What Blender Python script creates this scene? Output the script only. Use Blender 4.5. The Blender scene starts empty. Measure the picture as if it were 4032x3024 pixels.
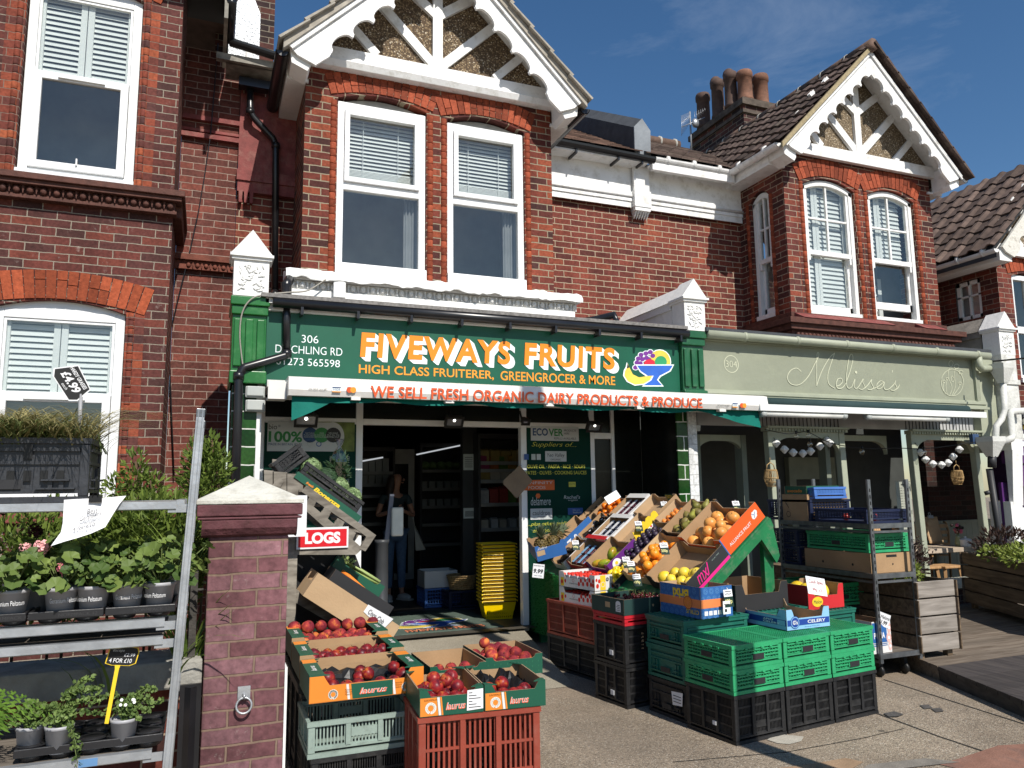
import bpy,bmesh,math,random
from mathutils import Vector as V,Matrix
from mathutils.geometry import tessellate_polygon
random.seed(7)
RAD=math.radians
scene=bpy.context.scene
COL=scene.collection
# ---------------------------------------------------------------- camera, sky, sun, exposure
CR=V((0.92780,-0.37300,-0.00450));F=3000.0
def _axes(p,yaw,roll):
 cp,sp,cy,sy,cr,sr=math.cos(p),math.sin(p),math.cos(yaw),math.sin(yaw),math.cos(roll),math.sin(roll)
 f=V((sy*cp,cy*cp,sp));r0=V((cy,-sy,0));u0=r0.cross(f)
 return cr*r0+sr*u0,-sr*r0+cr*u0,f
CR,CU,CF=_axes(RAD(7.8045),RAD(21.9008),RAD(-0.7003))
cam=bpy.data.objects.new('camera',bpy.data.cameras.new('camera'))
COL.objects.link(cam)
cam.data.sensor_width=36.0
cam.data.lens=36.0*F/4032.0
cam.data.clip_start=0.05;cam.data.clip_end=2000
mw=Matrix.Identity(4)
for i in range(3):
 mw[i][0]=CR[i];mw[i][1]=CU[i];mw[i][2]=-CF[i]
cam.matrix_world=mw
scene.camera=cam
SUN_EL,SUN_AZ=RAD(44.5),RAD(9)
world=bpy.data.worlds.new("World");scene.world=world;world.use_nodes=True
nt=world.node_tree;nt.nodes.clear()
wo=nt.nodes.new('ShaderNodeOutputWorld');bg=nt.nodes.new('ShaderNodeBackground')
sky=nt.nodes.new('ShaderNodeTexSky');sky.sky_type='NISHITA';sky.sun_disc=False
sky.sun_elevation=SUN_EL;sky.sun_rotation=math.pi-SUN_AZ
sky.air_density=1.0;sky.dust_density=0.35;sky.ozone_density=2.2;sky.altitude=100
tc=nt.nodes.new('ShaderNodeTexCoord');mp=nt.nodes.new('ShaderNodeMapping')
mp.inputs['Scale'].default_value=(1.6,2.4,6.5);mp.inputs['Rotation'].default_value=(0.1,0.35,0.3)
nz=nt.nodes.new('ShaderNodeTexNoise');nz.inputs['Scale'].default_value=1.5;nz.inputs['Detail'].default_value=9;nz.inputs['Roughness'].default_value=0.62
nz.inputs['Distortion'].default_value=0.5
rp=nt.nodes.new('ShaderNodeValToRGB');rp.color_ramp.elements[0].position=0.55;rp.color_ramp.elements[0].color=(0,0,0,1)
rp.color_ramp.elements[1].position=0.95;rp.color_ramp.elements[1].color=(.36,.36,.36,1)
mxs=nt.nodes.new('ShaderNodeMix');mxs.data_type='RGBA'
hs=nt.nodes.new('ShaderNodeHueSaturation');hs.inputs['Saturation'].default_value=1.22;hs.inputs['Value'].default_value=1.0
nt.links.new(tc.outputs['Generated'],mp.inputs['Vector']);nt.links.new(mp.outputs['Vector'],nz.inputs['Vector'])
nt.links.new(nz.outputs['Fac'],rp.inputs['Fac']);nt.links.new(rp.outputs['Color'],mxs.inputs['Factor'])
nt.links.new(sky.outputs['Color'],hs.inputs['Color']);nt.links.new(hs.outputs['Color'],mxs.inputs[6])
mxs.inputs[7].default_value=(6.5,7.2,8.2,1)
nt.links.new(mxs.outputs[2],bg.inputs['Color']);bg.inputs['Strength'].default_value=0.092
nt.links.new(bg.outputs['Background'],wo.inputs['Surface'])
sl=bpy.data.lights.new('sun','SUN');sl.energy=4.8;sl.angle=RAD(0.5);sl.color=(1.0,0.95,0.87)
so=bpy.data.objects.new('sun',sl);COL.objects.link(so)
sd=V((-math.sin(SUN_AZ)*math.cos(SUN_EL),math.cos(SUN_AZ)*math.cos(SUN_EL),-math.sin(SUN_EL)))
so.rotation_euler=sd.to_track_quat('-Z','Y').to_euler();so.location=(4,-8,14)
scene.view_settings.view_transform='Standard';scene.view_settings.look='None'
scene.view_settings.exposure=0.22;scene.view_settings.gamma=1.0
scene.render.engine='CYCLES'
scene.cycles.use_denoising=True
scene.cycles.max_bounces=8;scene.cycles.transparent_max_bounces=12
scene.cycles.sample_clamp_indirect=6
# survey: a point of the photograph (full size pixels) on the upright plane at depth Y
def W(x,y,Y):
 d=(x-2016)/F*CR-(y-1512)/F*CU+CF
 return d*(Y/d.y)
def WG(x,y,Z):
 d=(x-2016)/F*CR-(y-1512)/F*CU+CF
 return d*(Z/d.z)
YB,YW,YS,YG,GZ=7.45,8.35,7.0,7.75,-1.62
# ---------------------------------------------------------------- mesh helper
_tcache={}
def text_geo(s,bold,shear,sp=1.0):
 k=(s,bold,shear,sp)
 if k in _tcache:return _tcache[k]
 cu=bpy.data.curves.new('t','FONT');cu.body=s;cu.size=1;cu.offset=bold;cu.shear=shear;cu.space_character=sp;cu.resolution_u=4
 ob=bpy.data.objects.new('t',cu);COL.objects.link(ob)
 dg=bpy.context.evaluated_depsgraph_get();ev=ob.evaluated_get(dg);me=ev.to_mesh()
 vs=[(v.co.x,v.co.y)for v in me.vertices];fs=[tuple(p.vertices)for p in me.polygons]
 ev.to_mesh_clear();bpy.data.objects.remove(ob);bpy.data.curves.remove(cu)
 if not vs:vs=[(0,0),(1,0),(0,1)]
 x0=min(v[0]for v in vs);x1=max(v[0]for v in vs);y0=min(v[1]for v in vs);y1=max(v[1]for v in vs)
 vs=[((a-x0)/(x1-x0 or 1),(b-y0)/(y1-y0 or 1))for a,b in vs]
 _tcache[k]=(vs,fs,(x1-x0)/(y1-y0 or 1));return _tcache[k]
class MB:
 def __init__(s):s.v=[];s.f=[];s.m=[];s.sm=[];s.T=None
 def add(s,vs,fs,mi=0,smooth=False):
  b=len(s.v)
  for v in vs:
   v=V(v)
   s.v.append(s.T@v if s.T is not None else v)
  for i,f in enumerate(fs):
   s.f.append([b+k for k in f]);s.m.append(mi[i]if isinstance(mi,(list,tuple))else mi);s.sm.append(smooth)
  return s
 def box(s,x0,x1,y0,y1,z0,z1,mi=0,M=None):
  if x1<x0:x0,x1=x1,x0
  if y1<y0:y0,y1=y1,y0
  if z1<z0:z0,z1=z1,z0
  vs=[V(p)for p in((x0,y0,z0),(x1,y0,z0),(x1,y1,z0),(x0,y1,z0),(x0,y0,z1),(x1,y0,z1),(x1,y1,z1),(x0,y1,z1))]
  if M is not None:vs=[M@v for v in vs]
  return s.add(vs,[(0,3,2,1),(4,5,6,7),(0,1,5,4),(1,2,6,5),(2,3,7,6),(3,0,4,7)],mi)
 def beam(s,a,b,w,h,mi=0,up=(0,0,1)):
  a,b=V(a),V(b);d=(b-a);L=d.length;d.normalize()
  sx=d.cross(V(up))
  if sx.length<1e-4:sx=d.cross(V((0,1,0)))
  sx.normalize();uz=sx.cross(d)
  vs=[]
  for p in(a,b):
   for i,j in((-1,-1),(1,-1),(1,1),(-1,1)):vs.append(p+sx*(i*w/2)+uz*(j*h/2))
  return s.add(vs,[(3,2,1,0),(4,5,6,7),(0,1,5,4),(1,2,6,5),(2,3,7,6),(3,0,4,7)],mi)
 def ext(s,pts,vec,m0=0,m1=None,ms=None):
  pts=[V(p)for p in pts];vec=V(vec);n=len(pts)
  m1=m0 if m1 is None else m1;ms=m0 if ms is None else ms
  return s.add(pts+[p+vec for p in pts],[tuple(range(n)),tuple(range(2*n-1,n-1,-1))]+[(i,(i+1)%n,n+(i+1)%n,n+i)for i in range(n)],[m0,m1]+[ms]*n)
 def py(s,xz,y0,y1,m0=0,m1=None,ms=None):return s.ext([(x,y0,z)for x,z in xz],(0,y1-y0,0),m0,m1,ms)
 def px(s,yz,x0,x1,m0=0,m1=None,ms=None):return s.ext([(x0,y,z)for y,z in yz],(x1-x0,0,0),m0,m1,ms)
 def pz(s,xy,z0,z1,m0=0,m1=None,ms=None):return s.ext([(x,y,z0)for x,y in xy],(0,0,z1-z0),m0,m1,ms)
 def quad(s,a,b,c,d,mi=0):return s.add([a,b,c,d],[(0,1,2,3)],mi)
 def tube(s,path,r,n=8,mi=0,closed=False,smooth=True,cap=True):
  P=[V(p)for p in path];m=len(P);vs=[];fs=[]
  rr=r if isinstance(r,(list,tuple))else[r]*m
  nrm=None
  for i in range(m):
   if closed:t=P[(i+1)%m]-P[i-1]
   else:t=P[min(i+1,m-1)]-P[max(i-1,0)]
   t.normalize()
   if nrm is None:
    nrm=t.cross(V((0,0,1)))
    if nrm.length<0.05:nrm=t.cross(V((1,0,0)))
   nrm=nrm-t*nrm.dot(t);nrm.normalize();bn=t.cross(nrm)
   for k in range(n):
    a=2*math.pi*k/n;vs.append(P[i]+(nrm*math.cos(a)+bn*math.sin(a))*rr[i])
  for i in range(m if closed else m-1):
   j=(i+1)%m
   for k in range(n):fs.append((i*n+k,i*n+(k+1)%n,j*n+(k+1)%n,j*n+k))
  if cap and not closed:fs.append(tuple(range(n-1,-1,-1)));fs.append(tuple(range((m-1)*n,m*n)))
  return s.add(vs,fs,mi,smooth)
 def lathe(s,prof,c=(0,0,0),n=16,mi=0,M=None,smooth=True):
  c=V(c);vs=[];fs=[]
  for r,z in prof:
   for k in range(n):
    a=2*math.pi*k/n;p=V((r*math.cos(a),r*math.sin(a),z))
    vs.append((M@p if M is not None else p)+c)
  m=len(prof)
  for i in range(m-1):
   for k in range(n):fs.append((i*n+k,i*n+(k+1)%n,(i+1)*n+(k+1)%n,(i+1)*n+k))
  fs.append(tuple(range(n-1,-1,-1)));fs.append(tuple(range((m-1)*n,m*n)))
  return s.add(vs,fs,mi,smooth)
 def ell(s,c,rx,ry=None,rz=None,n=10,m=6,mi=0,M=None,smooth=True):
  ry=rx if ry is None else ry;rz=rx if rz is None else rz
  c=V(c);vs=[V((0,0,-rz))];fs=[]
  for i in range(1,m):
   t=math.pi*i/m-math.pi/2
   for k in range(n):
    a=2*math.pi*k/n;vs.append(V((rx*math.cos(t)*math.cos(a),ry*math.cos(t)*math.sin(a),rz*math.sin(t))))
  vs.append(V((0,0,rz)));L=len(vs)-1
  for k in range(n):fs.append((0,1+(k+1)%n,1+k));fs.append((L,L-n+k,L-n+(k+1)%n))
  for i in range(m-2):
   for k in range(n):fs.append((1+i*n+k,1+i*n+(k+1)%n,1+(i+1)*n+(k+1)%n,1+(i+1)*n+k))
  if M is not None:vs=[M@v for v in vs]
  return s.add([v+c for v in vs],fs,mi,smooth)
 def wall(s,outer,holes,y,rev=0.0,mi=0,mr=None):
  polys=[[V((a,b,0))for a,b in p]for p in[outer]+holes]
  flat=[q for p in polys for q in p]
  s.add([(q.x,y,q.y)for q in flat],[tuple(t)for t in tessellate_polygon(polys)],mi)
  if rev:
   for h in holes:
    n=len(h);vs=[(a,y,b)for a,b in h]+[(a,y+rev,b)for a,b in h]
    s.add(vs,[(i,(i+1)%n,n+(i+1)%n,n+i)for i in range(n)],mi if mr is None else mr)
  return s
 def text(s,t,O,U,Vv,mi=0,bold=0.0,shear=0.0,sp=1.0):
  vs,fs,_=text_geo(t,bold,shear,sp);O,U,Vv=V(O),V(U),V(Vv)
  return s.add([O+U*a+Vv*b for a,b in vs],fs,mi)
 def textm(s,t,C,Ud,Vd,h,mi=0,bold=0.0,shear=0.0,maxw=None):
  asp=text_geo(t,bold,shear)[2];w=asp*h
  if maxw and w>maxw:w=maxw
  C,Ud,Vd=V(C),V(Ud),V(Vd)
  return s.text(t,C-Ud*(w/2)-Vd*(h/2),Ud*w,Vd*h,mi,bold,shear)
 def disc(s,C,Ud,Vd,r,mi=0,n=20,r2=None):
  C,Ud,Vd=V(C),V(Ud),V(Vd);r2=r if r2 is None else r2
  return s.add([C+Ud*(r*math.cos(2*math.pi*k/n))+Vd*(r2*math.sin(2*math.pi*k/n))for k in range(n)],[tuple(range(n))],mi)
 def ring(s,C,Ud,Vd,r,w,mi=0,n=24):
  C,Ud,Vd=V(C),V(Ud),V(Vd);vs=[]
  for k in range(n):
   a=2*math.pi*k/n
   for q in(r-w/2,r+w/2):vs.append(C+Ud*(q*math.cos(a))+Vd*(q*math.sin(a)))
  return s.add(vs,[(2*k,2*k+1,(2*k+3)%(2*n),(2*k+2)%(2*n))for k in range(n)],mi)
 def mesh(s,name,mats):
  me=bpy.data.meshes.new(name);me.from_pydata([tuple(v)for v in s.v],[],s.f)
  for m in(mats if isinstance(mats,(list,tuple))else[mats]):me.materials.append(m)
  me.polygons.foreach_set('material_index',s.m);me.polygons.foreach_set('use_smooth',s.sm);me.update()
  return me
 def build(s,name,mats,parent=None,loc=None,bevel=0,rot=None):
  o=bpy.data.objects.new(name,s.mesh(name,mats));COL.objects.link(o)
  if parent is not None:
   o.parent=parent
   if loc is None:
    q=parent;off=V((0,0,0))
    while q:off=off+q.location;q=q.parent
    o.location=-off
  if loc is not None:o.location=loc
  if rot is not None:o.rotation_euler=rot
  if bevel:
   b=o.modifiers.new('bevel','BEVEL');b.width=bevel;b.segments=2;b.limit_method='ANGLE';b.angle_limit=RAD(40)
  return o
def tag(o,label,cat,group=None,kind=None):
 if label:o['label']=label
 if cat:o['category']=cat
 if group:o['group']=group
 if kind:o['kind']=kind
 return o
def thing(name,label,cat,loc=(0,0,0),rz=0.0,group=None,rot=None):
 o=bpy.data.objects.new(name,None);COL.objects.link(o);o.location=loc
 o.rotation_euler=rot if rot else(0,0,rz);o.empty_display_size=0.1
 return tag(o,label,cat,group)
def structure(o):o['kind']='structure';return o
def dup(root,label,loc=None,rot=None,group=None,scale=None):
 c=root.copy();COL.objects.link(c);c['label']=label
 if loc is not None:c.location=loc
 if rot is not None:c.rotation_euler=rot
 if scale is not None:c.scale=scale
 if group:c['group']=group
 for ch in[x for x in root.children]:
  d=ch.copy();COL.objects.link(d);d.parent=c
  for g in[x for x in ch.children]:
   e=g.copy();COL.objects.link(e);e.parent=d
 return c
 # ---------------------------------------------------------------- materials
def _n(nt,t,**k):
 n=nt.nodes.new('ShaderNode'+t)
 for a,b in k.items():setattr(n,a,b)
 return n
def _base(name):
 m=bpy.data.materials.new(name);m.use_nodes=True
 return m,m.node_tree,m.node_tree.nodes['Principled BSDF']
def mat(name,col,rough=0.6,var=0.12,scale=6.0,bump=0.0,bscale=None,spec=0.35,metal=0.0,island=0.0,stain=None,stain_amt=0.0,stain_scale=2.0,coat=0.0,sss=0.0):
 m,nt,p=_base(name)
 p.inputs['Roughness'].default_value=rough;p.inputs['Metallic'].default_value=metal
 p.inputs['Specular IOR Level'].default_value=spec
 if coat:p.inputs['Coat Weight'].default_value=coat;p.inputs['Coat Roughness'].default_value=0.15
 if sss:p.inputs['Subsurface Weight'].default_value=sss;p.inputs['Subsurface Radius'].default_value=(.02,.01,.005);p.inputs['Subsurface Scale'].default_value=0.3
 tc=_n(nt,'TexCoord');nz=_n(nt,'TexNoise');nz.inputs['Scale'].default_value=scale;nz.inputs['Detail'].default_value=6
 nt.links.new(tc.outputs['Object'],nz.inputs['Vector'])
 rp=_n(nt,'ValToRGB');e=rp.color_ramp.elements
 e[0].position=0.3;e[1].position=0.7
 e[0].color=tuple(max(0,c*(1-var))for c in col)+(1,);e[1].color=tuple(min(1,c*(1+var))for c in col)+(1,)
 nt.links.new(nz.outputs['Fac'],rp.inputs['Fac']);out=rp.outputs['Color']
 if stain_amt:
  n2=_n(nt,'TexNoise');n2.inputs['Scale'].default_value=stain_scale;n2.inputs['Detail'].default_value=8;n2.inputs['Roughness'].default_value=0.7
  nt.links.new(tc.outputs['Object'],n2.inputs['Vector'])
  r2=_n(nt,'ValToRGB');r2.color_ramp.elements[0].position=0.5;r2.color_ramp.elements[1].position=0.68
  r2.color_ramp.elements[1].color=(stain_amt,)*3+(1,)
  nt.links.new(n2.outputs['Fac'],r2.inputs['Fac'])
  mx=_n(nt,'Mix',data_type='RGBA');nt.links.new(r2.outputs['Color'],mx.inputs['Factor']);nt.links.new(out,mx.inputs[6])
  mx.inputs[7].default_value=tuple(stain)+(1,);out=mx.outputs[2]
 if island:
  g=_n(nt,'NewGeometry');mr=_n(nt,'MapRange');mr.inputs['To Min'].default_value=1-island;mr.inputs['To Max'].default_value=1+island
  nt.links.new(g.outputs['Random Per Island'],mr.inputs['Value'])
  hs=_n(nt,'HueSaturation');nt.links.new(mr.outputs['Result'],hs.inputs['Value']);nt.links.new(out,hs.inputs['Color']);out=hs.outputs['Color']
 nt.links.new(out,p.inputs['Base Color'])
 if bump:
  b=_n(nt,'Bump');b.inputs['Strength'].default_value=bump;b.inputs['Distance'].default_value=0.01
  n3=_n(nt,'TexNoise');n3.inputs['Scale'].default_value=bscale or scale*6;n3.inputs['Detail'].default_value=5
  nt.links.new(tc.outputs['Object'],n3.inputs['Vector']);nt.links.new(n3.outputs['Fac'],b.inputs['Height']);nt.links.new(b.outputs['Normal'],p.inputs['Normal'])
 return m
def brick(name,cols,mortar,msize=0.011,bw=0.226,bh=0.076,painted=0.0,pcol=(.2,.05,.05),stain=0.0,off=0.0,bump=0.7):
 """cols: list of (position, colour) for the brick-to-brick mix."""
 m,nt,p=_base(name);p.inputs['Roughness'].default_value=0.82;p.inputs['Specular IOR Level'].default_value=0.2
 g=_n(nt,'NewGeometry');sp=_n(nt,'SeparateXYZ');nt.links.new(g.outputs['Position'],sp.inputs[0])
 sn=_n(nt,'SeparateXYZ');nt.links.new(g.outputs['True Normal'],sn.inputs[0])
 ab=_n(nt,'Math',operation='ABSOLUTE');nt.links.new(sn.outputs['X'],ab.inputs[0])
 gt=_n(nt,'Math',operation='GREATER_THAN');gt.inputs[1].default_value=0.7;nt.links.new(ab.outputs[0],gt.inputs[0])
 mf=_n(nt,'Mix',data_type='FLOAT');nt.links.new(gt.outputs[0],mf.inputs[0]);nt.links.new(sp.outputs['X'],mf.inputs[2]);nt.links.new(sp.outputs['Y'],mf.inputs[3])
 cb=_n(nt,'CombineXYZ');nt.links.new(mf.outputs[0],cb.inputs['X']);nt.links.new(sp.outputs['Z'],cb.inputs['Y'])
 nzw=_n(nt,'TexNoise');nzw.inputs['Scale'].default_value=9;nt.links.new(g.outputs['Position'],nzw.inputs['Vector'])
 va=_n(nt,'VectorMath',operation='SCALE');va.inputs['Scale'].default_value=0.014
 vs=_n(nt,'VectorMath',operation='SUBTRACT');vs.inputs[1].default_value=(.5,.5,.5);nt.links.new(nzw.outputs['Color'],vs.inputs[0]);nt.links.new(vs.outputs[0],va.inputs[0])
 ad=_n(nt,'VectorMath',operation='ADD');nt.links.new(cb.outputs[0],ad.inputs[0]);nt.links.new(va.outputs[0],ad.inputs[1])
 ad2=_n(nt,'VectorMath',operation='ADD');ad2.inputs[1].default_value=(10+off,10,0);nt.links.new(ad.outputs[0],ad2.inputs[0])
 bt=_n(nt,'TexBrick');bt.inputs['Scale'].default_value=1.0;bt.inputs['Brick Width'].default_value=bw;bt.inputs['Row Height'].default_value=bh
 bt.inputs['Mortar Size'].default_value=msize/2;bt.inputs['Mortar Smooth'].default_value=0.25;bt.inputs['Bias'].default_value=0.0
 bt.inputs['Color1'].default_value=(0,0,0,1);bt.inputs['Color2'].default_value=(1,1,1,1);bt.inputs['Mortar'].default_value=(.5,.5,.5,1)
 nt.links.new(ad2.outputs[0],bt.inputs['Vector'])
 rp=_n(nt,'ValToRGB');e=rp.color_ramp.elements;rp.color_ramp.interpolation='CONSTANT' if False else 'LINEAR'
 while len(e)<len(cols):e.new(0.5)
 for i,(q,c)in enumerate(cols):e[i].position=q;e[i].color=tuple(c)+(1,)
 nt.links.new(bt.outputs['Color'],rp.inputs['Fac'])
 nz=_n(nt,'TexNoise');nz.inputs['Scale'].default_value=38;nz.inputs['Detail'].default_value=5;nt.links.new(g.outputs['Position'],nz.inputs['Vector'])
 mr=_n(nt,'MapRange');mr.inputs['From Min'].default_value=0.3;mr.inputs['From Max'].default_value=0.7;mr.inputs['To Min'].default_value=0.72;mr.inputs['To Max'].default_value=1.22;nt.links.new(nz.outputs['Fac'],mr.inputs['Value'])
 hs=_n(nt,'HueSaturation');nt.links.new(rp.outputs['Color'],hs.inputs['Color']);nt.links.new(mr.outputs[0],hs.inputs['Value'])
 nb=_n(nt,'TexNoise');nb.inputs['Scale'].default_value=1.7;nb.inputs['Detail'].default_value=7;nb.inputs['Roughness'].default_value=.62
 mpb=_n(nt,'Mapping');mpb.inputs['Scale'].default_value=(1.7,1.7,.55);nt.links.new(g.outputs['Position'],mpb.inputs['Vector']);nt.links.new(mpb.outputs[0],nb.inputs['Vector'])
 mb_=_n(nt,'MapRange');mb_.inputs['From Min'].default_value=0.35;mb_.inputs['From Max'].default_value=0.65;mb_.inputs['To Min'].default_value=0.62;mb_.inputs['To Max'].default_value=1.14;nt.links.new(nb.outputs['Fac'],mb_.inputs['Value'])
 h2=_n(nt,'HueSaturation');nt.links.new(hs.outputs['Color'],h2.inputs['Color']);nt.links.new(mb_.outputs[0],h2.inputs['Value'])
 mcol=_n(nt,'Mix',data_type='RGBA');nt.links.new(nz.outputs['Fac'],mcol.inputs['Factor']);mcol.inputs[6].default_value=tuple(c*0.65 for c in mortar)+(1,);mcol.inputs[7].default_value=tuple(min(1,c*1.3)for c in mortar)+(1,)
 mx=_n(nt,'Mix',data_type='RGBA');nt.links.new(bt.outputs['Fac'],mx.inputs['Factor']);nt.links.new(h2.outputs['Color'],mx.inputs[6]);nt.links.new(mcol.outputs[2],mx.inputs[7])
 out=mx.outputs[2]
 if stain:
  ns=_n(nt,'TexNoise');ns.inputs['Scale'].default_value=14;ns.inputs['Detail'].default_value=9;ns.inputs['Roughness'].default_value=.75;nt.links.new(g.outputs['Position'],ns.inputs['Vector'])
  rs=_n(nt,'ValToRGB');rs.color_ramp.elements[0].position=.6;rs.color_ramp.elements[1].position=.72;rs.color_ramp.elements[1].color=(stain,)*3+(1,)
  nt.links.new(ns.outputs['Fac'],rs.inputs['Fac']);m3=_n(nt,'Mix',data_type='RGBA');nt.links.new(rs.outputs['Color'],m3.inputs['Factor']);nt.links.new(out,m3.inputs[6]);m3.inputs[7].default_value=(.5,.45,.4,1);out=m3.outputs[2]
 hz=_n(nt,'HueSaturation');hz.inputs['Saturation'].default_value=.98;nt.links.new(out,hz.inputs['Color']);out=hz.outputs['Color']
 nt.links.new(out,p.inputs['Base Color'])
 inv=_n(nt,'Math',operation='SUBTRACT');inv.inputs[0].default_value=1.0;nt.links.new(bt.outputs['Fac'],inv.inputs[1])
 am=_n(nt,'Math',operation='MULTIPLY_ADD');am.inputs[1].default_value=0.25;nt.links.new(nz.outputs['Fac'],am.inputs[0]);nt.links.new(inv.outputs[0],am.inputs[2])
 b=_n(nt,'Bump');b.inputs['Strength'].default_value=bump;b.inputs['Distance'].default_value=0.008;nt.links.new(am.outputs[0],b.inputs['Height']);nt.links.new(b.outputs['Normal'],p.inputs['Normal'])
 return m
def speckle(name,base,cols,scale,rough=0.85,bump=0.5,big=None,bigscale=0.8,spots=False):
 """stones of several colours set in a matrix: pebbledash, exposed aggregate"""
 m,nt,p=_base(name);p.inputs['Roughness'].default_value=rough;p.inputs['Specular IOR Level'].default_value=.25
 g=_n(nt,'NewGeometry');vo=_n(nt,'TexVoronoi');vo.inputs['Scale'].default_value=scale;nt.links.new(g.outputs['Position'],vo.inputs['Vector'])
 sp=_n(nt,'SeparateColor');nt.links.new(vo.outputs['Color'],sp.inputs[0])
 rp=_n(nt,'ValToRGB');e=rp.color_ramp.elements;rp.color_ramp.interpolation='CONSTANT'
 while len(e)<len(cols):e.new(0.5)
 for i,(q,c)in enumerate(cols):e[i].position=q;e[i].color=tuple(c)+(1,)
 nt.links.new(sp.outputs[0],rp.inputs['Fac'])
 r2=_n(nt,'ValToRGB');r2.color_ramp.elements[0].position=.35/scale*0+0.42;r2.color_ramp.elements[1].position=0.62
 nt.links.new(vo.outputs['Distance'],r2.inputs['Fac'])
 mx=_n(nt,'Mix',data_type='RGBA');nt.links.new(r2.outputs['Color'],mx.inputs['Factor']);nt.links.new(rp.outputs['Color'],mx.inputs[6]);mx.inputs[7].default_value=tuple(base)+(1,)
 nb=_n(nt,'TexNoise');nb.inputs['Scale'].default_value=bigscale;nb.inputs['Detail'].default_value=7;nb.inputs['Roughness'].default_value=.65;nt.links.new(g.outputs['Position'],nb.inputs['Vector'])
 mr=_n(nt,'MapRange');mr.inputs['From Min'].default_value=.3;mr.inputs['From Max'].default_value=.7;mr.inputs['To Min'].default_value=.72;mr.inputs['To Max'].default_value=1.2;nt.links.new(nb.outputs['Fac'],mr.inputs['Value'])
 hs=_n(nt,'HueSaturation');nt.links.new(mx.outputs[2],hs.inputs['Color']);nt.links.new(mr.outputs[0],hs.inputs['Value'])
 out=hs.outputs['Color']
 if big:
  n2=_n(nt,'TexNoise');n2.inputs['Scale'].default_value=0.9;n2.inputs['Detail'].default_value=4;nt.links.new(g.outputs['Position'],n2.inputs['Vector'])
  r3=_n(nt,'ValToRGB');r3.color_ramp.elements[0].position=.5;r3.color_ramp.elements[1].position=.62;r3.color_ramp.elements[1].color=(.5,.5,.5,1);nt.links.new(n2.outputs['Fac'],r3.inputs['Fac'])
  m2=_n(nt,'Mix',data_type='RGBA');nt.links.new(r3.outputs['Color'],m2.inputs['Factor']);nt.links.new(out,m2.inputs[6]);m2.inputs[7].default_value=tuple(big)+(1,);out=m2.outputs[2]
 if spots:
  for sc_,r0,r1,cc,am_ in((2.6,.05,.075,(.07,.06,.05),.8),(.7,.12,.5,(.12,.1,.08),.45)):
   vg=_n(nt,'TexVoronoi');vg.inputs['Scale'].default_value=sc_;ng=_n(nt,'TexNoise');ng.inputs['Scale'].default_value=5;ng.inputs['Detail'].default_value=6;nt.links.new(g.outputs['Position'],ng.inputs['Vector'])
   ag=_n(nt,'VectorMath',operation='MULTIPLY_ADD');ag.inputs[1].default_value=(.12/sc_*2,)*3;nt.links.new(ng.outputs['Color'],ag.inputs[0]);nt.links.new(g.outputs['Position'],ag.inputs[2]);nt.links.new(ag.outputs[0],vg.inputs['Vector'])
   rg=_n(nt,'ValToRGB');rg.color_ramp.elements[0].position=r0;rg.color_ramp.elements[1].position=r1;rg.color_ramp.elements[0].color=(am_,)*3+(1,);rg.color_ramp.elements[1].color=(0,0,0,1);nt.links.new(vg.outputs['Distance'],rg.inputs['Fac'])
   m5=_n(nt,'Mix',data_type='RGBA');nt.links.new(rg.outputs['Color'],m5.inputs['Factor']);nt.links.new(out,m5.inputs[6]);m5.inputs[7].default_value=cc+(1,);out=m5.outputs[2]
 nt.links.new(out,p.inputs['Base Color'])
 b=_n(nt,'Bump');b.inputs['Strength'].default_value=bump;b.inputs['Distance'].default_value=0.006;b.invert=True
 nt.links.new(vo.outputs['Distance'],b.inputs['Height']);nt.links.new(b.outputs['Normal'],p.inputs['Normal'])
 return m
def wood(name,a,b_,rough=0.75,scale=(1,14,14),rep=3.0,bump=0.25,island=0.0):
 m,nt,p=_base(name);p.inputs['Roughness'].default_value=rough;p.inputs['Specular IOR Level'].default_value=.25
 tc=_n(nt,'TexCoord');mp=_n(nt,'Mapping');mp.inputs['Scale'].default_value=scale;nt.links.new(tc.outputs['Object'],mp.inputs['Vector'])
 nz=_n(nt,'TexNoise');nz.inputs['Scale'].default_value=rep;nz.inputs['Detail'].default_value=8;nz.inputs['Distortion'].default_value=.8;nt.links.new(mp.outputs[0],nz.inputs['Vector'])
 rp=_n(nt,'ValToRGB');e=rp.color_ramp.elements;e[0].position=.32;e[1].position=.68;e[0].color=tuple(a)+(1,);e[1].color=tuple(b_)+(1,);nt.links.new(nz.outputs['Fac'],rp.inputs['Fac'])
 out=rp.outputs['Color']
 if island:
  g=_n(nt,'NewGeometry');mr=_n(nt,'MapRange');mr.inputs['To Min'].default_value=1-island;mr.inputs['To Max'].default_value=1+island;nt.links.new(g.outputs['Random Per Island'],mr.inputs['Value'])
  hs=_n(nt,'HueSaturation');nt.links.new(mr.outputs[0],hs.inputs['Value']);nt.links.new(out,hs.inputs['Color']);out=hs.outputs['Color']
 nt.links.new(out,p.inputs['Base Color'])
 b=_n(nt,'Bump');b.inputs['Strength'].default_value=bump;b.inputs['Distance'].default_value=.005;nt.links.new(nz.outputs['Fac'],b.inputs['Height']);nt.links.new(b.outputs['Normal'],p.inputs['Normal'])
 return m
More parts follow.
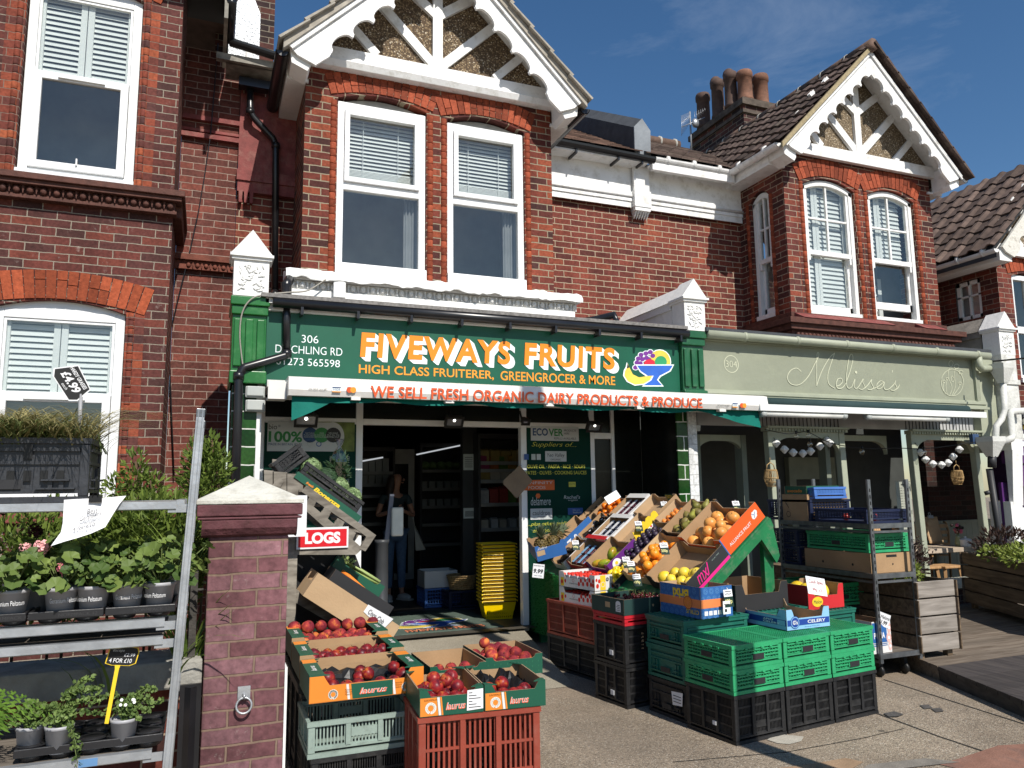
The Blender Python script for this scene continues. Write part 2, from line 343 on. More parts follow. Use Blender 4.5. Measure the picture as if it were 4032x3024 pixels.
def glass(name,tint=(.92,.95,.95),rough=0.0,refl=1.0):
 m=bpy.data.materials.new(name);m.use_nodes=True;nt=m.node_tree;nt.nodes.clear()
 o=_n(nt,'OutputMaterial');t=_n(nt,'BsdfTransparent');t.inputs[0].default_value=tuple(tint)+(1,)
 gl=_n(nt,'BsdfGlossy');gl.inputs['Roughness'].default_value=rough;gl.inputs[0].default_value=(refl,refl*.93,refl*.82,1)
 lw=_n(nt,'LayerWeight');pw_=_n(nt,'Math',operation='POWER');pw_.inputs[1].default_value=4;nt.links.new(lw.outputs['Facing'],pw_.inputs[0]);fr=_n(nt,'Math',operation='MULTIPLY_ADD');fr.inputs[1].default_value=.9;fr.inputs[2].default_value=.14;nt.links.new(pw_.outputs[0],fr.inputs[0])
 tc=_n(nt,'TexCoord');nz=_n(nt,'TexNoise');nz.inputs['Scale'].default_value=1.5;nt.links.new(tc.outputs['Object'],nz.inputs['Vector'])
 b=_n(nt,'Bump');b.inputs['Strength'].default_value=.12;b.inputs['Distance'].default_value=.05;nt.links.new(nz.outputs['Fac'],b.inputs['Height']);nt.links.new(b.outputs['Normal'],gl.inputs['Normal'])
 mx=_n(nt,'MixShader');nt.links.new(fr.outputs[0],mx.inputs[0]);nt.links.new(t.outputs[0],mx.inputs[1]);nt.links.new(gl.outputs[0],mx.inputs[2]);nt.links.new(mx.outputs[0],o.inputs[0])
 return m
def emit(name,col,s):
 m=bpy.data.materials.new(name);m.use_nodes=True;nt=m.node_tree;nt.nodes.clear()
 o=_n(nt,'OutputMaterial');e=_n(nt,'Emission');e.inputs[0].default_value=tuple(col)+(1,);e.inputs[1].default_value=s;nt.links.new(e.outputs[0],o.inputs[0]);return m
def leafmat(name,a,b_,trans=0.25):
 m,nt,p=_base(name);p.inputs['Roughness'].default_value=.55;p.inputs['Specular IOR Level'].default_value=.3
 g=_n(nt,'NewGeometry');rp=_n(nt,'ValToRGB');rp.color_ramp.elements[0].color=tuple(a)+(1,);rp.color_ramp.elements[1].color=tuple(b_)+(1,);nt.links.new(g.outputs['Random Per Island'],rp.inputs['Fac'])
 nt.links.new(rp.outputs['Color'],p.inputs['Base Color'])
 tr=_n(nt,'BsdfTranslucent');nt.links.new(rp.outputs['Color'],tr.inputs[0]);mx=_n(nt,'MixShader');mx.inputs[0].default_value=trans
 nt.links.new(p.outputs[0],mx.inputs[1]);nt.links.new(tr.outputs[0],mx.inputs[2]);nt.links.new(mx.outputs[0],nt.nodes['Material Output'].inputs[0])
 return m
BR_BAY=brick('brick_bay',[(0,(.055,.024,.021)),(.28,(.11,.029,.023)),(.55,(.18,.04,.025)),(.8,(.25,.056,.028)),(1,(.3,.07,.03))],(.29,.24,.165),0.013,stain=.12)
BR_WALL=brick('brick_wall',[(0,(.105,.03,.025)),(.3,(.17,.042,.03)),(.8,(.21,.05,.032)),(1,(.26,.064,.034))],(.42,.34,.24),0.011,off=.05,stain=.1)
BR_LEFT=brick('brick_house',[(0,(.062,.026,.023)),(.35,(.09,.03,.026)),(.7,(.12,.033,.026)),(1,(.165,.042,.027))],(.27,.23,.18),0.010,stain=.3,off=.11)
BR_PIER=brick('brick_pier',[(0,(.07,.03,.028)),(.4,(.17,.04,.026)),(.75,(.26,.058,.028)),(1,(.36,.09,.035))],(.2,.13,.1),0.008,off=.02)
BR_RED=brick('brick_red_painted',[(0,(.09,.034,.027)),(.5,(.14,.042,.032)),(1,(.185,.053,.037))],(.3,.22,.18),0.010,off=.07)
BR_CAFE=brick('brick_cafe',[(0,(.06,.026,.023)),(.4,(.125,.034,.027)),(.75,(.17,.042,.028)),(1,(.24,.056,.03))],(.33,.26,.19),0.011,off=.16)
BR_FAR=brick('brick_far',[(0,(.07,.026,.024)),(.5,(.16,.04,.028)),(1,(.22,.05,.03))],(.27,.2,.15),0.010,off=.19)
BR_DARK=brick('brick_chimney',[(0,(.03,.022,.022)),(.5,(.08,.032,.028)),(1,(.13,.045,.032))],(.2,.17,.13),0.012)
RUBBED=mat('red_rubbed_brick',(.25,.056,.026),.8,.25,30,.4,90,.2,island=.4)
RUBBED2=mat('orange_arch_brick',(.27,.06,.025),.8,.25,30,.4,90,.2,island=.35)
MORTAR=mat('arch_mortar',(.26,.2,.13),.9,.2,20)
TERRA=mat('dark_terracotta',(.09,.035,.025),.7,.3,14,.4,60,.3)
TERRAR=mat('red_painted_terracotta',(.2,.05,.045),.7,.25,10,.3,60,.3,stain=(.3,.15,.12),stain_amt=.5,stain_scale=9)
WHITE=mat('white_gloss_paint',(.78,.78,.77),.5,.06,5,.15,40,.35,stain=(.46,.44,.38),stain_amt=.6,stain_scale=8)
WHITEOLD=mat('white_masonry_paint',(.76,.76,.74),.7,.08,5,.5,25,.3,stain=(.5,.49,.46),stain_amt=.45,stain_scale=5)
UPVC=mat('white_plastic_frame',(.78,.79,.79),.3,.03,4,0,None,.5,stain=(.55,.54,.5),stain_amt=.3,stain_scale=3)
PEBBLE=speckle('pebbledash',(.1,.07,.045),[(0,(.1,.065,.04)),(.3,(.2,.14,.08)),(.55,(.29,.21,.12)),(.8,(.42,.33,.21)),(.93,(.6,.52,.4))],62,bump=.9)
PEBBLE2=speckle('pebbledash_pale',(.12,.09,.058),[(0,(.14,.105,.065)),(.3,(.22,.168,.105)),(.55,(.29,.225,.145)),(.8,(.39,.315,.215)),(.93,(.52,.46,.37))],62,bump=.9)
BLACKP=mat('black_gutter_plastic',(.012,.012,.014),.3,.2,6,0,None,.5)
TILE=mat('brown_roof_tile',(.075,.052,.044),.85,.3,8,.4,50,.2,island=.45,stain=(.2,.17,.13),stain_amt=.4,stain_scale=5)
TILE2=mat('old_clay_roof_tile',(.1,.06,.045),.85,.3,8,.4,50,.2,island=.4)
TILEGREY=mat('pale_concrete_tile',(.36,.33,.28),.9,.2,10,.4,60,.2)
TILEFAR=mat('far_roof_tile',(.12,.085,.07),.85,.3,8,.4,50,.2,island=.35)
LEAD=mat('grey_lead',(.2,.22,.24),.5,.15,5,.3,20,.4)
FELT=mat('dark_roof_felt',(.055,.06,.068),.8,.2,8,.4,60,.3)
FELTG=mat('grey_mineral_felt',(.2,.19,.18),.9,.3,30,.5,120,.2)
FOIL=mat('silver_flashing',(.36,.375,.39),.45,.15,6,1.0,40,.5,metal=.55)
DARKIN=mat('dark_room',(.4,.4,.4),.9,.2,3)
BLIND=mat('white_blind',(.7,.71,.69),.6,.04,3)
GLASS=glass('window_glass',(.86,.9,.9))
GLASSD=glass('shop_glass',(.9,.93,.92))
GREEN=mat('shop_green_paint',(.003,.085,.044),.42,.08,4,.0,None,.45)
GREENP=mat('bright_green_paint',(.015,.13,.025),.3,.12,4,.1,30,.5,stain=(.1,.25,.1),stain_amt=.35,stain_scale=8)
ORANGE=mat('orange_lettering',(.85,.24,.015),.4,.04,3)
OCHRE=mat('amber_lettering',(.8,.3,.03),.4,.04,3)
WHT=mat('white_lettering',(.78,.84,.84),.4,.03,3)
DARKPANEL=mat('black_glass_tile',(.006,.007,.006),.2,.2,3,spec=.2)
# ================================================================ the buildings
def arch_open(x0,x1,z0,zs,rise,n=10):
 p=[(x0,z0),(x1,z0),(x1,zs)]
 for i in range(1,n):
  t=i/n;p.append((x1+(x0-x1)*t,zs+rise*4*t*(1-t)))
 return p+[(x0,zs)]
def voussoirs(mb,x0,x1,zs,rise,th,y0,y1,n,mi=0,gap=.008):
 w=(x1-x0)
 for i in range(n):
  a=(i+gap/w*n*.5)/n;b=(i+1-gap/w*n*.5)/n
  def q(t,up):
   x=x0+w*t;z=zs+rise*4*t*(1-t)
   nx=-rise*4*(1-2*t)/w;L=math.hypot(nx,1)
   return(x+nx/L*up,z+up/L)
  k=random.choice((1,1,.33,.66,.5));yj=y0+random.uniform(-.003,.003)
  if k==1:mb.py([q(a,0),q(b,0),q(b,th),q(a,th)],yj,y1,mi);continue
  mb.py([q(a,0),q(b,0),q(b,th*k-.004),q(a,th*k-.004)],yj,y1,mi)
  mb.py([q(a,th*k+.004),q(b,th*k+.004),q(b,th),q(a,th)],yj+.001,y1,mi)
def bullnose(mb,x,y,z0,z1,r=.03,mi=0):
 z=z0;k=0
 while z<z1-.02:
  e=min(z+.069,z1);mb.lathe([(r*.93,z),(r,z+.006),(r,e-.004),(r*.93,e+.003)],(x,y+.012,0),8,mi);z+=.076
def frame_rect(mb,x0,x1,z0,z1,w,y0,y1,mi=0):
 mb.box(x0,x0+w,y0,y1,z0,z1,mi);mb.box(x1-w,x1,y0,y1,z0,z1,mi)
 mb.box(x0+w,x1-w,y0,y1,z0,z0+w,mi);mb.box(x0+w,x1-w,y0,y1,z1-w,z1,mi)
def pane(parent,x0,x1,z0,z1,y,name='pane',m=None):
 mb=MB();mb.quad((x0,y,z0),(x1,y,z0),(x1,y,z1),(x0,y,z1));return mb.build(name,m or GLASS,parent)
def slats(parent,x0,x1,z0,z1,y,step=.05,name='blind',d=.045,tilt=.5,stiles=None):
 mb=MB();z=z0
 while z<z1:
  mb.add([(x0,y-d/2*math.cos(tilt),z-d/2*math.sin(tilt)),(x1,y-d/2*math.cos(tilt),z-d/2*math.sin(tilt)),(x1,y+d/2*math.cos(tilt),z+d/2*math.sin(tilt)),(x0,y+d/2*math.cos(tilt),z+d/2*math.sin(tilt))],[(0,1,2,3)]);z+=step
 for a,b in(stiles or[]):mb.box(a,b,y-.03,y+.02,z0-.03,z1+.02)
 return mb.build(name,BLIND,parent)
def room(parent,x0,x1,y0,y1,z0,z1,m=None):
 mb=MB();mb.quad((x0,y1,z0),(x1,y1,z0),(x1,y1,z1),(x0,y1,z1));mb.quad((x0,y0,z0),(x0,y1,z0),(x0,y1,z1),(x0,y0,z1));mb.quad((x1,y0,z0),(x1,y1,z0),(x1,y1,z1),(x1,y0,z1))
 mb.quad((x0,y0,z0),(x1,y0,z0),(x1,y1,z0),(x0,y1,z0));mb.quad((x0,y0,z1),(x1,y0,z1),(x1,y1,z1),(x0,y1,z1));return mb.build('room',m or DARKIN,parent)
def beads(mb,x0,x1,y,z,r,step,mi=0):
 n=int((x1-x0)/step)
 for i in range(n+1):
  x=x0+(x1-x0)*i/n;mb.ell((x,y,z),r*.85,r*.8,r,8,5,mi)
  if i<n:
   xm=x0+(x1-x0)*(i+.5)/n;mb.add([(xm-.016,y-.004,z+r),(xm+.016,y-.004,z+r),(xm,y-r*.7,z-r),],[(0,1,2)],mi)
   mb.box(xm-.004,xm+.004,y-r*.6,y+.01,z-r,z+r,mi)
def bargeboard(mb,ax,az,ex,ez,y0,y1,w=.25,nb=6,r=.085,first=.3,mi=0):
 """straight upper edge from the apex to the foot, lower edge cut in scallops"""
 d=V((ex-ax,ez-az));L=d.length;d.normalize();nrm=V((-d.y,d.x))
 if nrm.y>0:nrm=-nrm
 pts=[(0,0),(L,0)]
 pts+=[(L,.10),(L-.07,w+.02),(L-.24,w+.03)]
 pitch=(L-.30-first)/nb;s=L-.30
 for k in range(nb):
  c=s-pitch*.5
  for i in range(0,11):
   a=math.pi*i/10;pts.append((c+math.cos(a)*pitch*.44,w-.0-math.sin(a)*r))
  s-=pitch
  pts.append((s+.01,w+.012))if k<nb-1 else None
 pts.append((w*.95,w))
 P=[(ax+d.x*a+nrm.x*b,az+d.y*a+nrm.y*b)for a,b in pts]
 mb.py(P,y0,y1,mi)
def struts(mb,cx,zb,s,y0,y1,ap):
 w=.095
 def bar(x0,z0,x1,z1,ww=w,yo=0):
  d=V((x1-x0,z1-z0));d.normalize();n=V((-d.y,d.x))*ww/2
  mb.py([(x0+n.x,z0+n.y),(x1+n.x,z1+n.y),(x1-n.x,z1-n.y),(x0-n.x,z0-n.y)],y0+yo,y1)
 bar(cx,zb,cx,ap-.1,.1)
 for k in(-1,1):
  bar(cx+k*.02,zb+.62,cx+k*.52,zb+1.0,w,.003)
  bar(cx+k*.03,zb+.02,cx+k*.78,zb+.76,w,.004)
  bar(cx+k*.66,zb+.02,cx+k*1.06,zb+.42,w*.85,.002)
def tiles(parent,ridge,eave,y0,y1,expo,tw,roll,m,name='roof',thick=.022):
 """tiled slope running in Y; ridge and eave are (x, z); courses overlap and every tile has a roll"""
 mb=MB();a=V((ridge[0],0,ridge[1]));b=V((eave[0],0,eave[1]));d=b-a;L=d.length;d.normalize();up=V((-d.z,0,d.x))
 if up.z<0:up=-up
 nc=max(1,round(L/expo));ex=L/nc;nt_=max(1,round((y1-y0)/tw));wt=(y1-y0)/nt_;K=6
 for c in range(nc):
  for t in range(nt_):
   vs=[]
   jit=random.uniform(-.004,.004)
   for r_ in(0,1):
    for k in range(K+1):
     q=k/K;h=roll*max(0,math.sin(q*math.pi*2))**.7*1.0
     p=a+d*(ex*(c+(-.25 if r_==0 else 1)))+up*(h+jit+(0.006 if r_==0 else thick+.012));vs.append((p.x,y0+wt*(t+q),p.z))
   for k in range(K+1):
    p=V(vs[K+1+k])-up*thick;vs.append(tuple(p))
   fs=[(k,k+1,K+2+k,K+1+k)for k in range(K)]+[(K+1+k,K+2+k,2*K+3+k,2*K+2+k)for k in range(K)]
   mb.add(vs,fs)
 return mb.build(name,m,parent)
def halfgutter(mb,a,b,r=.06,mi=0):
 a,b=V(a),V(b);d=(b-a).normalized();s=d.cross(V((0,0,1))).normalized();vs=[];n=8
 for p in(a,b):
  for rr in(r,r*.88):
   for k in range(n+1):
    t=math.pi*k/n;vs.append(p+s*(rr*math.cos(t))-V((0,0,rr*math.sin(t))))
 fs=[]
 for k in range(n):
  fs+=[(k,k+1,2*n+3+k,2*n+2+k),(n+1+k,n+2+k,3*n+4+k,3*n+3+k)]
 N=n+1
 for e in(0,2*N):fs+=[(e+k,e+k+1,e+N+k+1,e+N+k)for k in range(n)]
 fs+=[(0,N,3*N,2*N),(n,N+n,3*N+n,2*N+n)]
 mb.add(vs,fs,mi)
 mb.ext([a+s*(r*math.cos(math.pi*k/n))-V((0,0,r*math.sin(math.pi*k/n)))for k in range(n+1)],d*.004,mi);mb.ext([b+s*(r*math.cos(math.pi*k/n))-V((0,0,r*math.sin(math.pi*k/n)))for k in range(n+1)],d*-.004,mi)
 # ---------------------------------------------------------------- left house
LH=thing('brick_house','dark red brick house at the left edge with white shuttered windows','house',(-1.6,8.4,GZ))
lx1=-.37;ux0,ux1=W(64,687,7.5).x,W(522,742,7.5).x;uz0=W(300,716,7.5).z;uz1=W(562,25,7.5).z+.02
gx1=W(494,1243,7.5).x;gx0=gx1-1.0;gz0,gz1=W(240,2012,7.5).z,W(494,1243,7.5).z
mb=MB()
mb.wall([(-5.2,GZ-.1),(lx1,GZ-.1),(lx1,5.35),(-5.2,5.35)],[arch_open(ux0-.01,ux1+.01,uz0,uz1,.1),arch_open(gx0-.01,gx1+.01,gz0,gz1,.09)],YB,.14,0,0)
mb.build('wall',BR_LEFT,LH)
mb=MB();mb.box(lx1-.02,lx1-.001,YB+.003,YW,GZ-.1,5.35);mb.build('side_wall',BR_RED,LH)
for(a,b,z0,z1)in((ux0,ux1,uz0,5.2),(gx0,gx1,gz0,gz1)):
 for(p,s)in((b,1),(a,-1)):
  mb=MB();u,v=sorted((p+s*.012,p+s*.16));mb.wall([(u,z0-.02),(v,z0-.02),(v,z1+.02),(u,z1+.02)],[],YB-.006);bullnose(mb,p+s*.055,YB-.008,z0,z1,.03);mb.build('window_pier',BR_PIER,LH)
mb=MB();voussoirs(mb,gx0-.16,gx1+.16,gz1+.0,.1,.25,YB-.014,YB+.08,17);mb.build('window_arch',RUBBED2,LH)
mb=MB();voussoirs(mb,ux0-.16,ux1+.16,uz1,.1,.25,YB-.014,YB+.08,17);mb.build('window_arch',RUBBED2,LH)
mb=MB();cz=W(360,768,7.3).z
zc=2.60
mb.box(-5,lx1+.10,YB-.17,YB+.02,zc+.075,zc+.13);mb.box(-5,lx1+.075,YB-.14,YB+.02,zc+.035,zc+.075);mb.box(-5,lx1+.02,YB-.07,YB+.02,zc-.045,zc+.035);mb.box(-5,lx1+.035,YB-.085,YB+.02,zc-.075,zc-.045)
mb.box(lx1,lx1+.10,YB+.02,YW,zc+.075,zc+.13);mb.box(lx1,lx1+.075,YB+.02,YW,zc-.07,zc+.075)
beads(mb,-2.9,lx1-.02,YB-.085,zc-.003,.036,.098)
mb.build('cornice',TERRA,LH,bevel=.006)
mb=MB();beads(mb,-.24,.18,YW-.06,2.32,.028,.08);mb.box(lx1,.2,YW-.06,YW,2.28,2.37);mb.box(lx1,.2,YW-.1,YW,2.37,2.43);mb.build('terracotta_band',mat('red_terracotta',(.15,.045,.028),.8,.3,14,.4,60),LH)
def lwindow(x0,x1,z0,z1,zm,rise):
 mb=MB();mb.py(arch_open(x0,x1,z0,z1+.001,rise)[2:],YB+.06,YB+.11)if rise else None
 mb.box(x0,x0+.075,YB+.05,YB+.11,z0,z1);mb.box(x1-.075,x1,YB+.05,YB+.11,z0,z1);mb.box(x0+.075,x1-.075,YB+.05,YB+.11,z1-.075,z1);mb.box(x0+.075,x1-.075,YB+.05,YB+.11,z0,z0+.085)
 mb.box(x0-.01,x1+.01,YB-.005,YB+.05,z0-.005,z0+.05)
 w=mb.build('window',UPVC,LH,bevel=.005)
 mb=MB();frame_rect(mb,x0+.078,x1-.078,z0+.088,zm+.03,.065,YB+.02,YB+.06);mb.box(x0+.27,x1-.27,YB-.002,YB+.02,zm-.02,zm+.01);mb.box((x0+x1)/2-.007,(x0+x1)/2+.007,YB+.002,YB+.02,z0+.135,z0+.2)
 mb.build('sash',UPVC,w,bevel=.004)
 mb=MB();frame_rect(mb,x0+.078,x1-.078,zm+.033,z1-.078,.02,YB+.06,YB+.1);mb.build('sash',UPVC,w)
 pane(w,x0+.1,x1-.1,z0+.12,zm,YB+.045);pane(w,x0+.09,x1-.09,zm+.04,z1-.02,YB+.075)
 c=(x0+x1)/2
 slats(w,x0+.1,c-.03,zm+.05,z1-.03,YB+.135,.052,'shutter',.05,1.15,[(c-.055,c-.004),(c+.004,c+.055),(x0+.08,x0+.12)]);slats(w,c+.03,x1-.1,zm+.05,z1-.03,YB+.135,.052,'shutter',.05,1.15,[(x1-.12,x1-.08)])
 return w,c
wu,c_=lwindow(ux0,ux1,uz0,uz1,W(300,318,7.5).z,.1)
wg,c_=lwindow(gx0,gx1,gz0,gz1,W(300,1570,7.5).z,.09)
slats(wg,gx0+.1,c_-.03,gz0+.12,W(300,1570,7.5).z-.03,YB+.16,.055,'shutter',.02,.0);slats(wg,c_+.03,gx1-.1,gz0+.12,W(300,1570,7.5).z-.03,YB+.16,.055,'shutter',.02,.0)
room(LH,-2.4,-.45,YB+.2,YW-.02,GZ,5.2)
mb=MB();mb.box(gx0-.12,gx1+.12,YB-.09,YB+.04,gz0-.09,gz0-.012);mb.build('window_sill',TERRAR,LH,bevel=.008)
mb=MB();mb.box(-3,-.3,YB-.03,YB-.004,gz0-.55,gz0-.38);mb.build('plinth_band',mat('flaking_white_paint',(.5,.47,.42),.9,.3,12,.6,40,.2,stain=(.1,.05,.04),stain_amt=.9,stain_scale=14),LH)
mb=MB();mb.box(lx1,.195,YW,YW+.2,GZ-.1,4.75);mb.build('recessed_wall',BR_RED,LH)
mb=MB()
for z,h,d in((3.92,.05,.05),(3.80,.03,.03),(3.72,.05,.06)):mb.box(lx1,.2,YW-d,YW,z,z+h)
mb.build('frieze_moulding',TERRAR,LH)
mb=MB();mb.box(-5.2,.0,YB-.45,YW+.1,5.15,5.28);mb.box(-5.2,.02,YB-.47,YB-.44,5.1,5.36);mb.build('eaves',mat('soffit_shade_black',(.03,.03,.03),.6),LH)  # near-black colour stands in for the shadow under the eaves
mb=MB();mb.box(.0,.035,7.35,8.3,4.55,5.6);mb.box(-.06,.56,7.9,7.97,4.43,4.5);mb.box(0.035,.5,7.95,8.3,4.43,4.48);mb.build('gutter_board',mat('dirty_cream_paint',(.3,.28,.24),.8,.3,10,stain=(.03,.03,.03),stain_amt=.7),LH)
mb=MB();halfgutter(mb,(.06,7.85,4.62),(.58,7.85,4.55),.06);mb.tube([(.06,7.35,4.75),(.06,7.86,4.62)],.05);mb.build('gutter',BLACKP,LH)
mb=MB();mb.box(-5.2,.05,YB-.2,12,5.36,5.5);mb.build('roof',TILE2,LH)
mb=MB()
pts=[V((W(x,y,7.42).x,7.42 if y>760 and y<1600 else 7.6,W(x,y,7.42).z))for x,y in((857,180),(850,300),(838,420),(820,540),(800,660),(775,760))]
mb.tube([W(x,y,8.3)for x,y in((858,170),(846,330),(828,540),(806,690),(782,830),(745,1000),(700,1180),(672,1300),(668,1420),(676,1640),(686,1880))],.006,5)
tag(mb.build('cable',BLACKP),'thin dark cable trailing down the red recessed wall between the houses','cable')
mb=MB();cx0,cx1=W(850,100,9.0).x,W(1080,120,9.0).x
mb.box(cx0,cx1,9.0,10.0,4.2,8.0);chl=mb.build('chimney',BR_DARK,LH)
mb=MB();a,b=W(920,100,8.9).x,W(1022,100,8.9).x
mb.py([(a-.05,4.95),(b,4.95),(b,5.55),(b-.08,5.75),(a+.08,5.75),(a-.05,5.5)],8.75,8.99);mb.build('flashing',FOIL,chl)
mb=MB();a,b=W(918,260,8.8).x,W(1020,260,8.8).x;mb.box(a,b,8.72,8.98,4.25,4.78);mb.build('flashing',FOIL,chl)
mb=MB();mb.tube([W(982,180,8.6),W(976,320,8.6)],.04,10);mb.build('waste_pipe',WHITEOLD,LH)
HEADB=mat('shaded_head_board',(.3,.29,.26),.8,.2,10,.3);CURT=mat('grey_curtain',(.22,.225,.23),.9)  # head board grey includes the shade under the window arch
# ---------------------------------------------------------------- fruit shop building
FS=thing('shop_building','red brick gabled building over the green fronted fruit shop','shop',(2.7,8.6,GZ))
mb=MB();h1,h2=arch_open(1.115,2.05,2.13,3.99,.09),arch_open(2.28,3.175,2.13,3.96,.09)
mb.wall([(.79,2.02),(3.51,2.02),(3.51,4.42),(.79,4.42)],[h1,h2],YB,.12)
mb.build('bay_wall',BR_BAY,FS)
mb=MB();mb.box(.79,.81,YB+.002,YW,2.0,4.4);mb.build('bay_side_wall',BR_BAY,FS);mb=MB();mb.box(3.49,3.51,YB+.002,YW,2.0,4.4);mb.build('bay_side_wall',BR_BAY,FS)
for x in(1.115-.04,2.05+.04,2.28-.04,3.175+.04):mb=MB();bullnose(mb,x,YB-.002,2.13,3.97,.035);mb.build('window_jamb',RUBBED,FS)
mb=MB();voussoirs(mb,1.04,2.12,4.01,.09,.22,YB-.012,YB+.1,15);mb.build('window_arch',RUBBED,FS);mb=MB();voussoirs(mb,2.2,3.25,3.98,.09,.22,YB-.012,YB+.1,15)
mb.build('window_arch',RUBBED,FS)
for(x0,x1,zt)in((1.12,2.045,3.97),(2.285,3.17,3.94)):
 mb=MB();zm=W(1361,730,7.5).z
 mb.box(x0,x0+.07,YB+.03,YB+.1,2.13,zt);mb.box(x1-.07,x1,YB+.03,YB+.1,2.13,zt);mb.box(x0+.07,x1-.07,YB+.03,YB+.1,zt-.09,zt);mb.box(x0-.005,x1+.005,YB-.02,YB+.1,2.13,2.25)
 mb.box(x0+.07,x1-.07,YB+.03,YB+.1,zm-.05,zm+.03)
 w=mb.build('window',UPVC,FS,bevel=.005);mb=MB();mb.py(arch_open(x0,x1,2,zt+.002,.085)[2:],YB+.085,YB+.1);mb.build('head_board',HEADB,w)
 mb=MB();n=14;xe=x1-.06
 for e_,w_ in((xe-.14,.14),):mb.add([(e_+w_*i/n,YB+.16+.02*math.sin(i*1.7),z_)for i in range(n+1)for z_ in(2.25,3.05)],[(2*i,2*i+2,2*i+3,2*i+1)for i in range(n)],0,True)
 mb.build('curtain',CURT,w)
 mb=MB();frame_rect(mb,x0+.072,x1-.072,zm+.032,zt-.092,.05,YB+.0,YB+.06);mb.build('sash',UPVC,w,bevel=.004)
 pane(w,x0+.1,x1-.1,zm+.06,zt-.1,YB+.05);pane(w,x0+.06,x1-.06,2.24,zm-.04,YB+.06)
 slats(w,x0+.1,x1-.1,3.3,zt-.1,YB+.14,.042,'blind',.045,1.0)
 mb=MB()
 for k in range(9):mb.box(x0+.1,x1-.1,YB+.12,YB+.16,3.17+k*.014,3.178+k*.014)
 for q in(.3,.7):
  xx=x0+(x1-x0)*q;mb.box(xx-.003,xx+.003,YB+.105,YB+.108,3.1,zt-.14)
 mb.build('blind',BLIND,w)
room(FS,.85,3.45,YB+.2,YW+.6,2.05,4.4)
mb=MB();zs=W(1700,1160,7.2).z
SEC=[(7.05,1.95),(7.045,1.985),(7.09,2.03),(7.2,2.075),(7.32,2.10),(7.44,2.135)];random.seed(17);NS=70
vs=[(.62+3.04*i/NS,y_+random.uniform(-.009,.009),z_+random.uniform(-.011,.011)+.008*math.sin(i*.7+k))for i in range(NS+1)for k,(y_,z_)in enumerate(SEC)]
mb.add(vs,[(i*6+k,(i+1)*6+k,(i+1)*6+k+1,i*6+k+1)for i in range(NS)for k in range(5)],0,True)
mb.px([(7.1,1.952),(7.1,2.0),(7.3,2.07),(7.44,2.10),(7.44,1.88),(7.2,1.88),(7.2,1.952)],.625,3.655)
mb.box(.68,3.60,7.13,7.4,1.70,1.862)
mb.build('window_sill',mat('white_rough_paint',(.82,.82,.8),.6,.06,4,1.0,14,.4),FS)
mb=MB();mb.box(.66,3.62,7.15,7.19,1.864,1.948);beads(mb,.68,3.6,7.14,1.906,.034,.092);mb.build('egg_and_dart_moulding',WHITEOLD,FS)
AX,AZ=2.155,5.80
mb=MB();mb.wall([(.7,4.36),(3.62,4.36),(AX,5.72)],[],YB-.02);mb.build('gable_panel',PEBBLE,FS)
mb=MB();mb.box(.76,3.56,YB-.075,YB-.021,4.36,4.50);mb.box(.76,3.56,YB-.1,YB+.02,4.27,4.36);mb.px([(YB-.1,4.27),(YB-.13,4.335),(YB-.1,4.355)],.76,3.56);struts(mb,AX,4.49,1,YB-.065,YB-.021,AZ);mb.build('gable_timbers',WHITE,FS,bevel=.004)
mb=MB();bargeboard(mb,AX,AZ,.60,4.24,7.1,7.135,r=.072,first=.16);bargeboard(mb,AX,AZ,3.71,4.24,7.1001,7.1351,r=.072,first=.16)
for s in(-1,1):
 mb.beam((AX,7.085,AZ-.02),(AX+s*1.555,7.085,4.22),.03,.05,0,(0,0,1))
mb.build('bargeboard',WHITE,FS,bevel=.004)
mb=MB()
for s in(-1,1):
 e=AX+s*1.555
 mb.add([(AX,7.14,AZ-.03),(AX,7.44,AZ-.03),(e,7.44,4.22),(e,7.14,4.22)],[(0,1,2,3)])
 mb.py([(e,4.24),(e-s*.02,4.1),(e-s*.17,4.04),(e-s*.20,4.1),(e-s*.2,4.42)],7.14,7.42)
 mb.box(e-s*.001,e-s*.215,7.421,9.2,4.08,4.11);mb.box(e,e-s*.02,7.421,9.2,4.112,4.24)
mb.build('soffit',WHITEOLD,FS)
mb=MB()
for s in(-1,1):
 e=V((AX+s*1.62,0,AZ+.09-1.62));a=V((AX,0,AZ+.09))
 mb.add([(a.x,7.05,a.z),(a.x,10.5,a.z),(e.x,10.5,e.z),(e.x,7.05,e.z),(a.x,7.05,a.z-.09),(a.x,10.5,a.z-.09),(e.x,10.5,e.z-.09),(e.x,7.05,e.z-.09)],[(0,1,2,3),(4,7,6,5),(0,3,7,4),(2,6,7,3)if False else(3,2,6,7),(1,5,6,2)])
 n=7
 for k in range(n):
  p=a+(e-a)*(k/n);q=a+(e-a)*((k+1.12)/n);up=V((s,0,1)).normalized()
  b0,b1,b2,b3=p+up*.005,q+up*.035,q+up*.01,p-up*.01
  mb.ext([(v.x,7.0,v.z)for v in(b0,b1,b2,b3)],(0,.3,0))
mb.build('roof',TILEGREY,FS)
mb=MB();halfgutter(mb,(.53,7.12,4.19),(.53,9.2,4.19),.062);mb.build('gutter',BLACKP,FS);mb=MB();halfgutter(mb,(3.78,7.12,4.19),(3.78,8.3,4.19),.062);mb.build('gutter',BLACKP,FS)
mb=MB();mb.box(.2,.8,YW,YW+.2,1.5,4.75);mb.build('recessed_wall',BR_WALL,FS);mb=MB();mb.box(3.5,5.1,YW+.0,YW+.2,1.5,4.2);mb.build('recessed_wall',BR_WALL,FS)
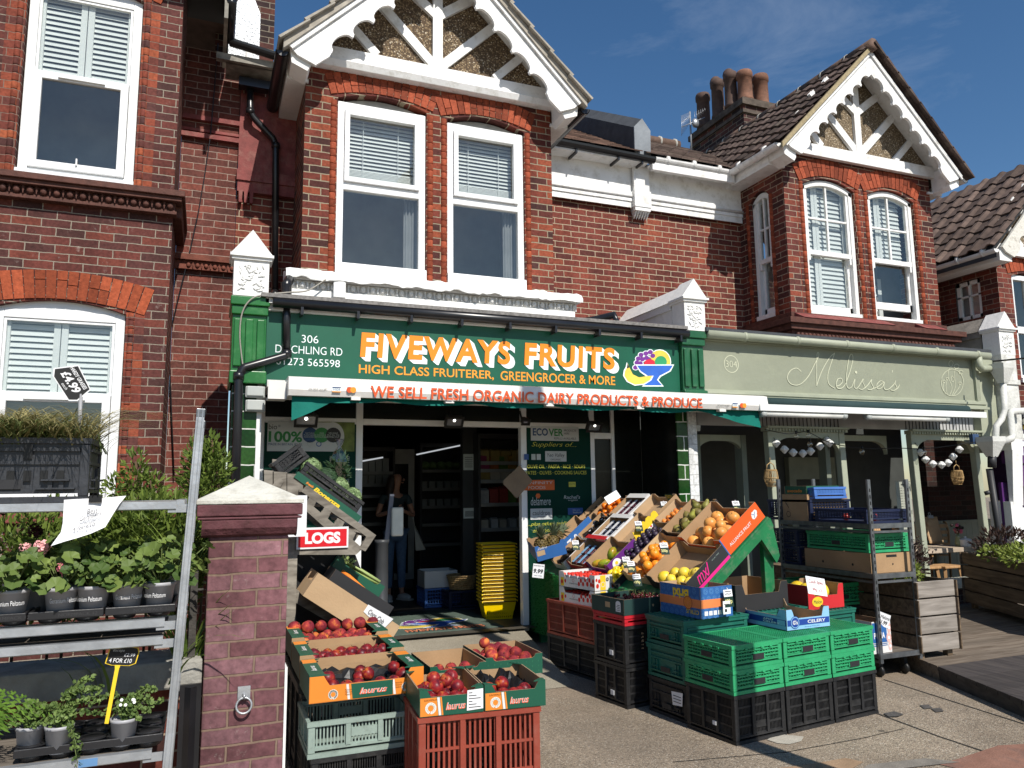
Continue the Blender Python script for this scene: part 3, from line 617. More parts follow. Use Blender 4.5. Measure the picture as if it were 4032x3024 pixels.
mb=MB();mb.box(.2,.8,YW-.05,YW-.002,3.42,4.3);mb.box(.19,.8,YW-.09,YW-.05,3.30,3.36);mb.box(.19,.8,YW-.08,YW-.002,3.36,3.42);mb.box(.2,.8,YW-.07,YW-.002,3.18,3.30)
for k in range(3):mb.py([(.215+k*.055,3.18),(.255+k*.055,3.18),(.25+k*.055,3.06),(.22+k*.055,3.06)],YW-.07,YW)
mb.build('red_frieze',TERRAR,FS)
mb=MB();mb.box(3.52,5.1,YW-.055,YW-.002,3.70,4.26);mb.box(3.52,5.06,YW-.075,YW-.056,3.62,3.70);mb.box(3.52,5.06,YW-.09,YW-.076,3.70,3.745);mb.tube([(3.52,YW-.09,3.77),(5.06,YW-.09,3.77)],.022);mb.box(3.52,5.06,YW-.085,YW-.056,3.79,3.83)
mb.box(3.5,5.2,8.08,YW-.056,4.17,4.19);mb.build('frieze',WHITE,FS)
mb=MB();mb.box(5.06,5.29,YW-.13,YW-.09,3.84,4.2);mb.box(5.05,5.30,YW-.15,YW-.03,3.62,3.84);mb.box(5.06,5.29,YW-.14,YW-.03,3.57,3.62)
for k in range(6):mb.add([(5.07+k*.037,YW-.13,3.57),(5.10+k*.037,YW-.13,3.57),(5.085+k*.037,YW-.05,3.47),(5.07+k*.037,YW-.02,3.57),(5.10+k*.037,YW-.02,3.57)],[(0,1,2),(0,2,3),(1,4,2)])
mb.build('corbel',WHITE,FS)
mb=MB();halfgutter(mb,(3.6,8.08,4.27),(5.28,8.08,4.24),.07);
for x in(3.72,4.15,4.75,5.1):mb.box(x-.012,x+.012,8.06,8.28,4.14,4.24)
mb.build('gutter',BLACKP,FS)
def fslope(parent,x0,x1,y0,z0,y1,z1,m,tw=.26,expo=.2):
 mb=MB();n=max(1,round((x1-x0)/tw));d=V((0,y1-y0,z1-z0));nc=round(d.length/expo);up=V((0,-d.z,d.y)).normalized()
 for c in range(nc):
  for t in range(n):
   o=(tw/2 if c%2 else 0);a=x0+(x1-x0)*t/n+o;b=a+(x1-x0)/n-.005;j=random.uniform(0,.006)
   p=V((0,y0,z0))+d*(c/nc)+up*(.022+j);q=V((0,y0,z0))+d*((c+1.1)/nc)+up*.004
   mb.add([(a,p.y,p.z),(b,p.y,p.z),(b,q.y,q.z),(a,q.y,q.z),(a,p.y,p.z-.015),(b,p.y,p.z-.015)],[(0,1,2,3),(0,4,5,1)])
 return mb.build('roof',m,parent)
fslope(FS,3.3,5.1,8.05,4.29,10.4,5.75,TILE2)
mb=MB();mb.add([(3.3,8.1,4.27),(7.4,8.1,4.27),(7.4,10.45,5.73),(3.3,10.45,5.73),(3.3,8.1,4.18),(7.4,8.1,4.18)],[(0,1,2,3),(0,4,5,1)]);mb.build('roof_underlay',FELT,FS)
fp=[(x,z)for x,z in((W(2500,600,8.1).x,W(2500,600,8.1).z),(W(2562,612,8.1).x,W(2562,612,8.1).z),(W(2561,515,8.1).x,W(2561,515,8.1).z),(W(2528,466,8.1).x,W(2528,466,8.1).z),(W(2497,498,8.1).x,W(2497,498,8.1).z))]
mb=MB();mb.py([(fp[0][0],4.2)]+[(fp[1][0],4.2)]+fp[2:],8.1,8.12,1);mb.ext([(x,8.12,z)for x,z in fp],(0,2.3,1.35),0)
mb.build('party_parapet',[FELT,LEAD],FS)
mb=MB();zt=4.2
mb.tube([(3.72,8.12,4.22),(3.72,8.15,4.05),(3.66,8.27,3.86),(3.66,8.27,1.95),(3.68,8.2,1.85),(3.7,8.05,1.82)],.036,10)
for z in(3.5,2.4):mb.lathe([(.045,z),(.045,z+.03)],(3.66,8.27,0),10)
mb.build('downpipe',BLACKP,FS)
mb=MB()
P=[W(985,330,8.2),W(985,440,8.2),W(1000,465,8.2),W(1075,545,8.25),W(1086,575,8.25),W(1082,1150,8.25)]
mb.tube(P,.036,10);mb.tube([W(1082,1150,8.25),W(1082,1165,8.1)],.04,10)
for p in(P[0],P[1],P[4]):mb.lathe([(.045,-.03),(.045,.03)],p,10)
mb.box(W(940,330,8.15).x,W(1110,350,8.15).x,8.1,8.22,W(1000,350,8.15).z,W(1000,318,8.15).z)
mb.build('downpipe',BLACKP,FS)
mb=MB();mb.tube([W(1128,1160,7.0),W(1128,1120,6.98),W(1140,1100,7.05)],.045,12);mb.tube([W(1128,1120,6.97),W(1128,1392,6.97)],.036,12)
p0,p1,p2=W(1128,1392,6.97),W(957,1450,6.9),W(940,1480,6.9);mb.tube([W(1128,1380,6.97),p0,W(1120,1402,6.96),W(965,1446,6.9),p1,p2,W(938,1600,6.9),V((W(925,1900,6.9).x+.01,6.9,-1.4))],.037,12)
for p in(p0,p2,W(1128,1180,6.97)):mb.lathe([(.046,-.03),(.046,.03)],p,12)
mb.build('downpipe',BLACKP,FS)
# ---------------------------------------------------------------- the green shopfront
def WXp(x,y,X):
 d=(x-2016)/F*CR-(y-1512)/F*CU+CF
 return d*(X/d.x)
def cB(cx,cy):return 900+cx*.54250,1100+cy*.5425
def cC(cx,cy):return 2000+cx*.54250,1100+cy*.5425
def cD(cx,cy):return 2832+cx*.54250,1200+cy*.5425
def span(x0,x1,y0,y1,Y):
 xm=(x0+x1)/2;ym=(y0+y1)/2
 sl=(W(x1,ym,Y).z-W(x0,ym,Y).z)
 a,b=W(xm,y1,Y),W(xm,y0,Y)
 return W(x0,ym,Y).x,W(x1,ym,Y).x,a.z,b.z
def ptext(mb,t,px0,px1,py0,py1,Y,mi=0,bold=0.,shear=0.,dx=0,dz=0,sp=1.0):
 x0,x1,z0,z1=span(px0,px1,py0,py1,Y)
 mb.text(t,(x0+dx,Y,z0+dz),(x1-x0,0,0),(0,0,z1-z0),mi,bold,shear,sp)
def crv(pts,n=5):
 P=[V(p)for p in pts];out=[]
 for i in range(len(P)-1):
  a,b,c,d=P[max(i-1,0)],P[i],P[i+1],P[min(i+2,len(P)-1)]
  for k in range(n):
   t=k/n;out.append(.5*((2*b)+(c-a)*t+(2*a-5*b+4*c-d)*t*t+(3*b-a-3*c+d)*t**3))
 return out+[P[-1]]
def stroke(mb,pts,w,mi=0):
 P=[V(p)for p in pts];vs=[]
 for i,p in enumerate(P):
  t=P[min(i+1,len(P)-1)]-P[max(i-1,0)];n=V((-t.z,0,t.x))
  n=n.normalized()*w/2 if n.length>1e-7 else V((0,0,w/2));j=V((0,-.0002*(i%40),0));vs+=[p+n+j,p-n+j]
 mb.add(vs,[(2*i,2*i+1,2*i+3,2*i+2)for i in range(len(P)-1)],mi)
mb=MB();mb.box(.46,4.80,YS,YS+.06,.93,1.60);fas=mb.build('fascia_sign',GREEN,FS)
mb=MB();Y=YS-.003
ptext(mb,'306',*(cB(530,0)[0],cB(652,0)[0],cB(0,406)[1],cB(0,462)[1]),Y,0,-.005)
ptext(mb,'DITCHLING RD',cB(340,0)[0],cB(826,0)[0],cB(0,486)[1],cB(0,543)[1],Y,0,-.005)
ptext(mb,'01273 565598',cB(345,0)[0],cB(808,0)[0],cB(0,575)[1],cB(0,628)[1],Y,0,-.005)
FW=(cB(955,0)[0],cB(2045,0)[0],cB(0,416)[1],cB(0,592)[1]);FR=(cC(118,0)[0],cC(775,0)[0],cC(0,478)[1],cC(0,640)[1])
for k in range(12):
 for t,q in(('FIVEWAYS',FW),('FRUITS',FR)):ptext(mb,t,*q,Y-.0002*k,0,.03,.06,.05*(k+1)/12,-.04*(k+1)/12,1.14)
for t,q in(('FIVEWAYS',FW),('FRUITS',FR)):ptext(mb,t,*q,Y-.005,1,.034,.06,0,0,1.14)
ptext(mb,'HIGH CLASS FRUITERER,',cB(945,0)[0],cB(1925,0)[0],cB(0,640)[1],cB(0,712)[1],Y,2,.012)
ptext(mb,'GREENGROCER & MORE',1971,2422,1471,1507,Y,2,.012)
mb.build('lettering',[WHT,ORANGE,OCHRE],fas)
def logo(mb,f,Y,mi):
 def poly(pts,m,k=0):mb.add([f(a,b,k)for a,b in pts],[tuple(range(len(pts)))],m)
 def circ(cx,cy,rx,ry,m,k,n=20):poly([(cx+rx*math.cos(2*math.pi*i/n),cy+ry*math.sin(2*math.pi*i/n))for i in range(n)],m,k)
 circ(1100,600,84,92,mi['white'],1);circ(1100,600,78,86,mi['yellow'],2)
 for gx,gy in((965,548),(1000,538),(1032,528),(945,575),(975,580),(1005,570),(1050,555),(935,605),(960,610),(1025,585),(925,640)):circ(gx,gy,24,21,mi['white'],1,12)
 for i,(gx,gy)in enumerate(((965,548),(1000,538),(1032,528),(945,575),(975,580),(1005,570),(1050,555),(935,605),(960,610),(1025,585),(925,640))):circ(gx,gy,18,16,mi['purple'],3+i*.1,12)
 circ(1028,615,42,36,mi['red'],5);circ(1108,600,44,44,mi['lime'],6)
 poly([(925,618),(1205,618),(1180,668),(1110,706),(1090,730),(1130,778),(970,778),(1015,730),(1000,704),(955,672)],mi['white'],6.6)
 poly([(935,626),(1195,626),(1170,664),(1100,700),(1080,730),(1118,770),(980,770),(1026,730),(1010,698),(962,666)],mi['blue'],7)
 ban=[(868,612),(880,640),(905,690),(950,712),(1010,702),(1045,700),(1030,730),(985,758),(920,765),(868,740),(843,700),(848,665),(860,645)]
 c=(940,705);poly([(c[0]+(a-c[0])*1.1,c[1]+(b-c[1])*1.12)for a,b in ban],mi['white'],7.6);poly(ban,mi['yellow'],8);poly([(866,612),(880,640),(860,648)],mi['black'],8.6)
LGM=[WHT,mat('logo_yellow',(.75,.55,.08),.5),mat('logo_purple',(.16,.03,.25),.5),mat('logo_red',(.6,.02,.05),.5),mat('logo_green',(.03,.3,.12),.5),mat('logo_blue',(.03,.12,.5),.5),mat('logo_black',(.01,.01,.01),.5)]
LGI=dict(white=0,yellow=1,purple=2,red=3,lime=4,blue=5,black=6)
mb=MB();logo(mb,lambda a,b,k:W(*cC(a,b),YS)+V((0,-.002-.0004*k,0)),YS,LGI);mb.build('fruit_bowl_picture',LGM,fas)
mb=MB();mb.px([(6.86,1.70),(6.86,1.735),(7.12,1.75),(7.5,1.72),(7.5,1.70)],.40,4.84);mb.build('ledge_roof',FELTG,FS)
mb=MB();mb.box(.44,4.80,6.95,7.05,1.60,1.655);mb.box(.44,4.80,6.9,7.0,1.655,1.70);mb.build('soffit_strip',WHITEOLD,FS)
mb=MB();mb.tube([(.50,6.90,1.665),(4.86,6.90,1.655)],.05,12)
for k in range(9):x=.75+k*.5;mb.box(x-.012,x+.012,6.86,6.98,1.56,1.63)
mb.build('gutter',BLACKP,FS)
mb=MB();a=W(2325,1262,7.2);mb.tube([a+V((-.25,.1,-.03)),a,W(2420,1240,7.05),W(2428,1275,6.98)],.04,10);mb.build('waste_pipe',BLACKP,FS)
def pier(x0,x1,m_green):
 mb=MB();mb.box(x0,x1,6.95,7.5,.93,1.70);mb.box(x0-.02,x1+.02,6.9,7.5,1.62,1.70);mb.box(x0-.01,x1+.01,6.92,7.5,1.54,1.62)
 for k in range(3):
  x=x0+(x1-x0)*(k+.5)/3;mb.box(x-.032,x+.032,6.925,6.949,1.08,1.5)
 mb.box(x0-.01,x1+.01,6.91,7.5,.93,1.04);return mb.build('pier',m_green,FS,bevel=.008)
pier(.17,.455,GREENP);pier(4.81,5.09,mat('deep_green_paint',(.012,.09,.035),.35,.15,5,.1,30,.5,stain=(.1,.2,.12),stain_amt=.3,stain_scale=8))
def capital(x0,x1,parent,coping=True,m=WHITEOLD,m2=None):
 mb=MB();c=(x0+x1)/2;h=(x1-x0)/2
 mb.box(x0,x1,6.90,7.14,1.702,2.05);mb.box(x0-.035,x1+.035,6.86,7.16,2.05,2.075);mb.box(x0-.02,x1+.02,6.88,7.16,2.025,2.05)
 for i,s in enumerate((1,.72,.45)):mb.py([(c-(h+.03)*s,2.075+.02*i),(c+(h+.03)*s,2.075+.02*i),(c,2.075+.02*i+(h+.08)*s)],6.89-.008*i*(-1 if i else 1),7.16)
 for i in range(46):
  a_=random.uniform(0,3.14);mb.ell((random.uniform(x0+.05,x1-.05),6.899,random.uniform(1.75,1.98)),.008,.012,random.uniform(.015,.034),6,4,0,Matrix.Rotation(a_,4,'Y'))
 o=mb.build('capital',m,parent)
 if coping:
  mb=MB();mb.ext([(x0-.03,7.16,2.06),(x1+.03,7.16,2.06),(c,7.16,2.06+h+.06)],(0,1.19,0));mb.box(x0+.01,x1-.01,7.16,8.35,1.5,2.06);mb.box(x0-.015,x1+.015,7.16,8.35,1.98,2.06);mb.build('coping',m2 or m,parent)
 return o
capital(.165,.46,FS,False);capital(4.83,5.10,FS)
TILEG=brick('green_glazed_tile',[(0,(.005,.03,.006)),(.5,(.012,.06,.012)),(1,(.03,.10,.02))],(.62,.62,.58),.012,.26,.155,bump=.2);TILEG.node_tree.nodes['Principled BSDF'].inputs['Roughness'].default_value=.12
mb=MB();mb.box(.19,.40,7.0,7.6,GZ-.05,.93);mb.build('tiled_pilaster',TILEG,FS)
mb=MB();mb.box(.40,.44,6.99,7.6,GZ-.05,.93);mb.build('pilaster_edge',WHITEOLD,FS)
mb=MB();mb.box(4.735,4.87,7.0,7.02,GZ-.05,.93);mb.build('tiled_pilaster',TILEG,FS);mb=MB();mb.box(4.737,4.87,7.021,7.74,GZ-.05,.93);mb.build('black_tiled_panel',DARKPANEL,FS)
WBRICK=brick('white_painted_brick',[(0,(.68,.68,.66)),(1,(.78,.78,.76))],(.6,.6,.58),.012,.226,.11,bump=1.0)
mb=MB();mb.box(4.872,4.985,6.99,7.62,GZ-.05,.93);mb.build('pilaster_edge',WBRICK,FS)
BOXGREY=mat('grey_plastic_box',(.42,.44,.42),.5,.05)
for y0,y1 in((1519,1563),(1573,1619)):
 mb=MB();x0,x1=W(968,0+y0,6.9).x,W(1046,y0,6.9).x;z0,z1=W(1000,y1,6.9).z,W(1000,y0,6.9).z;mb.box(x0,x1,6.93,6.99,z0,z1);mb.box(x0+.01,x1-.01,6.915,6.93,z0+.012,z1)
 mb.build('junction_box',BOXGREY,FS,bevel=.008)
mb=MB();mb.box(W(1312,1090,7.1).x,W(1360,1090,7.1).x,7.06,7.1,W(1335,1175,7.1).z,W(1335,1098,7.1).z);mb.build('junction_box',WHITEOLD,FS,bevel=.006)
mb=MB();mb.tube(crv([W(*cB(705,0),7.05),W(*cB(640,45),7.04),W(*cB(560,85),7.0),W(*cB(430,95),6.9),W(*cB(280,110),6.88),W(*cB(170,140),6.88),W(*cB(100,240),6.9),W(*cB(82,420),6.92),W(*cB(105,640),6.93)]),.007,6);mb.build('cable',mat('grey_cable',(.3,.28,.24),.6),FS)
mb=MB();Z0=-1.5
for a,b in((.44,.52),(1.40,1.47),(3.2,3.27),(4.05,4.11),(4.33,4.37)):mb.box(a,b,YG-.03,YG+.05,Z0,.95)
for a,b in((.52,1.40),(1.47,3.2),(3.27,4.05)):mb.box(a,b,YG-.03,YG+.05,.66,.72)
mb.box(4.11,4.33,YG-.03,YG+.05,.55,.62)
mb.build('shop_window_frame',UPVC,FS,bevel=.005)
mb=MB();mb.box(.52,1.40,YG-.004,YG+.02,.72,.95);mb.box(1.47,3.2,YG+.0,YG+.02,.72,.95);mb.box(3.27,4.05,YG,YG+.02,.72,.95);mb.build('transom_light',DARKPANEL,FS)
mb=MB();mb.box(4.37,4.735,YG,YG+.02,Z0,.95);mb.box(4.11,4.33,YG,YG+.02,.62,.95);mb.box(4.11,4.33,YG+.0,YG+.02,Z0,.55)
for z in(-.8,-.2,.4):mb.box(4.37,4.735,YG-.004,YG,z,z+.008)
mb.box(4.55,4.556,YG-.005,YG,Z0,.95);mb.build('black_tiled_panel',DARKPANEL,FS)
mb=MB();mb.box(.44,4.735,YS+.06,7.7,.93,.97);mb.build('canopy_soffit',DARKIN,FS)
PG=mat('poster_green',(.003,.035,.023),.6,.1,3,spec=.1);PGL=mat('poster_leaf',(.12,.16,.03),.5,.4,12);PWH=mat('poster_white',(.5,.52,.51),.5,.04);PGR=mat('poster_mid_green',(.03,.2,.05),.5);PNAVY=mat('poster_navy',(.02,.06,.16),.5);PDK=mat('poster_dark',(.02,.02,.02),.5);PYEL=mat('poster_yellow',(.5,.5,.06),.5);POR=mat('poster_orange',(.55,.1,.01),.5);PBL=mat('poster_blue',(.04,.1,.3),.5);PTX=mat('poster_text',(.45,.5,.48),.5)
PM=[PG,PWH,PGR,PNAVY,PDK,PYEL,POR,PBL,PTX,PGL]
Yp=YG-.045
def rect(mb,x0,x1,y0,y1,Y,mi):
 mb.quad((W(x0,y0,Y).x,Y,W((x0+x1)/2,y1,Y).z),(W(x1,y0,Y).x,Y,W((x0+x1)/2,y1,Y).z),(W(x1,y0,Y).x,Y,W((x0+x1)/2,y0,Y).z),(W(x0,y0,Y).x,Y,W((x0+x1)/2,y0,Y).z),mi)
mb=MB();mb.box(.52,1.40,YG-.04,YG+.02,Z0,.66,0);pl=mb.build('window_poster',PM,FS)
mb=MB();Y=Yp
def R_(x0,x1,y0,y1,mi,k=1):rect(mb,*(cB(x0,0)[0],cB(x1,0)[0],cB(0,y0)[1],cB(0,y1)[1]),Yp-.0006*k,mi)
R_(640,916,1035,1248,9,1);R_(285,770,1035,1248,1,2)
mb.disc(W(*cB(755,1142),Yp-.0016),(1,0,0),(0,0,1),(W(*cB(840,1142),Yp).x-W(*cB(755,1142),Yp).x),1,24,(W(*cB(755,1036),Yp).z-W(*cB(755,1142),Yp).z))
ptext(mb,'bio',cB(292,0)[0],cB(352,0)[0],cB(0,1050)[1],cB(0,1088)[1],Yp-.003,4);ptext(mb,'®',cB(360,0)[0],cB(378,0)[0],cB(0,1056)[1],cB(0,1072)[1],Yp-.003,4)
ptext(mb,'100%',cB(290,0)[0],cB(535,0)[0],cB(0,1102)[1],cB(0,1182)[1],Yp-.003,2,.03)
ptext(mb,'MADE IN BRITAIN, BY US.',cB(290,0)[0],cB(538,0)[0],cB(0,1188)[1],cB(0,1208)[1],Yp-.003,3)
for i,(cx,mi,ls)in enumerate(((592,3,('NATURAL','PLANT-BASED','INGREDIENTS')),(676,2,('OUR','RANGE IS','HYPOALLERGENIC')),(760,4,('WE LEAVE','OUT ALL THE','HORRIBLE STUFF')))):
 mb.disc(W(*cB(cx,1130),Yp-.003-.0004*i),(1,0,0),(0,0,1),.075,mi)
 for j,t in enumerate(ls):mb.textm(t,W(*cB(cx,1116+j*14),Yp-.0046),(1,0,0),(0,0,1),.014,8,0,0,.12)
for cx,mi in((590,8),(655,7),(716,8),(772,8)):mb.ring(W(*cB(cx,1195),Yp-.003),(1,0,0),(0,0,1),.022,.008,mi)
ptext(mb,'Opening Times',cB(738,0)[0],cB(872,0)[0],cB(0,1290)[1],cB(0,1312)[1],Yp-.001,8)
for a,b in((735,737),(875,877)):R_(a,b,1286,1316,8)
for a,b in((1286,1288),(1314,1316)):R_(735,877,a,b,8)
for j,t in enumerate(('8:00am - 5:45pm','8:00am - 5:45pm','8:00am - 5:45pm','8:00am - 5:45pm','8:00am - 5:45pm','8:00am - 5:30pm','Closed Apart from Xmas')):ptext(mb,t,cB(770,0)[0],cB(876,0)[0],cB(0,1324+j*18.6)[1],cB(0,1335+j*18.6)[1],Yp-.001,8)
R_(760,876,1452,1454,8);ptext(mb,'01273 565598',cB(762,0)[0],cB(874,0)[0],cB(0,1457)[1],cB(0,1475)[1],Yp-.001,8)
mb.build('print',PM,pl)
mb=MB();mb.box(3.27,4.05,YG-.04,YG+.02,Z0,.66,0);pr=mb.build('window_poster',PM,FS)
mb=MB()
def Q(x0,x1,y0,y1,mi,k=1):rect(mb,*(cC(x0,0)[0],cC(x1,0)[0],cC(0,y0)[1],cC(0,y1)[1]),Yp-.0006*k,mi)
def QT(t,x0,x1,y0,y1,mi,bold=0,shear=0):ptext(mb,t,cC(x0,0)[0],cC(x1,0)[0],cC(0,y0)[1],cC(0,y1)[1],Yp-.002,mi,bold,shear)
Q(165,512,1068,1172,1);QT('ECO',180,290,1080,1135,3,.03);QT('VER',295,402,1084,1138,2,.03);QT('PRODUCTS',408,495,1090,1105,4);QT('HERE',408,446,1112,1126,4);QT('REFILLS AVAILABLE',335,495,1147,1163,4)
QT('Suppliers of...',172,495,1182,1224,5,-.008,.35)
Q(270,424,1247,1322,1);QT('Yeo Valley',284,412,1262,1296,4,0,.2);QT('ORGANIC',310,386,1302,1314,4)
for a,b,m_ in((117,150,7),(170,200,8),(208,238,1)):Q(a,b,1268,1310,m_)
QT('OLIVE OIL · PASTA · RICE · SOUPS',140,560,1345,1372,5,.012);QT('PATES · OLIVES · COOKING SAUCES',130,570,1390,1416,5,.012)
Q(110,337,1456,1530,6);QT('INFINITY',150,325,1466,1486,8);QT('FOODS',148,272,1500,1522,8)
Q(441,491,1470,1506,5);QT('CCTV',445,486,1478,1492,4)
def X_(x,y):return 1900+x*.5425,1900+y*.5425
def XT(t,x0,x1,y0,y1,mi,bold=0,shear=0):ptext(mb,t,X_(x0,0)[0],X_(x1,0)[0],X_(0,y0)[1],X_(0,y1)[1],Yp-.002,mi,bold,shear)
def XR(x0,x1,y0,y1,mi):rect(mb,X_(x0,0)[0],X_(x1,0)[0],X_(0,y0)[1],X_(0,y1)[1],Yp-.0006,mi)
XT('delamere',350,495,105,165,8,.0,.05);mb.disc(W(*X_(403,97),Yp-.002),(1,0,0),(0,0,1),.03,6,6);XT("Rachel's",590,708,92,118,8,0,.15);XT('organic',622,692,122,136,8)
XR(347,505,188,268,1);XT('cauldron',364,488,203,236,4,.0);XT('ORGANIC',398,456,245,253,4)
XR(619,728,184,232,7);XT('follow us on',655,705,192,204,8);XT('facebook.',655,722,208,222,8,.01)
XT('...plus other quality',325,640,285,318,5,0,.35);XT('and more',365,520,332,360,5,0,.35)
mb.build('print',PM,pr)
AWH=mat('white_awning_metal',(.72,.7,.66),.35,.05,3,stain=(.5,.46,.4),stain_amt=.4,stain_scale=3)
aw=MB();aw.px([(6.60,.80),(6.58,.85),(6.60,.955),(6.66,.97),(6.95,.97),(6.95,.80)],.625,5.635)
awn=aw.build('awning',[AWH],FS)
mb=MB();Y=6.572
REDL=mat('rust_red_lettering',(.62,.09,.02),.5)
ptext(mb,'WE SELL FRESH ORGANIC DAIRY PRODUCTS & PRODUCE',1459,2765,1543,1586,Y,0,.02)
ptext(mb,'WE NOW ACCEPT',cB(580,0)[0],cB(720,0)[0],cB(0,789)[1],cB(0,803)[1],Y,1);ptext(mb,'WE NOW ACCEPT',cC(1520,0)[0],cC(1610,0)[0],cC(0,909)[1],cC(0,920)[1],Y,1)
for(f,x0,x1,y0,y1,m0,m1)in((cB,753,815,781,819,60,62),(cC,1630,1668,898,930,60,62)):
 a,b=f(x0,y0),f(x1,y1);rect(mb,a[0],b[0],a[1],b[1],Y+.001,3);rect(mb,a[0],b[0],a[1],a[1]+4.5,Y,2);rect(mb,a[0],b[0],b[1]-4,b[1],Y,4);ptext(mb,'VISA',a[0]+3,b[0]-3,a[1]+6,b[1]-6,Y,2,0,.2)
for(f,x0,x1,y0,y1)in((cB,861,922,783,822),(cC,1688,1728,900,931)):
 a,b=f(x0,y0),f(x1,y1);rect(mb,a[0],b[0],a[1],b[1],Y+.001,2);c=W((a[0]+b[0])/2,(a[1]+b[1])/2,Y);mb.disc(c+V((-.016,0,0)),(1,0,0),(0,0,1),.026,0);mb.disc(c+V((.016,-.0006,0)),(1,0,0),(0,0,1),.026,4)
mb.build('lettering',[REDL,PDK,PNAVY,WHT,OCHRE],awn)
VAL=mat('teal_awning_cloth',(.0,.13,.10),.7,.15,6,.2,40,.2)
mb=MB();n=60;vs=[]
for i in range(n+1):
 x=.66+4.9*i/n;d=.022+.028*abs(math.sin(i/n*math.pi*6))
 if i<4:d=.05+.16*(4-i)/4
 if i>n-8:d=.05+.14*(i-n+8)/8*(1 if i<n else.95)
 vs+=[(x,6.66,.80),(x+.01*math.sin(i),6.64-.02*math.sin(i*1.3),.80-d)]
mb.add(vs,[(2*i,2*i+2,2*i+3,2*i+1)for i in range(n)],0,True);mb.build('valance',VAL,awn)
mb=MB();mb.box(.47,.62,6.72,6.9,.78,.80);mb.box(.47,.62,6.72,6.75,.80,.93);mb.box(.47,.62,6.85,6.95,.90,.96)
for x in(1.15,2.0,3.0,4.0,5.0):mb.box(x,x+.08,6.59,6.65,.775,.80)
mb.box(4.7,5.7,6.95,7.0,.85,.93);mb.build('awning_bracket',AWH,awn)
FLB=mat('black_lamp_body',(.012,.012,.012),.45);LENS=mat('lamp_reflector',(.35,.37,.4),.2,.1,20,metal=.6);LED=emit('lamp_glow',(1,.96,.85),6)
def flood(px_,py_,w,Y,label,ox=0):
 c=W(px_,py_,Y);h=w*.62
 t=thing('floodlight',label,'floodlight',c,0,'floodlights under the awning')
 M=Matrix.Rotation(RAD(35),4,'X')
 mb=MB();mb.T=M
 mb.box(-w/2,w/2,.0,.05,-h/2,h/2);frame_rect(mb,-w/2-.01,w/2+.01,-h/2-.01,h/2+.01,.022,-.015,.0);mb.box(-w*.3,w*.3,.05,.09,-h*.3,h*.3);mb.build('housing',FLB,t,V((0,0,0)))
 mb=MB();mb.T=M;mb.quad((-w/2+.01,-.001,-h/2+.01),(w/2-.01,-.001,-h/2+.01),(w/2-.01,-.001,h/2-.01),(-w/2+.01,-.001,h/2-.01));mb.build('reflector',LENS,t,V((0,0,0)))
 mb=MB();mb.T=M;mb.disc((ox*w,-.006,.02),(1,0,0),(0,0,1),w*.075,0,12);mb.build('bulb',LED,t,V((0,0,0)))
 mb=MB();mb.tube([(0,.05,0),(0,.12,.06),(0,.16,.13)],.012,6);mb.build('bracket',FLB,t,V((0,0,0)))
flood(1205,1655,.20,7.5,'black floodlight over the bio poster, glowing')
flood(1788,1662,.18,7.5,'black floodlight above the shop doorway, glowing')
flood(2070,1662,.08,7.5,'small floodlight at the right door jamb, glowing')
flood(2340,1682,.16,7.4,'black floodlight over the right green poster, glowing')
mb=MB();c=W(2618,1652,7.4)
t=thing('security_camera','white dome security camera above the black tiled panel','security camera',c)
mb.lathe([(.035,-.0),(.042,.03),(.042,.06),(.03,.07)],(0,0,0),14,0,Matrix.Rotation(RAD(80),4,'X'));mb.build('housing',UPVC,t,V((0,0,0)))
mb=MB();mb.ell((0,-.005,0),.03,.03,.03,10,6);mb.build('lens',FLB,t,V((0,0,0)))
# ---------------------------------------------------------------- ground
PAV=speckle('exposed_aggregate',(.24,.2,.15),[(0,(.11,.085,.066)),(.22,(.24,.188,.138)),(.5,(.34,.268,.197)),(.8,(.45,.365,.275)),(.94,(.5,.45,.38))],120,bump=.6,big=(.235,.18,.13),bigscale=1.2,spots=True)
RAMP=speckle('fine_concrete',(.3,.27,.21),[(0,(.2,.17,.13)),(.3,(.28,.245,.185)),(.8,(.36,.32,.25)),(.95,(.45,.42,.35))],190,bump=.25)
mb=MB();mb.quad((-60,-60,GZ),(90,-60,GZ),(90,60,GZ),(-60,60,GZ));structure(mb.build('pavement',PAV))
rx0,rx1=1.35,3.02
mb=MB();mb.add([(rx0,7.75,-1.45),(rx1+.16,7.75,-1.45),(rx1-.03,6.55,-1.565),(rx0,6.55,-1.565),(rx0,7.75,GZ),(rx1+.16,7.75,GZ),(rx1-.03,6.55,GZ),(rx0,6.55,GZ),(rx0,5.9,GZ+.004),(rx1-.12,5.9,GZ+.004)],[(3,2,1,0),(2,6,5,1),(0,4,7,3),(3,8,9,2),(3,7,8),(2,9,6)])
structure(mb.build('ramp',RAMP))
def patch(name,pix,m,dz):
 mb=MB();mb.add([WG(x,y,GZ+dz)for x,y in pix],[tuple(range(len(pix)))]);o=structure(mb.build(name,m));return o
REDS=mat('red_concrete_paving',(.24,.125,.09),.9,.2,7,.4,90,.2,stain=(.12,.09,.08),stain_amt=.6,stain_scale=5)
BUFF=mat('buff_concrete_paving',(.3,.2,.125),.9,.18,8,.4,90,.2,stain=(.15,.12,.09),stain_amt=.5,stain_scale=5);GREYS=mat('grey_concrete_paving',(.2,.18,.155),.9,.2,8,.4,90,.2)
PALE=mat('pale_mortar',(.4,.37,.31),.9,.15,12,.4,80,.2)
patch('paving_slab',[(3050,3200),(3400,3000),(3330,2984),(3180,3010),(3060,3024),(2900,3200)],BUFF,.004)
patch('paving_slab',[(3410,3200),(3560,3024),(3780,3000),(3640,2985),(3420,3010),(3100,3200)],GREYS,.006)
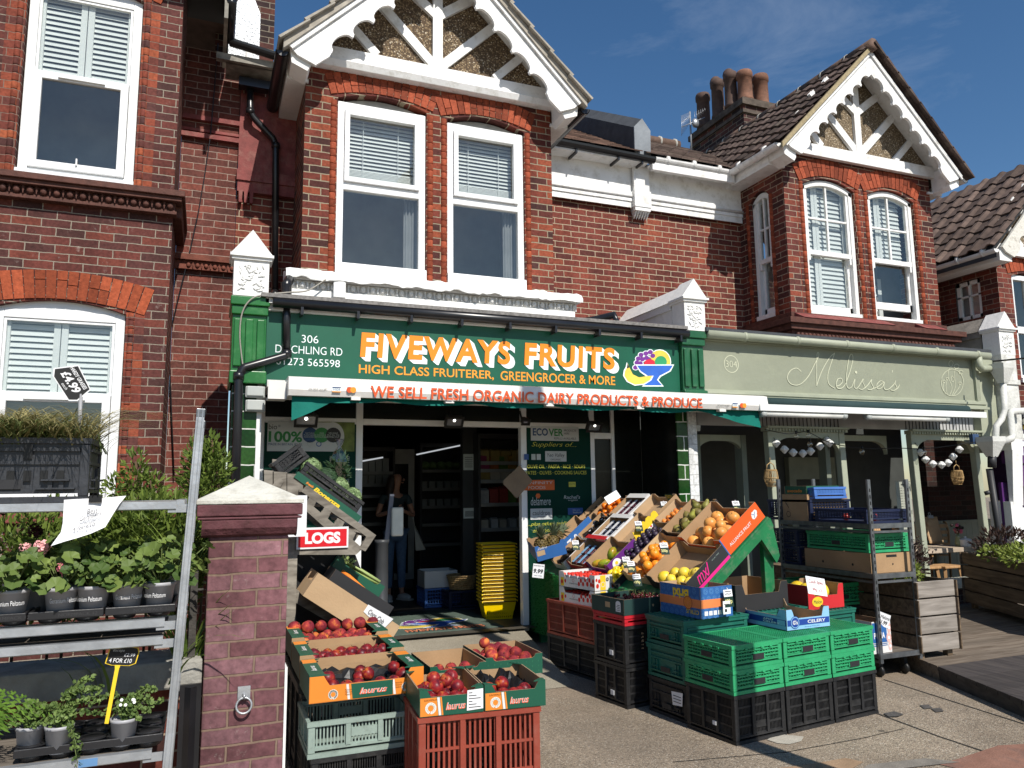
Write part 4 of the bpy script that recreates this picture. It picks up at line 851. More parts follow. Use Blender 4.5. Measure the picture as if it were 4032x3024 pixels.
patch('paving_slab',[(3700,3010),(4100,3100),(4100,2925),(3930,2935),(3780,2985)],REDS,.004)
patch('mortar_patch',[(3020,2912),(3060,2926),(3110,2930),(3155,2918),(3165,2900),(3120,2895),(3060,2890)],PALE,.004)
MET=mat('worn_steel_cover',(.14,.13,.12),.5,.3,20,.3,60,.5,metal=.5)
mb=MB();mb.add([WG(x,y,GZ+.008)for x,y in((3478,2808),(3520,2800),(3560,2812),(3540,2820),(3500,2822))],[(0,1,2,3,4)]);tag(mb.build('inspection_cover',MET),'small steel cover set in the paving beside the black crates','cover')
for i,(x,y)in enumerate(((3645,2782),(3690,2795))):
 mb=MB();mb.add([WG(x+a,y+b,GZ+.006)for a,b in((-25,-6),(10,-9),(28,5),(-5,9))],[(0,1,2,3)]);tag(mb.build('inspection_cover',MET),['small dark cover in the paving left of its twin','small dark cover in the paving, nearer the deck edge'][i],'cover','twin paving covers')
JOINT=mat('dark_paving_joint',(.035,.032,.028),.95)
mb=MB()
def joint(pts,w=.008):
 P=[WG(x,y,GZ+.003)for x,y in pts]
 for a,b in zip(P,P[1:]):
  d=(b-a).normalized();n=V((-d.y,d.x,0))*w;mb.quad(a-n,b-n,b+n,a+n)
joint([(3430,2800),(3700,2900),(4032,3010)]);joint([(3480,2675),(3700,2745),(4032,2850)]);joint([(2650,3000),(3100,2960),(3400,2905),(3560,2868)],.004)
structure(mb.build('paving_joint',JOINT))
DECKM=wood('grey_deck_boards',(.1,.075,.055),(.19,.155,.12),.8,(1,10,10),2.5,.4,island=.2);DECKD=wood('dark_deck_boards',(.035,.03,.03),(.07,.06,.055),.7,(10,1,10),2.5,.3,island=.15)
def dx0(y):return 5.33+(y-3.82)*.374
for nm,ya,yb,m_ in(('deck',4.80,7.0,DECKM),('deck_lower',2.2,4.79,DECKD)):
 mb=MB();y=ya
 while y<yb-.05:
  mb.add([(dx0(y),y,-1.5),(14,y,-1.5),(14,y+.112,-1.5),(dx0(y+.112),y+.112,-1.5),(dx0(y),y,-1.535),(14,y,-1.535),(14,y+.112,-1.535),(dx0(y+.112),y+.112,-1.535)],[(0,1,2,3),(0,4,5,1),(3,7,4,0),(1,5,6,2)]);y+=.118
 mb.add([(dx0(ya)+.01,ya,-1.536),(dx0(yb)+.01,yb,-1.536),(dx0(yb)+.01,yb,GZ),(dx0(ya)+.01,ya,GZ),(14,ya,-1.536),(14,ya,GZ),(14,yb,-1.536)],[(0,1,2,3),(0,4,5,3),(0,1,6,4)]);structure(mb.build(nm,m_))
 # ---------------------------------------------------------------- inside the fruit shop
mb=MB();mb.quad((.44,YG-.2,-1.44),(4.4,YG-.2,-1.44),(4.4,14,-1.44),(.44,14,-1.44));structure(mb.build('shop_floor',mat('dark_vinyl_floor',(.07,.062,.05),.5,.2,4,spec=.2)))
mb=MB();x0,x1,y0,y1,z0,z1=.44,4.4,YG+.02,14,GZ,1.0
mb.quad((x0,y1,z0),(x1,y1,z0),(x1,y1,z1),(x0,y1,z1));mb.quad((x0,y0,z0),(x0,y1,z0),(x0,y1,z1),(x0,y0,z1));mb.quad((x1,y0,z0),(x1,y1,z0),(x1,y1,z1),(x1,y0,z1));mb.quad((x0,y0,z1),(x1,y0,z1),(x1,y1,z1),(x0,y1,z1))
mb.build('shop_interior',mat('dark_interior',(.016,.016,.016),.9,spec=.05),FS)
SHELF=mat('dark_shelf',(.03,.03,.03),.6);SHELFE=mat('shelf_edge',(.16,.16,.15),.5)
STRIP=emit('shelf_strip_light',(.9,.95,1),.45)
def shelfunit(label,x0,x1,y0,y1,zs,top,light=None):
 t=thing('shop_shelving',label,'shelves',((x0+x1)/2,(y0+y1)/2,-1.44),0,'shelving inside the shop');q=V(t.location)
 mb=MB();mb.box(x0,x0+.03,y0,y1,-1.44,top);mb.box(x1-.03,x1,y0,y1,-1.44,top);mb.box(x0,x1,y1-.02,y1,-1.44,top);mb.box(x0,x1,y0,y1,top,top+.06);mb.build('carcass',SHELF,t)
 for z in zs:
  mb=MB();mb.box(x0+.03,x1-.03,y0+.01,y1-.02,z-.03,z,0);mb.box(x0+.03,x1-.03,y0-.005,y0+.01,z-.04,z+.005,1);mb.build('shelf',[SHELF,SHELFE],t)
 if light:mb=MB();mb.tube([light[0],light[1]],.012,6);mb.build('strip_light',STRIP,t)
 return t
z=[W(1930,y,8.9).z for y in(1818,1890,1982,2080,2170)]
shelfunit('dark shelves of bright packets just inside the doorway on the right',3.12,4.2,8.9,9.3,z,.62)
zf=[W(1720,y,11.0).z for y in(1850,1922,1992,2062,2140)]
shelfunit('chilled shelving with salad bags at the back of the shop right of the woman',2.95,3.95,11,11.5,zf,W(1720,1760,11).z,(W(1640,1790,10.95),W(1812,1754,10.95)))
zl=[W(1490,y,10.6).z for y in(1857,1905,1950,2000,2060)]
shelfunit('chilled shelving at the back of the shop left of the woman',1.92,2.5,10.7,11.1,zl,W(1490,1775,10.6).z,(W(1424,1816,10.6),W(1508,1801,10.6)))
t=thing('upright_fridge','tall dark fridge with a pale door frame behind the woman','fridge',(2.75,11.5,-1.44))
x0,x1,zt=W(1515,1850,11.2).x,W(1632,1850,11.2).x,W(1560,1768,11.2).z
mb=MB();frame_rect(mb,x0,x1,-1.3,zt,.09,11.2,11.25);mb.box(x0+.09,x1-.09,11.2,11.25,zt-.22,zt-.09);mb.build('door_frame',mat('grey_fridge',(.3,.3,.28),.5),t)
mb=MB();mb.box(x0,x1,11.26,11.9,-1.44,zt);mb.build('cabinet',SHELF,t)
mb=MB();mb.box(x0+.09,x1-.09,11.22,11.23,-1.21,zt-.22);mb.build('door_glass',DARKPANEL,t)
PKC=[mat('packet_'+n,tuple(q*.45 for q in c),.6,.15,12)for n,c in(('pink',(.4,.03,.12)),('orange',(.5,.14,.02)),('green',(.13,.25,.03)),('amber',(.5,.26,.02)),('red',(.35,.03,.02)),('pasta',(.42,.3,.08)),('cream',(.5,.45,.35)),('white',(.55,.55,.52)))]
def packet_mesh(w,d,h):
 mb=MB();mb.box(-w/2,w/2,-d/2,d/2,0,h*.85);mb.add([(-w/2,-d/2,h*.85),(w/2,-d/2,h*.85),(w/2,d/2,h*.85),(-w/2,d/2,h*.85),(-w/2*.9,0,h),(w/2*.9,0,h)],[(0,1,5,4),(2,3,4,5),(1,2,5),(3,0,4)]);return mb
rows=((W(1930,1755,8.9).z*0+.24,(0,1,2,3,2,1,3,1),.12,.19),(z[0],(5,5,5,5,5,5,5),.13,.16),(z[1],(5,6,6,5,6,6,5),.13,.16),(z[2],(7,4,4,2,1,4,2,1),.11,.2),(z[3],(6,7,6,7,6,7,7,6),.09,.12))
pm={}
mb=MB();mb.box(3.15,4.17,8.91,9.28,.21,.238,0);mb.box(3.15,4.17,8.895,8.91,.20,.243,1);mb.build('shelf',[SHELF,SHELFE],[o for o in bpy.data.objects if o.name=='shop_shelving'][0])
names=['pink packet','orange packet','green packet','amber packet','red packet','yellow pasta bag','cream food bag','small white packet']
where=['top','second','third','fourth','lowest stocked']
for ri,(zz,cs,w,h)in enumerate(rows):
 for i,c in enumerate(cs):
  x=3.22+i*.92/(len(cs)-.6)
  k=(c,w,h)
  if k not in pm:pm[k]=packet_mesh(w,.1,h).mesh('packet',PKC[c])
  o=bpy.data.objects.new('food_packet',pm[k]);COL.objects.link(o);o.location=(x,9.0+random.uniform(-.01,.02),zz+.002);o.rotation_euler=(0,0,random.uniform(-.15,.15));o.scale=(1,1,random.uniform(.9,1.05))
  tag(o,'%s on the %s shelf inside the doorway'%(names[c],where[ri]),'packet','packets on the doorway shelves')
gl=mat('dark_leafy_goods',(.07,.12,.03),.6,.4,30);wl=mat('pale_tubs',(.16,.17,.16),.5)
lm=MB();lm.ell((0,0,.06),.1,.08,.07,8,5);leafm=lm.mesh('bag',gl);tm=MB();tm.box(-.045,.045,-.04,.04,0,.1);tubm=tm.mesh('tub',wl)
for i in range(7):
 o=bpy.data.objects.new('salad_bag',leafm);COL.objects.link(o);o.location=(3.05+i*.13,11.15,zf[0]+.002);o.rotation_euler=(0,0,i);tag(o,'green salad bag on the top back shelf under the strip light','salad bag','salad bags on the back shelf')
for r_ in(1,2):
 for i in range(6):
  o=bpy.data.objects.new('food_tub',tubm);COL.objects.link(o);o.location=(3.02+i*.12,11.08,zf[r_]+.002);tag(o,'small white tub on the %s back shelf right of the woman'%('second' if r_==1 else 'third'),'tub','white tubs on the back shelves')
for r_ in(0,1):
 for i in range(5):
  o=bpy.data.objects.new('milk_carton',tubm);COL.objects.link(o);o.location=(1.98+i*.1,10.8,zl[r_]+.002);o.scale=(1,1,1.9 if r_==0 else 1.2);tag(o,'carton on the %s chilled shelf left of the woman'%('top' if r_==0 else 'second'),'carton','cartons on the left chilled shelf')
t=thing('notice_panel','dark upright panel with paper notices inside the doorway','panel',(3.02,9.2,-1.44))
x0,x1=W(1822,1900,9.1).x,W(1880,1900,9.1).x
mb=MB();mb.box(x0,x1,9.1,9.2,-1.44,.9);mb.build('panel',mat('dark_panel',(.03,.032,.032),.5),t)
for(a,b,c,d)in((1824,1869,1788,1851),(1825,1882,2000,2041)):
 mb=MB();rect(mb,a,b,c,d,9.09,0)
 for k in range(6):rect(mb,a+6,b-8,c+12+k*(d-c-18)/6,c+14+k*(d-c-18)/6,9.089,1)
 mb.build('notice',[PTX,PDK],t)
 # ---------------------------------------------------------------- cafe building
CF_=thing('cafe_building','red brick gabled building over the olive green cafe front','cafe',(8.1,8.6,GZ))
OLIVE=mat('olive_paint',(.26,.275,.205),.6,.06,3,.25,20,.3,stain=(.33,.35,.25),stain_amt=.35,stain_scale=4)
OLIVEF=mat('olive_timber',(.34,.36,.27),.5,.08,5,.15,40,.35)
CREAM=mat('cream_lettering',(.56,.57,.42),.5)
sx=5.975
mb=MB();h1,h2=arch_open(7.15,8.03,2.17,3.93,.12),arch_open(8.27,9.13,2.17,3.93,.12)
mb.wall([(6.83,2.02),(9.47,2.02),(9.47,4.42),(6.83,4.42)],[h1,h2],YB,.12);mb.build('bay_wall',BR_CAFE,CF_)
ya,yb=WXp(2958,900,6.83).y,WXp(3036,900,6.83).y
zsb,zst=WXp(2985,1265,6.83).z,WXp(2985,790,6.83).z
mb=MB()
hs_=arch_open(min(ya,yb),max(ya,yb),zsb,zst,.12);ho=[V((a,b,0))for a,b in[(YB+.002,2.02),(YW,2.02),(YW,4.42),(YB+.002,4.42)]];hi=[V((a,b,0))for a,b in hs_]
fl=ho+hi;mb.add([(6.83,q.x,q.y)for q in fl],[tuple(t)for t in tessellate_polygon([ho,hi])]);n=len(hs_)
mb.add([(6.83,a,b)for a,b in hs_]+[(6.95,a,b)for a,b in hs_],[(i,(i+1)%n,n+(i+1)%n,n+i)for i in range(n)])
mb.build('bay_side_wall',BR_CAFE,CF_);mb=MB();mb.box(9.45,9.47,YB+.002,YW,2.02,4.4);mb.build('bay_side_wall',BR_CAFE,CF_)
for x,r_,o_ in((7.11,.035,-.002),(8.07,.035,-.002),(8.23,.035,-.002),(9.17,.035,-.002),(7.03,.02,.006),(8.15,.02,.006),(9.25,.02,.006)):mb=MB();bullnose(mb,x,YB+o_,2.17,3.95,r_);mb.build('window_jamb',RUBBED,CF_)
for y in(min(ya,yb)-.04,max(ya,yb)+.04):mb=MB();bullnose(mb,6.832,y,zsb,zst,.03);mb.build('window_jamb',RUBBED,CF_)
mb=MB();voussoirs(mb,7.08,8.1,3.96,.12,.23,YB-.012,YB+.1,15);mb.build('window_arch',RUBBED,CF_);mb=MB();voussoirs(mb,8.2,9.2,3.96,.12,.23,YB-.012,YB+.1,15);mb.build('window_arch',RUBBED,CF_)
def sash(parent,a0,a1,z0,zt,f,rise=.11,open_=0.0):
 """f(u, d, z) -> point: u along the wall, d into the building"""
 def bx(mb,u0,u1,d0,d1,p,q):
  vs=[f(u,d,z_)for z_ in(p,q)for u,d in((u0,d0),(u1,d0),(u1,d1),(u0,d1))];mb.add(vs,[(0,3,2,1),(4,5,6,7),(0,1,5,4),(1,2,6,5),(2,3,7,6),(3,0,4,7)])
 zm=z0+(zt-z0)*.475
 mb=MB();bx(mb,a0,a0+.06,.04,.13,z0,zt);bx(mb,a1-.06,a1,.04,.13,z0,zt);bx(mb,a0,a1,.0,.13,z0-.0,z0+.06)
 ar=arch_open(a0,a1,0,zt,rise)[2:];inner=[(u,z_-.075)for u,z_ in ar]
 for i in range(len(ar)-1):
  vs=[f(*p)for p in((ar[i][0],.04,ar[i][1]),(ar[i+1][0],.04,ar[i+1][1]),(inner[i+1][0],.04,inner[i+1][1]),(inner[i][0],.04,inner[i][1]),(ar[i][0],.13,ar[i][1]),(ar[i+1][0],.13,ar[i+1][1]),(inner[i+1][0],.13,inner[i+1][1]),(inner[i][0],.13,inner[i][1]))]
  mb.add(vs,[(0,1,2,3),(3,2,6,7),(0,4,5,1)])
 w=mb.build('window',WHITEOLD,parent,bevel=.004)
 mb=MB();c=(a0+a1)/2
 bx(mb,a0+.06,a0+.1,.055,.1,zm,zt+.01);bx(mb,a1-.1,a1-.06,.055,.1,zm,zt+.01);bx(mb,a0+.06,a1-.06,.05,.1,zm-.01,zm+.055);bx(mb,c-.014,c+.014,.06,.095,zm+.05,zt+rise*.75);bx(mb,a0+.1,a1-.1,.061,.094,zm+(zt-zm)*.52,zm+(zt-zm)*.52+.026)
 for u in(a0+.07,a1-.1):bx(mb,u,u+.03,.05,.1,zm-.09,zm-.01)
 mb.build('sash',WHITE,w,bevel=.003)
 mb=MB();zo=z0+.06+open_
 bx(mb,a0+.06,a0+.105,.1,.14,zo,zm);bx(mb,a1-.105,a1-.06,.1,.14,zo,zm);bx(mb,a0+.06,a1-.06,.1,.14,zo,zo+.1);mb.build('sash',WHITE,w,bevel=.003)
 for q0,q1,d in((zm,zt+rise*.8,.075),(zo+.05,zm,.12)):
  mb=MB();mb.quad(f(a0+.07,d,q0),f(a1-.07,d,q0),f(a1-.07,d,q1),f(a0+.07,d,q1));mb.build('pane',GLASS,w)
 return w,zm
def fshut(w,f,a0,a1,z0,z1,d,tilt=1.0,step=.062,name='shutter',stiles=()):
 mb=MB();z_=z0
 while z_<z1:
  dd=.037*math.cos(tilt);dz=.037*math.sin(tilt);mb.quad(f(a0,d-dd,z_-dz),f(a1,d-dd,z_-dz),f(a1,d+dd,z_+dz),f(a0,d+dd,z_+dz));z_+=step
 for a,b in stiles:mb.quad(f(a,d-.03,z0-.04),f(b,d-.03,z0-.04),f(b,d-.03,z1+.02),f(a,d-.03,z1+.02))
 mb.build(name,BLIND,w)
for(a0,a1,op)in((7.155,8.025,0),(8.275,9.125,.13)):
 f=lambda u,d,z_:(u,YB+d,z_)
 w,zm=sash(CF_,a0,a1,2.17,3.93,f,.11,op)
 s=a0+.30
 if op==0:
  fshut(w,f,a0+.07,s-.03,2.26,3.98,.165,1.2,stiles=((s-.06,s-.002),));fshut(w,f,s+.03,a1-.08,2.26,3.98,.165,1.2,stiles=((s+.002,s+.05),(a1-.12,a1-.07)))
 else:
  fshut(w,f,a0+.07,s-.03,zm+.1,3.98,.165,1.2,stiles=((s-.06,s-.002),));fshut(w,f,s+.03,a1-.12,zm+.1,3.98,.165,1.2,stiles=((s+.002,s+.05),))
  fshut(w,f,a0+.1,a1-.25,2.26,2.9,.5,1.2,.11,'shutter',((a1-.27,a1-.2),))
f=lambda u,d,z_:(6.83+d,u,z_)
w,zm=sash(CF_,min(ya,yb)+.005,max(ya,yb)-.005,zsb,zst,f,.1);fshut(w,f,min(ya,yb)+.07,max(ya,yb)-.07,zsb+.1,zst,.25,.9)
mb=MB();mb.box(6.97,9.4,YB+.55,YB+.56,2.05,4.4);mb.box(6.97,9.4,YB+.2,YB+.55,2.04,2.05);mb.box(6.97,9.4,YB+.14,YB+.55,4.39,4.4);mb.build('room',mat('pale_room',(.25,.25,.24),.8),CF_)
mb=MB()
for z0,z1,d in((2.06,2.17,.05),(1.99,2.06,.22),(1.92,1.99,.17),(1.80,1.92,.10),(1.76,1.80,.14)):
 mb.box(6.83-d,9.47+d*.9,YB-d,YB+.02,z0,z1);mb.box(6.83-d,6.86,YB+.02,YW,z0,z1)
beads(mb,6.80,9.5,YB-.12,1.86,.034,.062);mb.build('cornice',TERRA,CF_,bevel=.006)
mb=MB();mb.px([(YB-.23,2.062),(YB-.02,2.175),(YB-.02,2.063)],6.83,8.35,0);mb.px([(YB-.23,2.062),(YB-.02,2.175),(YB-.02,2.063)],8.9,9.3,0);mb.build('painted_sill',TERRAR,CF_)
mb=MB();mb.px([(7.2,1.76),(7.2,1.80),(YB-.09,1.80),(YB-.09,1.70),(7.16,1.62)],6.75,9.55);mb.build('lead_flashing',FOIL,CF_)
cax,caz=8.13,5.82
mb=MB();mb.wall([(6.7,4.36),(9.6,4.36),(cax,5.74)],[],YB-.02);mb.build('gable_panel',PEBBLE2,CF_)
mb=MB();mb.box(6.76,9.52,YB-.085,YB-.021,4.31,4.47);struts(mb,cax,4.46,1,YB-.065,YB-.021,caz);mb.build('gable_timbers',WHITE,CF_,bevel=.004)
mb=MB();bargeboard(mb,cax,caz,6.60,4.28,7.1,7.135,w=.24,nb=7,r=.062,first=.3);bargeboard(mb,cax,caz,9.68,4.28,7.1001,7.1351,w=.24,nb=7,r=.062,first=.3)
for s in(-1,1):
 for o_ in(.02,.06):mb.beam((cax,7.088,caz-o_),(cax+s*1.55,7.088,caz-1.55-o_),.02,.026,0)
mb.build('bargeboard',WHITE,CF_,bevel=.004)
mb=MB()
for s in(-1,1):
 e=cax+s*1.555
 mb.add([(cax,7.14,caz-.03),(cax,7.44,caz-.03),(e,7.44,4.25),(e,7.14,4.25)],[(0,1,2,3)]);mb.py([(e,4.26),(e-s*.02,4.12),(e-s*.17,4.05),(e-s*.20,4.1),(e-s*.2,4.4)],7.14,7.42)
 mb.box(e-s*.001,e-s*.27,7.421,8.35,4.09,4.12);mb.box(e,e-s*.02,7.421,8.35,4.122,4.26)
mb.build('soffit',WHITE,CF_)
tiles(CF_,(cax,caz+.07),(cax-1.66,caz+.07-1.66),7.06,11.0,.2,.3,.03,TILE)
mb=MB();mb.add([(cax,7.06,caz+.06),(cax,11,caz+.06),(cax+1.66,11,caz-1.6),(cax+1.66,7.06,caz-1.6),(cax-1.6,7.06,caz-1.56),(cax-1.6,11,caz-1.56)],[(0,3,2,1),(0,1,5,4)])
for s in(1,):
 for k in range(9):mb.ext([(cax+1.66*k/9,7.0,caz+.07-1.66*k/9),(cax+1.66*k/9+.03,7.0,caz+.10-1.66*k/9),(cax+1.66*(k+1.1)/9+.02,7.0,caz+.085-1.66*(k+1.1)/9),(cax+1.66*(k+1.1)/9,7.0,caz+.08-1.66*(k+1.1)/9)],(0,.3,0))
mb.build('roof',TILE,CF_)
RIDGE=mat('ridge_tile',(.13,.085,.065),.85,.3,10,.4,50,.2,island=.3);MORT=mat('pale_ridge_mortar',(.42,.4,.35),.9,.2,20)
mb=MB();y=7.02
while y<11:
 mb.tube([(cax,y,caz+.045),(cax,y+.43,caz+.045)],.09,10,0);mb.tube([(cax,y+.425,caz+.045),(cax,y+.455,caz+.045)],.095,10,1);y+=.45
mb.build('ridge_tiles',[RIDGE,MORT],CF_)
mb=MB();mb.ext([(cax-1.64,7.05,caz+.045-1.64),(cax,7.05,caz+.06),(cax,7.05,caz-.01),(cax-1.64,7.05,caz-.03-1.64)],(0,.03,0));mb.build('verge_mortar',mat('sandy_mortar',(.33,.27,.16),.9,.2,25,.4),CF_)
def gut(parent,a,b,r=.06,m=WHITE,br=4):
 mb=MB();halfgutter(mb,a,b,r);a,b=V(a),V(b)
 for i in range(br):
  p=a+(b-a)*((i+.5)/br);d=(b-a).normalized();mb.tube([p-d*.02,p+d*.02],r*1.08,10)
 return mb.build('gutter',m,parent)
gut(CF_,(6.50,7.12,4.24),(6.50,8.12,4.24),.06,WHITE,2);gut(CF_,(5.28,8.08,4.25),(6.5,8.08,4.25),.06,WHITE,3);gut(CF_,(9.78,7.12,4.24),(9.78,8.2,4.24),.06,WHITE,2)
mb=MB();mb.box(5.102,6.83,YW,YW+.2,1.5,4.2);mb.build('recessed_wall',BR_WALL,CF_)
mb=MB();mb.box(5.29,6.83,YW-.055,YW-.002,3.70,4.26);mb.box(5.29,6.82,YW-.075,YW-.056,3.62,3.70);mb.box(5.29,6.82,YW-.09,YW-.076,3.70,3.745);mb.tube([(5.29,YW-.09,3.77),(6.82,YW-.09,3.77)],.022);mb.box(5.29,6.82,YW-.085,YW-.056,3.79,3.83);mb.box(5.25,6.55,8.06,8.12,4.09,4.2);mb.box(5.25,6.83,8.12,8.3,4.17,4.19);mb.build('frieze',WHITE,CF_)
fslope(CF_,5.15,7.3,8.05,4.29,10.4,5.75,TILE)
mb=MB();y0=10.4;mb.tube([(5.0,y0,5.77),(7.3,y0,5.77)],.09,10)
for k in range(8):mb.tube([(5.1+k*.3,y0,5.78),(5.13+k*.3,y0,5.78)],.1,10,1)
mb.build('ridge_tiles',[RIDGE,MORT],CF_)
Yc=9.7;X0=W(2927,430,Yc).x;yl=WXp(2725,560,X0);X1=W(3062,430,Yc).x;ztop=W(2990,400,Yc).z
mb=MB();mb.box(X0,X1,Yc,yl.y,4.6,ztop-.12);ch=mb.build('chimney',BR_DARK,CF_)
mb=MB();mb.box(X0-.05,X1+.05,Yc-.05,yl.y+.05,ztop-.12,ztop-.02);mb.box(X0-.03,X1+.03,Yc-.03,yl.y+.03,ztop-.26,ztop-.2);mb.box(X0,X1,Yc,yl.y,ztop-.02,ztop+.03);mb.build('chimney_cap',mat('sooty_cap',(.1,.08,.065),.9,.4,9,.8,30,.2),ch)
mb=MB();mb.box(X0-.02,X0-.001,Yc,yl.y,ztop-.95,ztop-.55);mb.box(X0-.01,X1+.01,Yc-.02,Yc-.001,ztop-.95,ztop-.5);mb.build('flashing',mat('cement_flashing',(.25,.23,.19),.9,.2,10,.5,40),ch)
POT=mat('clay_chimney_pot',(.2,.1,.065),.8,.25,8,.3,40,.2,stain=(.02,.02,.02),stain_amt=.5,stain_scale=6);POTD=mat('sooty_chimney_pot',(.09,.055,.042),.8,.3,8)
for(x_,ybase,ytop,Yd,r_,m_,hood)in((2770,445,378,10.9,.12,POTD,0),(2828,425,325,10.5,.11,POTD,1),(2880,400,295,10.1,.11,POTD,1),(2935,385,290,9.85,.125,POT,0),(2998,395,305,9.9,.125,POT,0),(2965,370,340,10.4,.11,POTD,0)):
 b=W(x_,ybase,Yd);tp=W(x_,ytop,Yd).z;h=tp-ztop
 mb=MB();mb.lathe([(r_*1.12,0),(r_*1.1,.06),(r_,.09),(r_*.96,h-.13),(r_*1.1,h-.12),(r_*1.12,h-.04),(r_*1.0,h),(r_*.8,h),(r_*.75,h-.1)],(b.x,Yd,ztop+.02),18)
 if hood:mb.ell((b.x,Yd+.03,ztop+h),r_*1.05,r_*.9,r_*1.1,10,6)
 mb.build('chimney_pot',m_,ch)
t=thing('television_aerial','grid television aerial on a pole beside the chimney stack','aerial',W(2722,620,10.8))
AL=mat('dull_aluminium',(.35,.36,.38),.4,.1,5,metal=.6)
mb=MB();mb.tube([W(2724,620,10.8),W(2716,440,10.8)],.016,8);mb.build('mast',AL,t)
mb=MB()
for k in range(8):mb.tube([W(2683+k*4.5,455+k*-2,10.7),W(2684+k*4.5,535-k*7,10.7)],.004,4)
for k in range(6):mb.tube([W(2735+k*8,440-k*3,10.7),W(2736+k*8,480-k*8,10.7)],.004,4)
mb.tube([W(2685,500,10.7),W(2775,462,10.7)],.008,5);mb.tube([W(2685,480,10.7),W(2715,460,10.7)],.005,4);mb.ell(W(2738,485,10.7),.08,.05,.09,8,5);mb.build('grid',AL,t)
mb=MB();mb.box(5.10,9.50,YS,YS+.08,1.05,1.64);cfas=mb.build('fascia_sign',OLIVE,CF_)
mb=MB();Yq=YS-.003
D=lambda p:[W(*cD(a,b),Yq)for a,b in p]
lw=.0095
for path in([(595,485),(560,460),(515,480),(493,530),(520,575),(580,580),(640,525),(690,430),(722,365),(716,346),(708,370),(705,470),(706,590)],[(706,590),(745,480),(800,385),(838,350)],[(838,350),(810,430),(787,510),(795,575),(835,605)],[(845,590),(870,585),(893,560),(885,535),(860,540),(847,575),(858,605),(890,603),(920,565)],[(920,565),(950,480),(970,390),(958,358),(940,390),(922,500),(922,580),(940,607),(965,590)],[(965,590),(985,540),(978,590),(995,608),(1020,580)],[(1020,580),(1045,538),(1040,560),(1056,598),(1035,615),(1012,608)],[(1056,605),(1080,580),(1106,543),(1102,565),(1117,600),(1098,617),(1074,612)],[(1117,608),(1150,595),(1195,560)],[(1195,562),(1170,552),(1143,580),(1150,610),(1180,600),(1197,560),(1192,598),(1210,618),(1240,605)],[(1258,476),(1254,492)],[(1240,605),(1270,575),(1280,550),(1275,572),(1288,602),(1268,622),(1243,618)],[(1270,622),(1295,605),(1308,580)]):stroke(mb,crv(D(path)),lw)
mb.disc(W(*cD(993,490),Yq-.002),(1,0,0),(0,0,1),.018)
c=W(*cD(88,430),Yq);mb.ring(c,(1,0,0),(0,0,1),.097,.008,0,30);mb.textm('304',c+V((0,-.001,0)),(1,0,0),(0,0,1),.075,0,-.012)
el=lambda cx,cy,rx,ry,n=24:[(cx+rx*math.cos(2*math.pi*i/n),cy+ry*math.sin(2*math.pi*i/n))for i in range(n+1)]
for path in(el(1690,565,80,97),[(1640,652),(1625,600),(1632,560)],[(1655,655),(1645,590),(1653,545)],[(1672,658),(1690,600),(1660,520),(1670,460)],[(1690,658),(1715,590),(1705,500),(1718,460)],[(1700,658),(1740,600),(1745,575)],[(1690,515),(1682,540),(1695,560),(1705,540),(1690,515)],el(1630,556,8,9,10),el(1653,538,8,9,10),el(1746,570,9,9,10),el(1680,428,15,22,12),el(1720,448,17,17,12),el(1752,490,14,14,12)):
 stroke(mb,crv(D(path),3),.007)
mb.build('lettering',CREAM,cfas)
mb=MB()
for z0,z1,d in((1.05,1.07,.02),(1.02,1.05,.045),(.985,1.02,.03),(.955,.985,.06)):mb.box(5.10,9.52+d,YS-d,YS+.08,z0,z1)
for k in range(4):mb.box(9.40+k*.03,9.415+k*.03,YS-.035+.008*k,YS,1.07,1.62)
mb.box(9.50,9.84,YS+.02,YS+.4,.4,1.64);mb.build('fascia_moulding',OLIVEF,CF_)
mb=MB();mb.tube([(5.12,6.9,1.675),(9.6,6.9,1.665)],.05,12)
for k in range(6):mb.tube([(5.6+k*.75,6.9,1.672),(5.64+k*.75,6.9,1.672)],.056,12)
gp=[W(*cD(1880,375),6.9),W(*cD(1885,440),6.9),W(*cD(1905,465),6.9),W(*cD(2040,460),6.95)]
mb.tube(gp,.045,10);mb.build('gutter',OLIVEF,CF_)
mb=MB();mb.px([(6.87,1.70),(6.87,1.745),(7.3,1.80),(7.5,1.80),(7.5,1.70)],5.09,9.62)
mb.build('ledge_roof',FELT,CF_)
mb=MB();mb.box(5.1,9.55,6.96,7.0,1.62,1.70);mb.build('soffit_strip',OLIVEF,CF_)
mb=MB();x0,x1=9.84,10.12
mb.box(x0,x1,6.9,7.3,.55,1.70);mb.box(x0-.02,x1+.02,6.88,7.3,1.30,1.36);mb.build('pier',mat('flaking_white_pier',(.62,.62,.58),.8,.2,8,1.0,22,.3,stain=(.25,.24,.22),stain_amt=.6,stain_scale=7),CF_)
mb=MB();mb.box(x0-.06,x0+.16,6.84,7.0,.42,.56);mb.px([(6.84,.42),(6.95,.42),(6.95,-.25),(6.9,-.3)],x0-.05,x0+.14);mb.box(x0-.1,x0+.12,6.9,7.2,-1.5,-.25);mb.build('pilaster',WHITEOLD,CF_)
GREYST=mat('weathered_grey_coping',(.24,.22,.19),.9,.25,8,.6,40,.2)
capital(9.84,10.13,CF_,True,WHITEOLD,GREYST)
AWW=mat('white_bar',(.75,.76,.74),.4,.04)
mb=MB();a,b=W(*cD(285,745),6.6),W(*cD(1925,805),6.6);z0=a.z
mb.box(a.x,b.x,6.57,6.63,z0-.035,z0+.035);mb.build('awning_bar',AWW,CF_)
mb=MB();mb.tube([(a.x,6.72,z0+.07),(b.x-.15,6.72,z0+.07)],.06,12);mb.box(a.x,b.x-.1,6.76,6.99,z0+.09,z0+.13);mb.build('awning_roll',mat('dark_teal_cloth',(.02,.045,.045),.8),CF_)
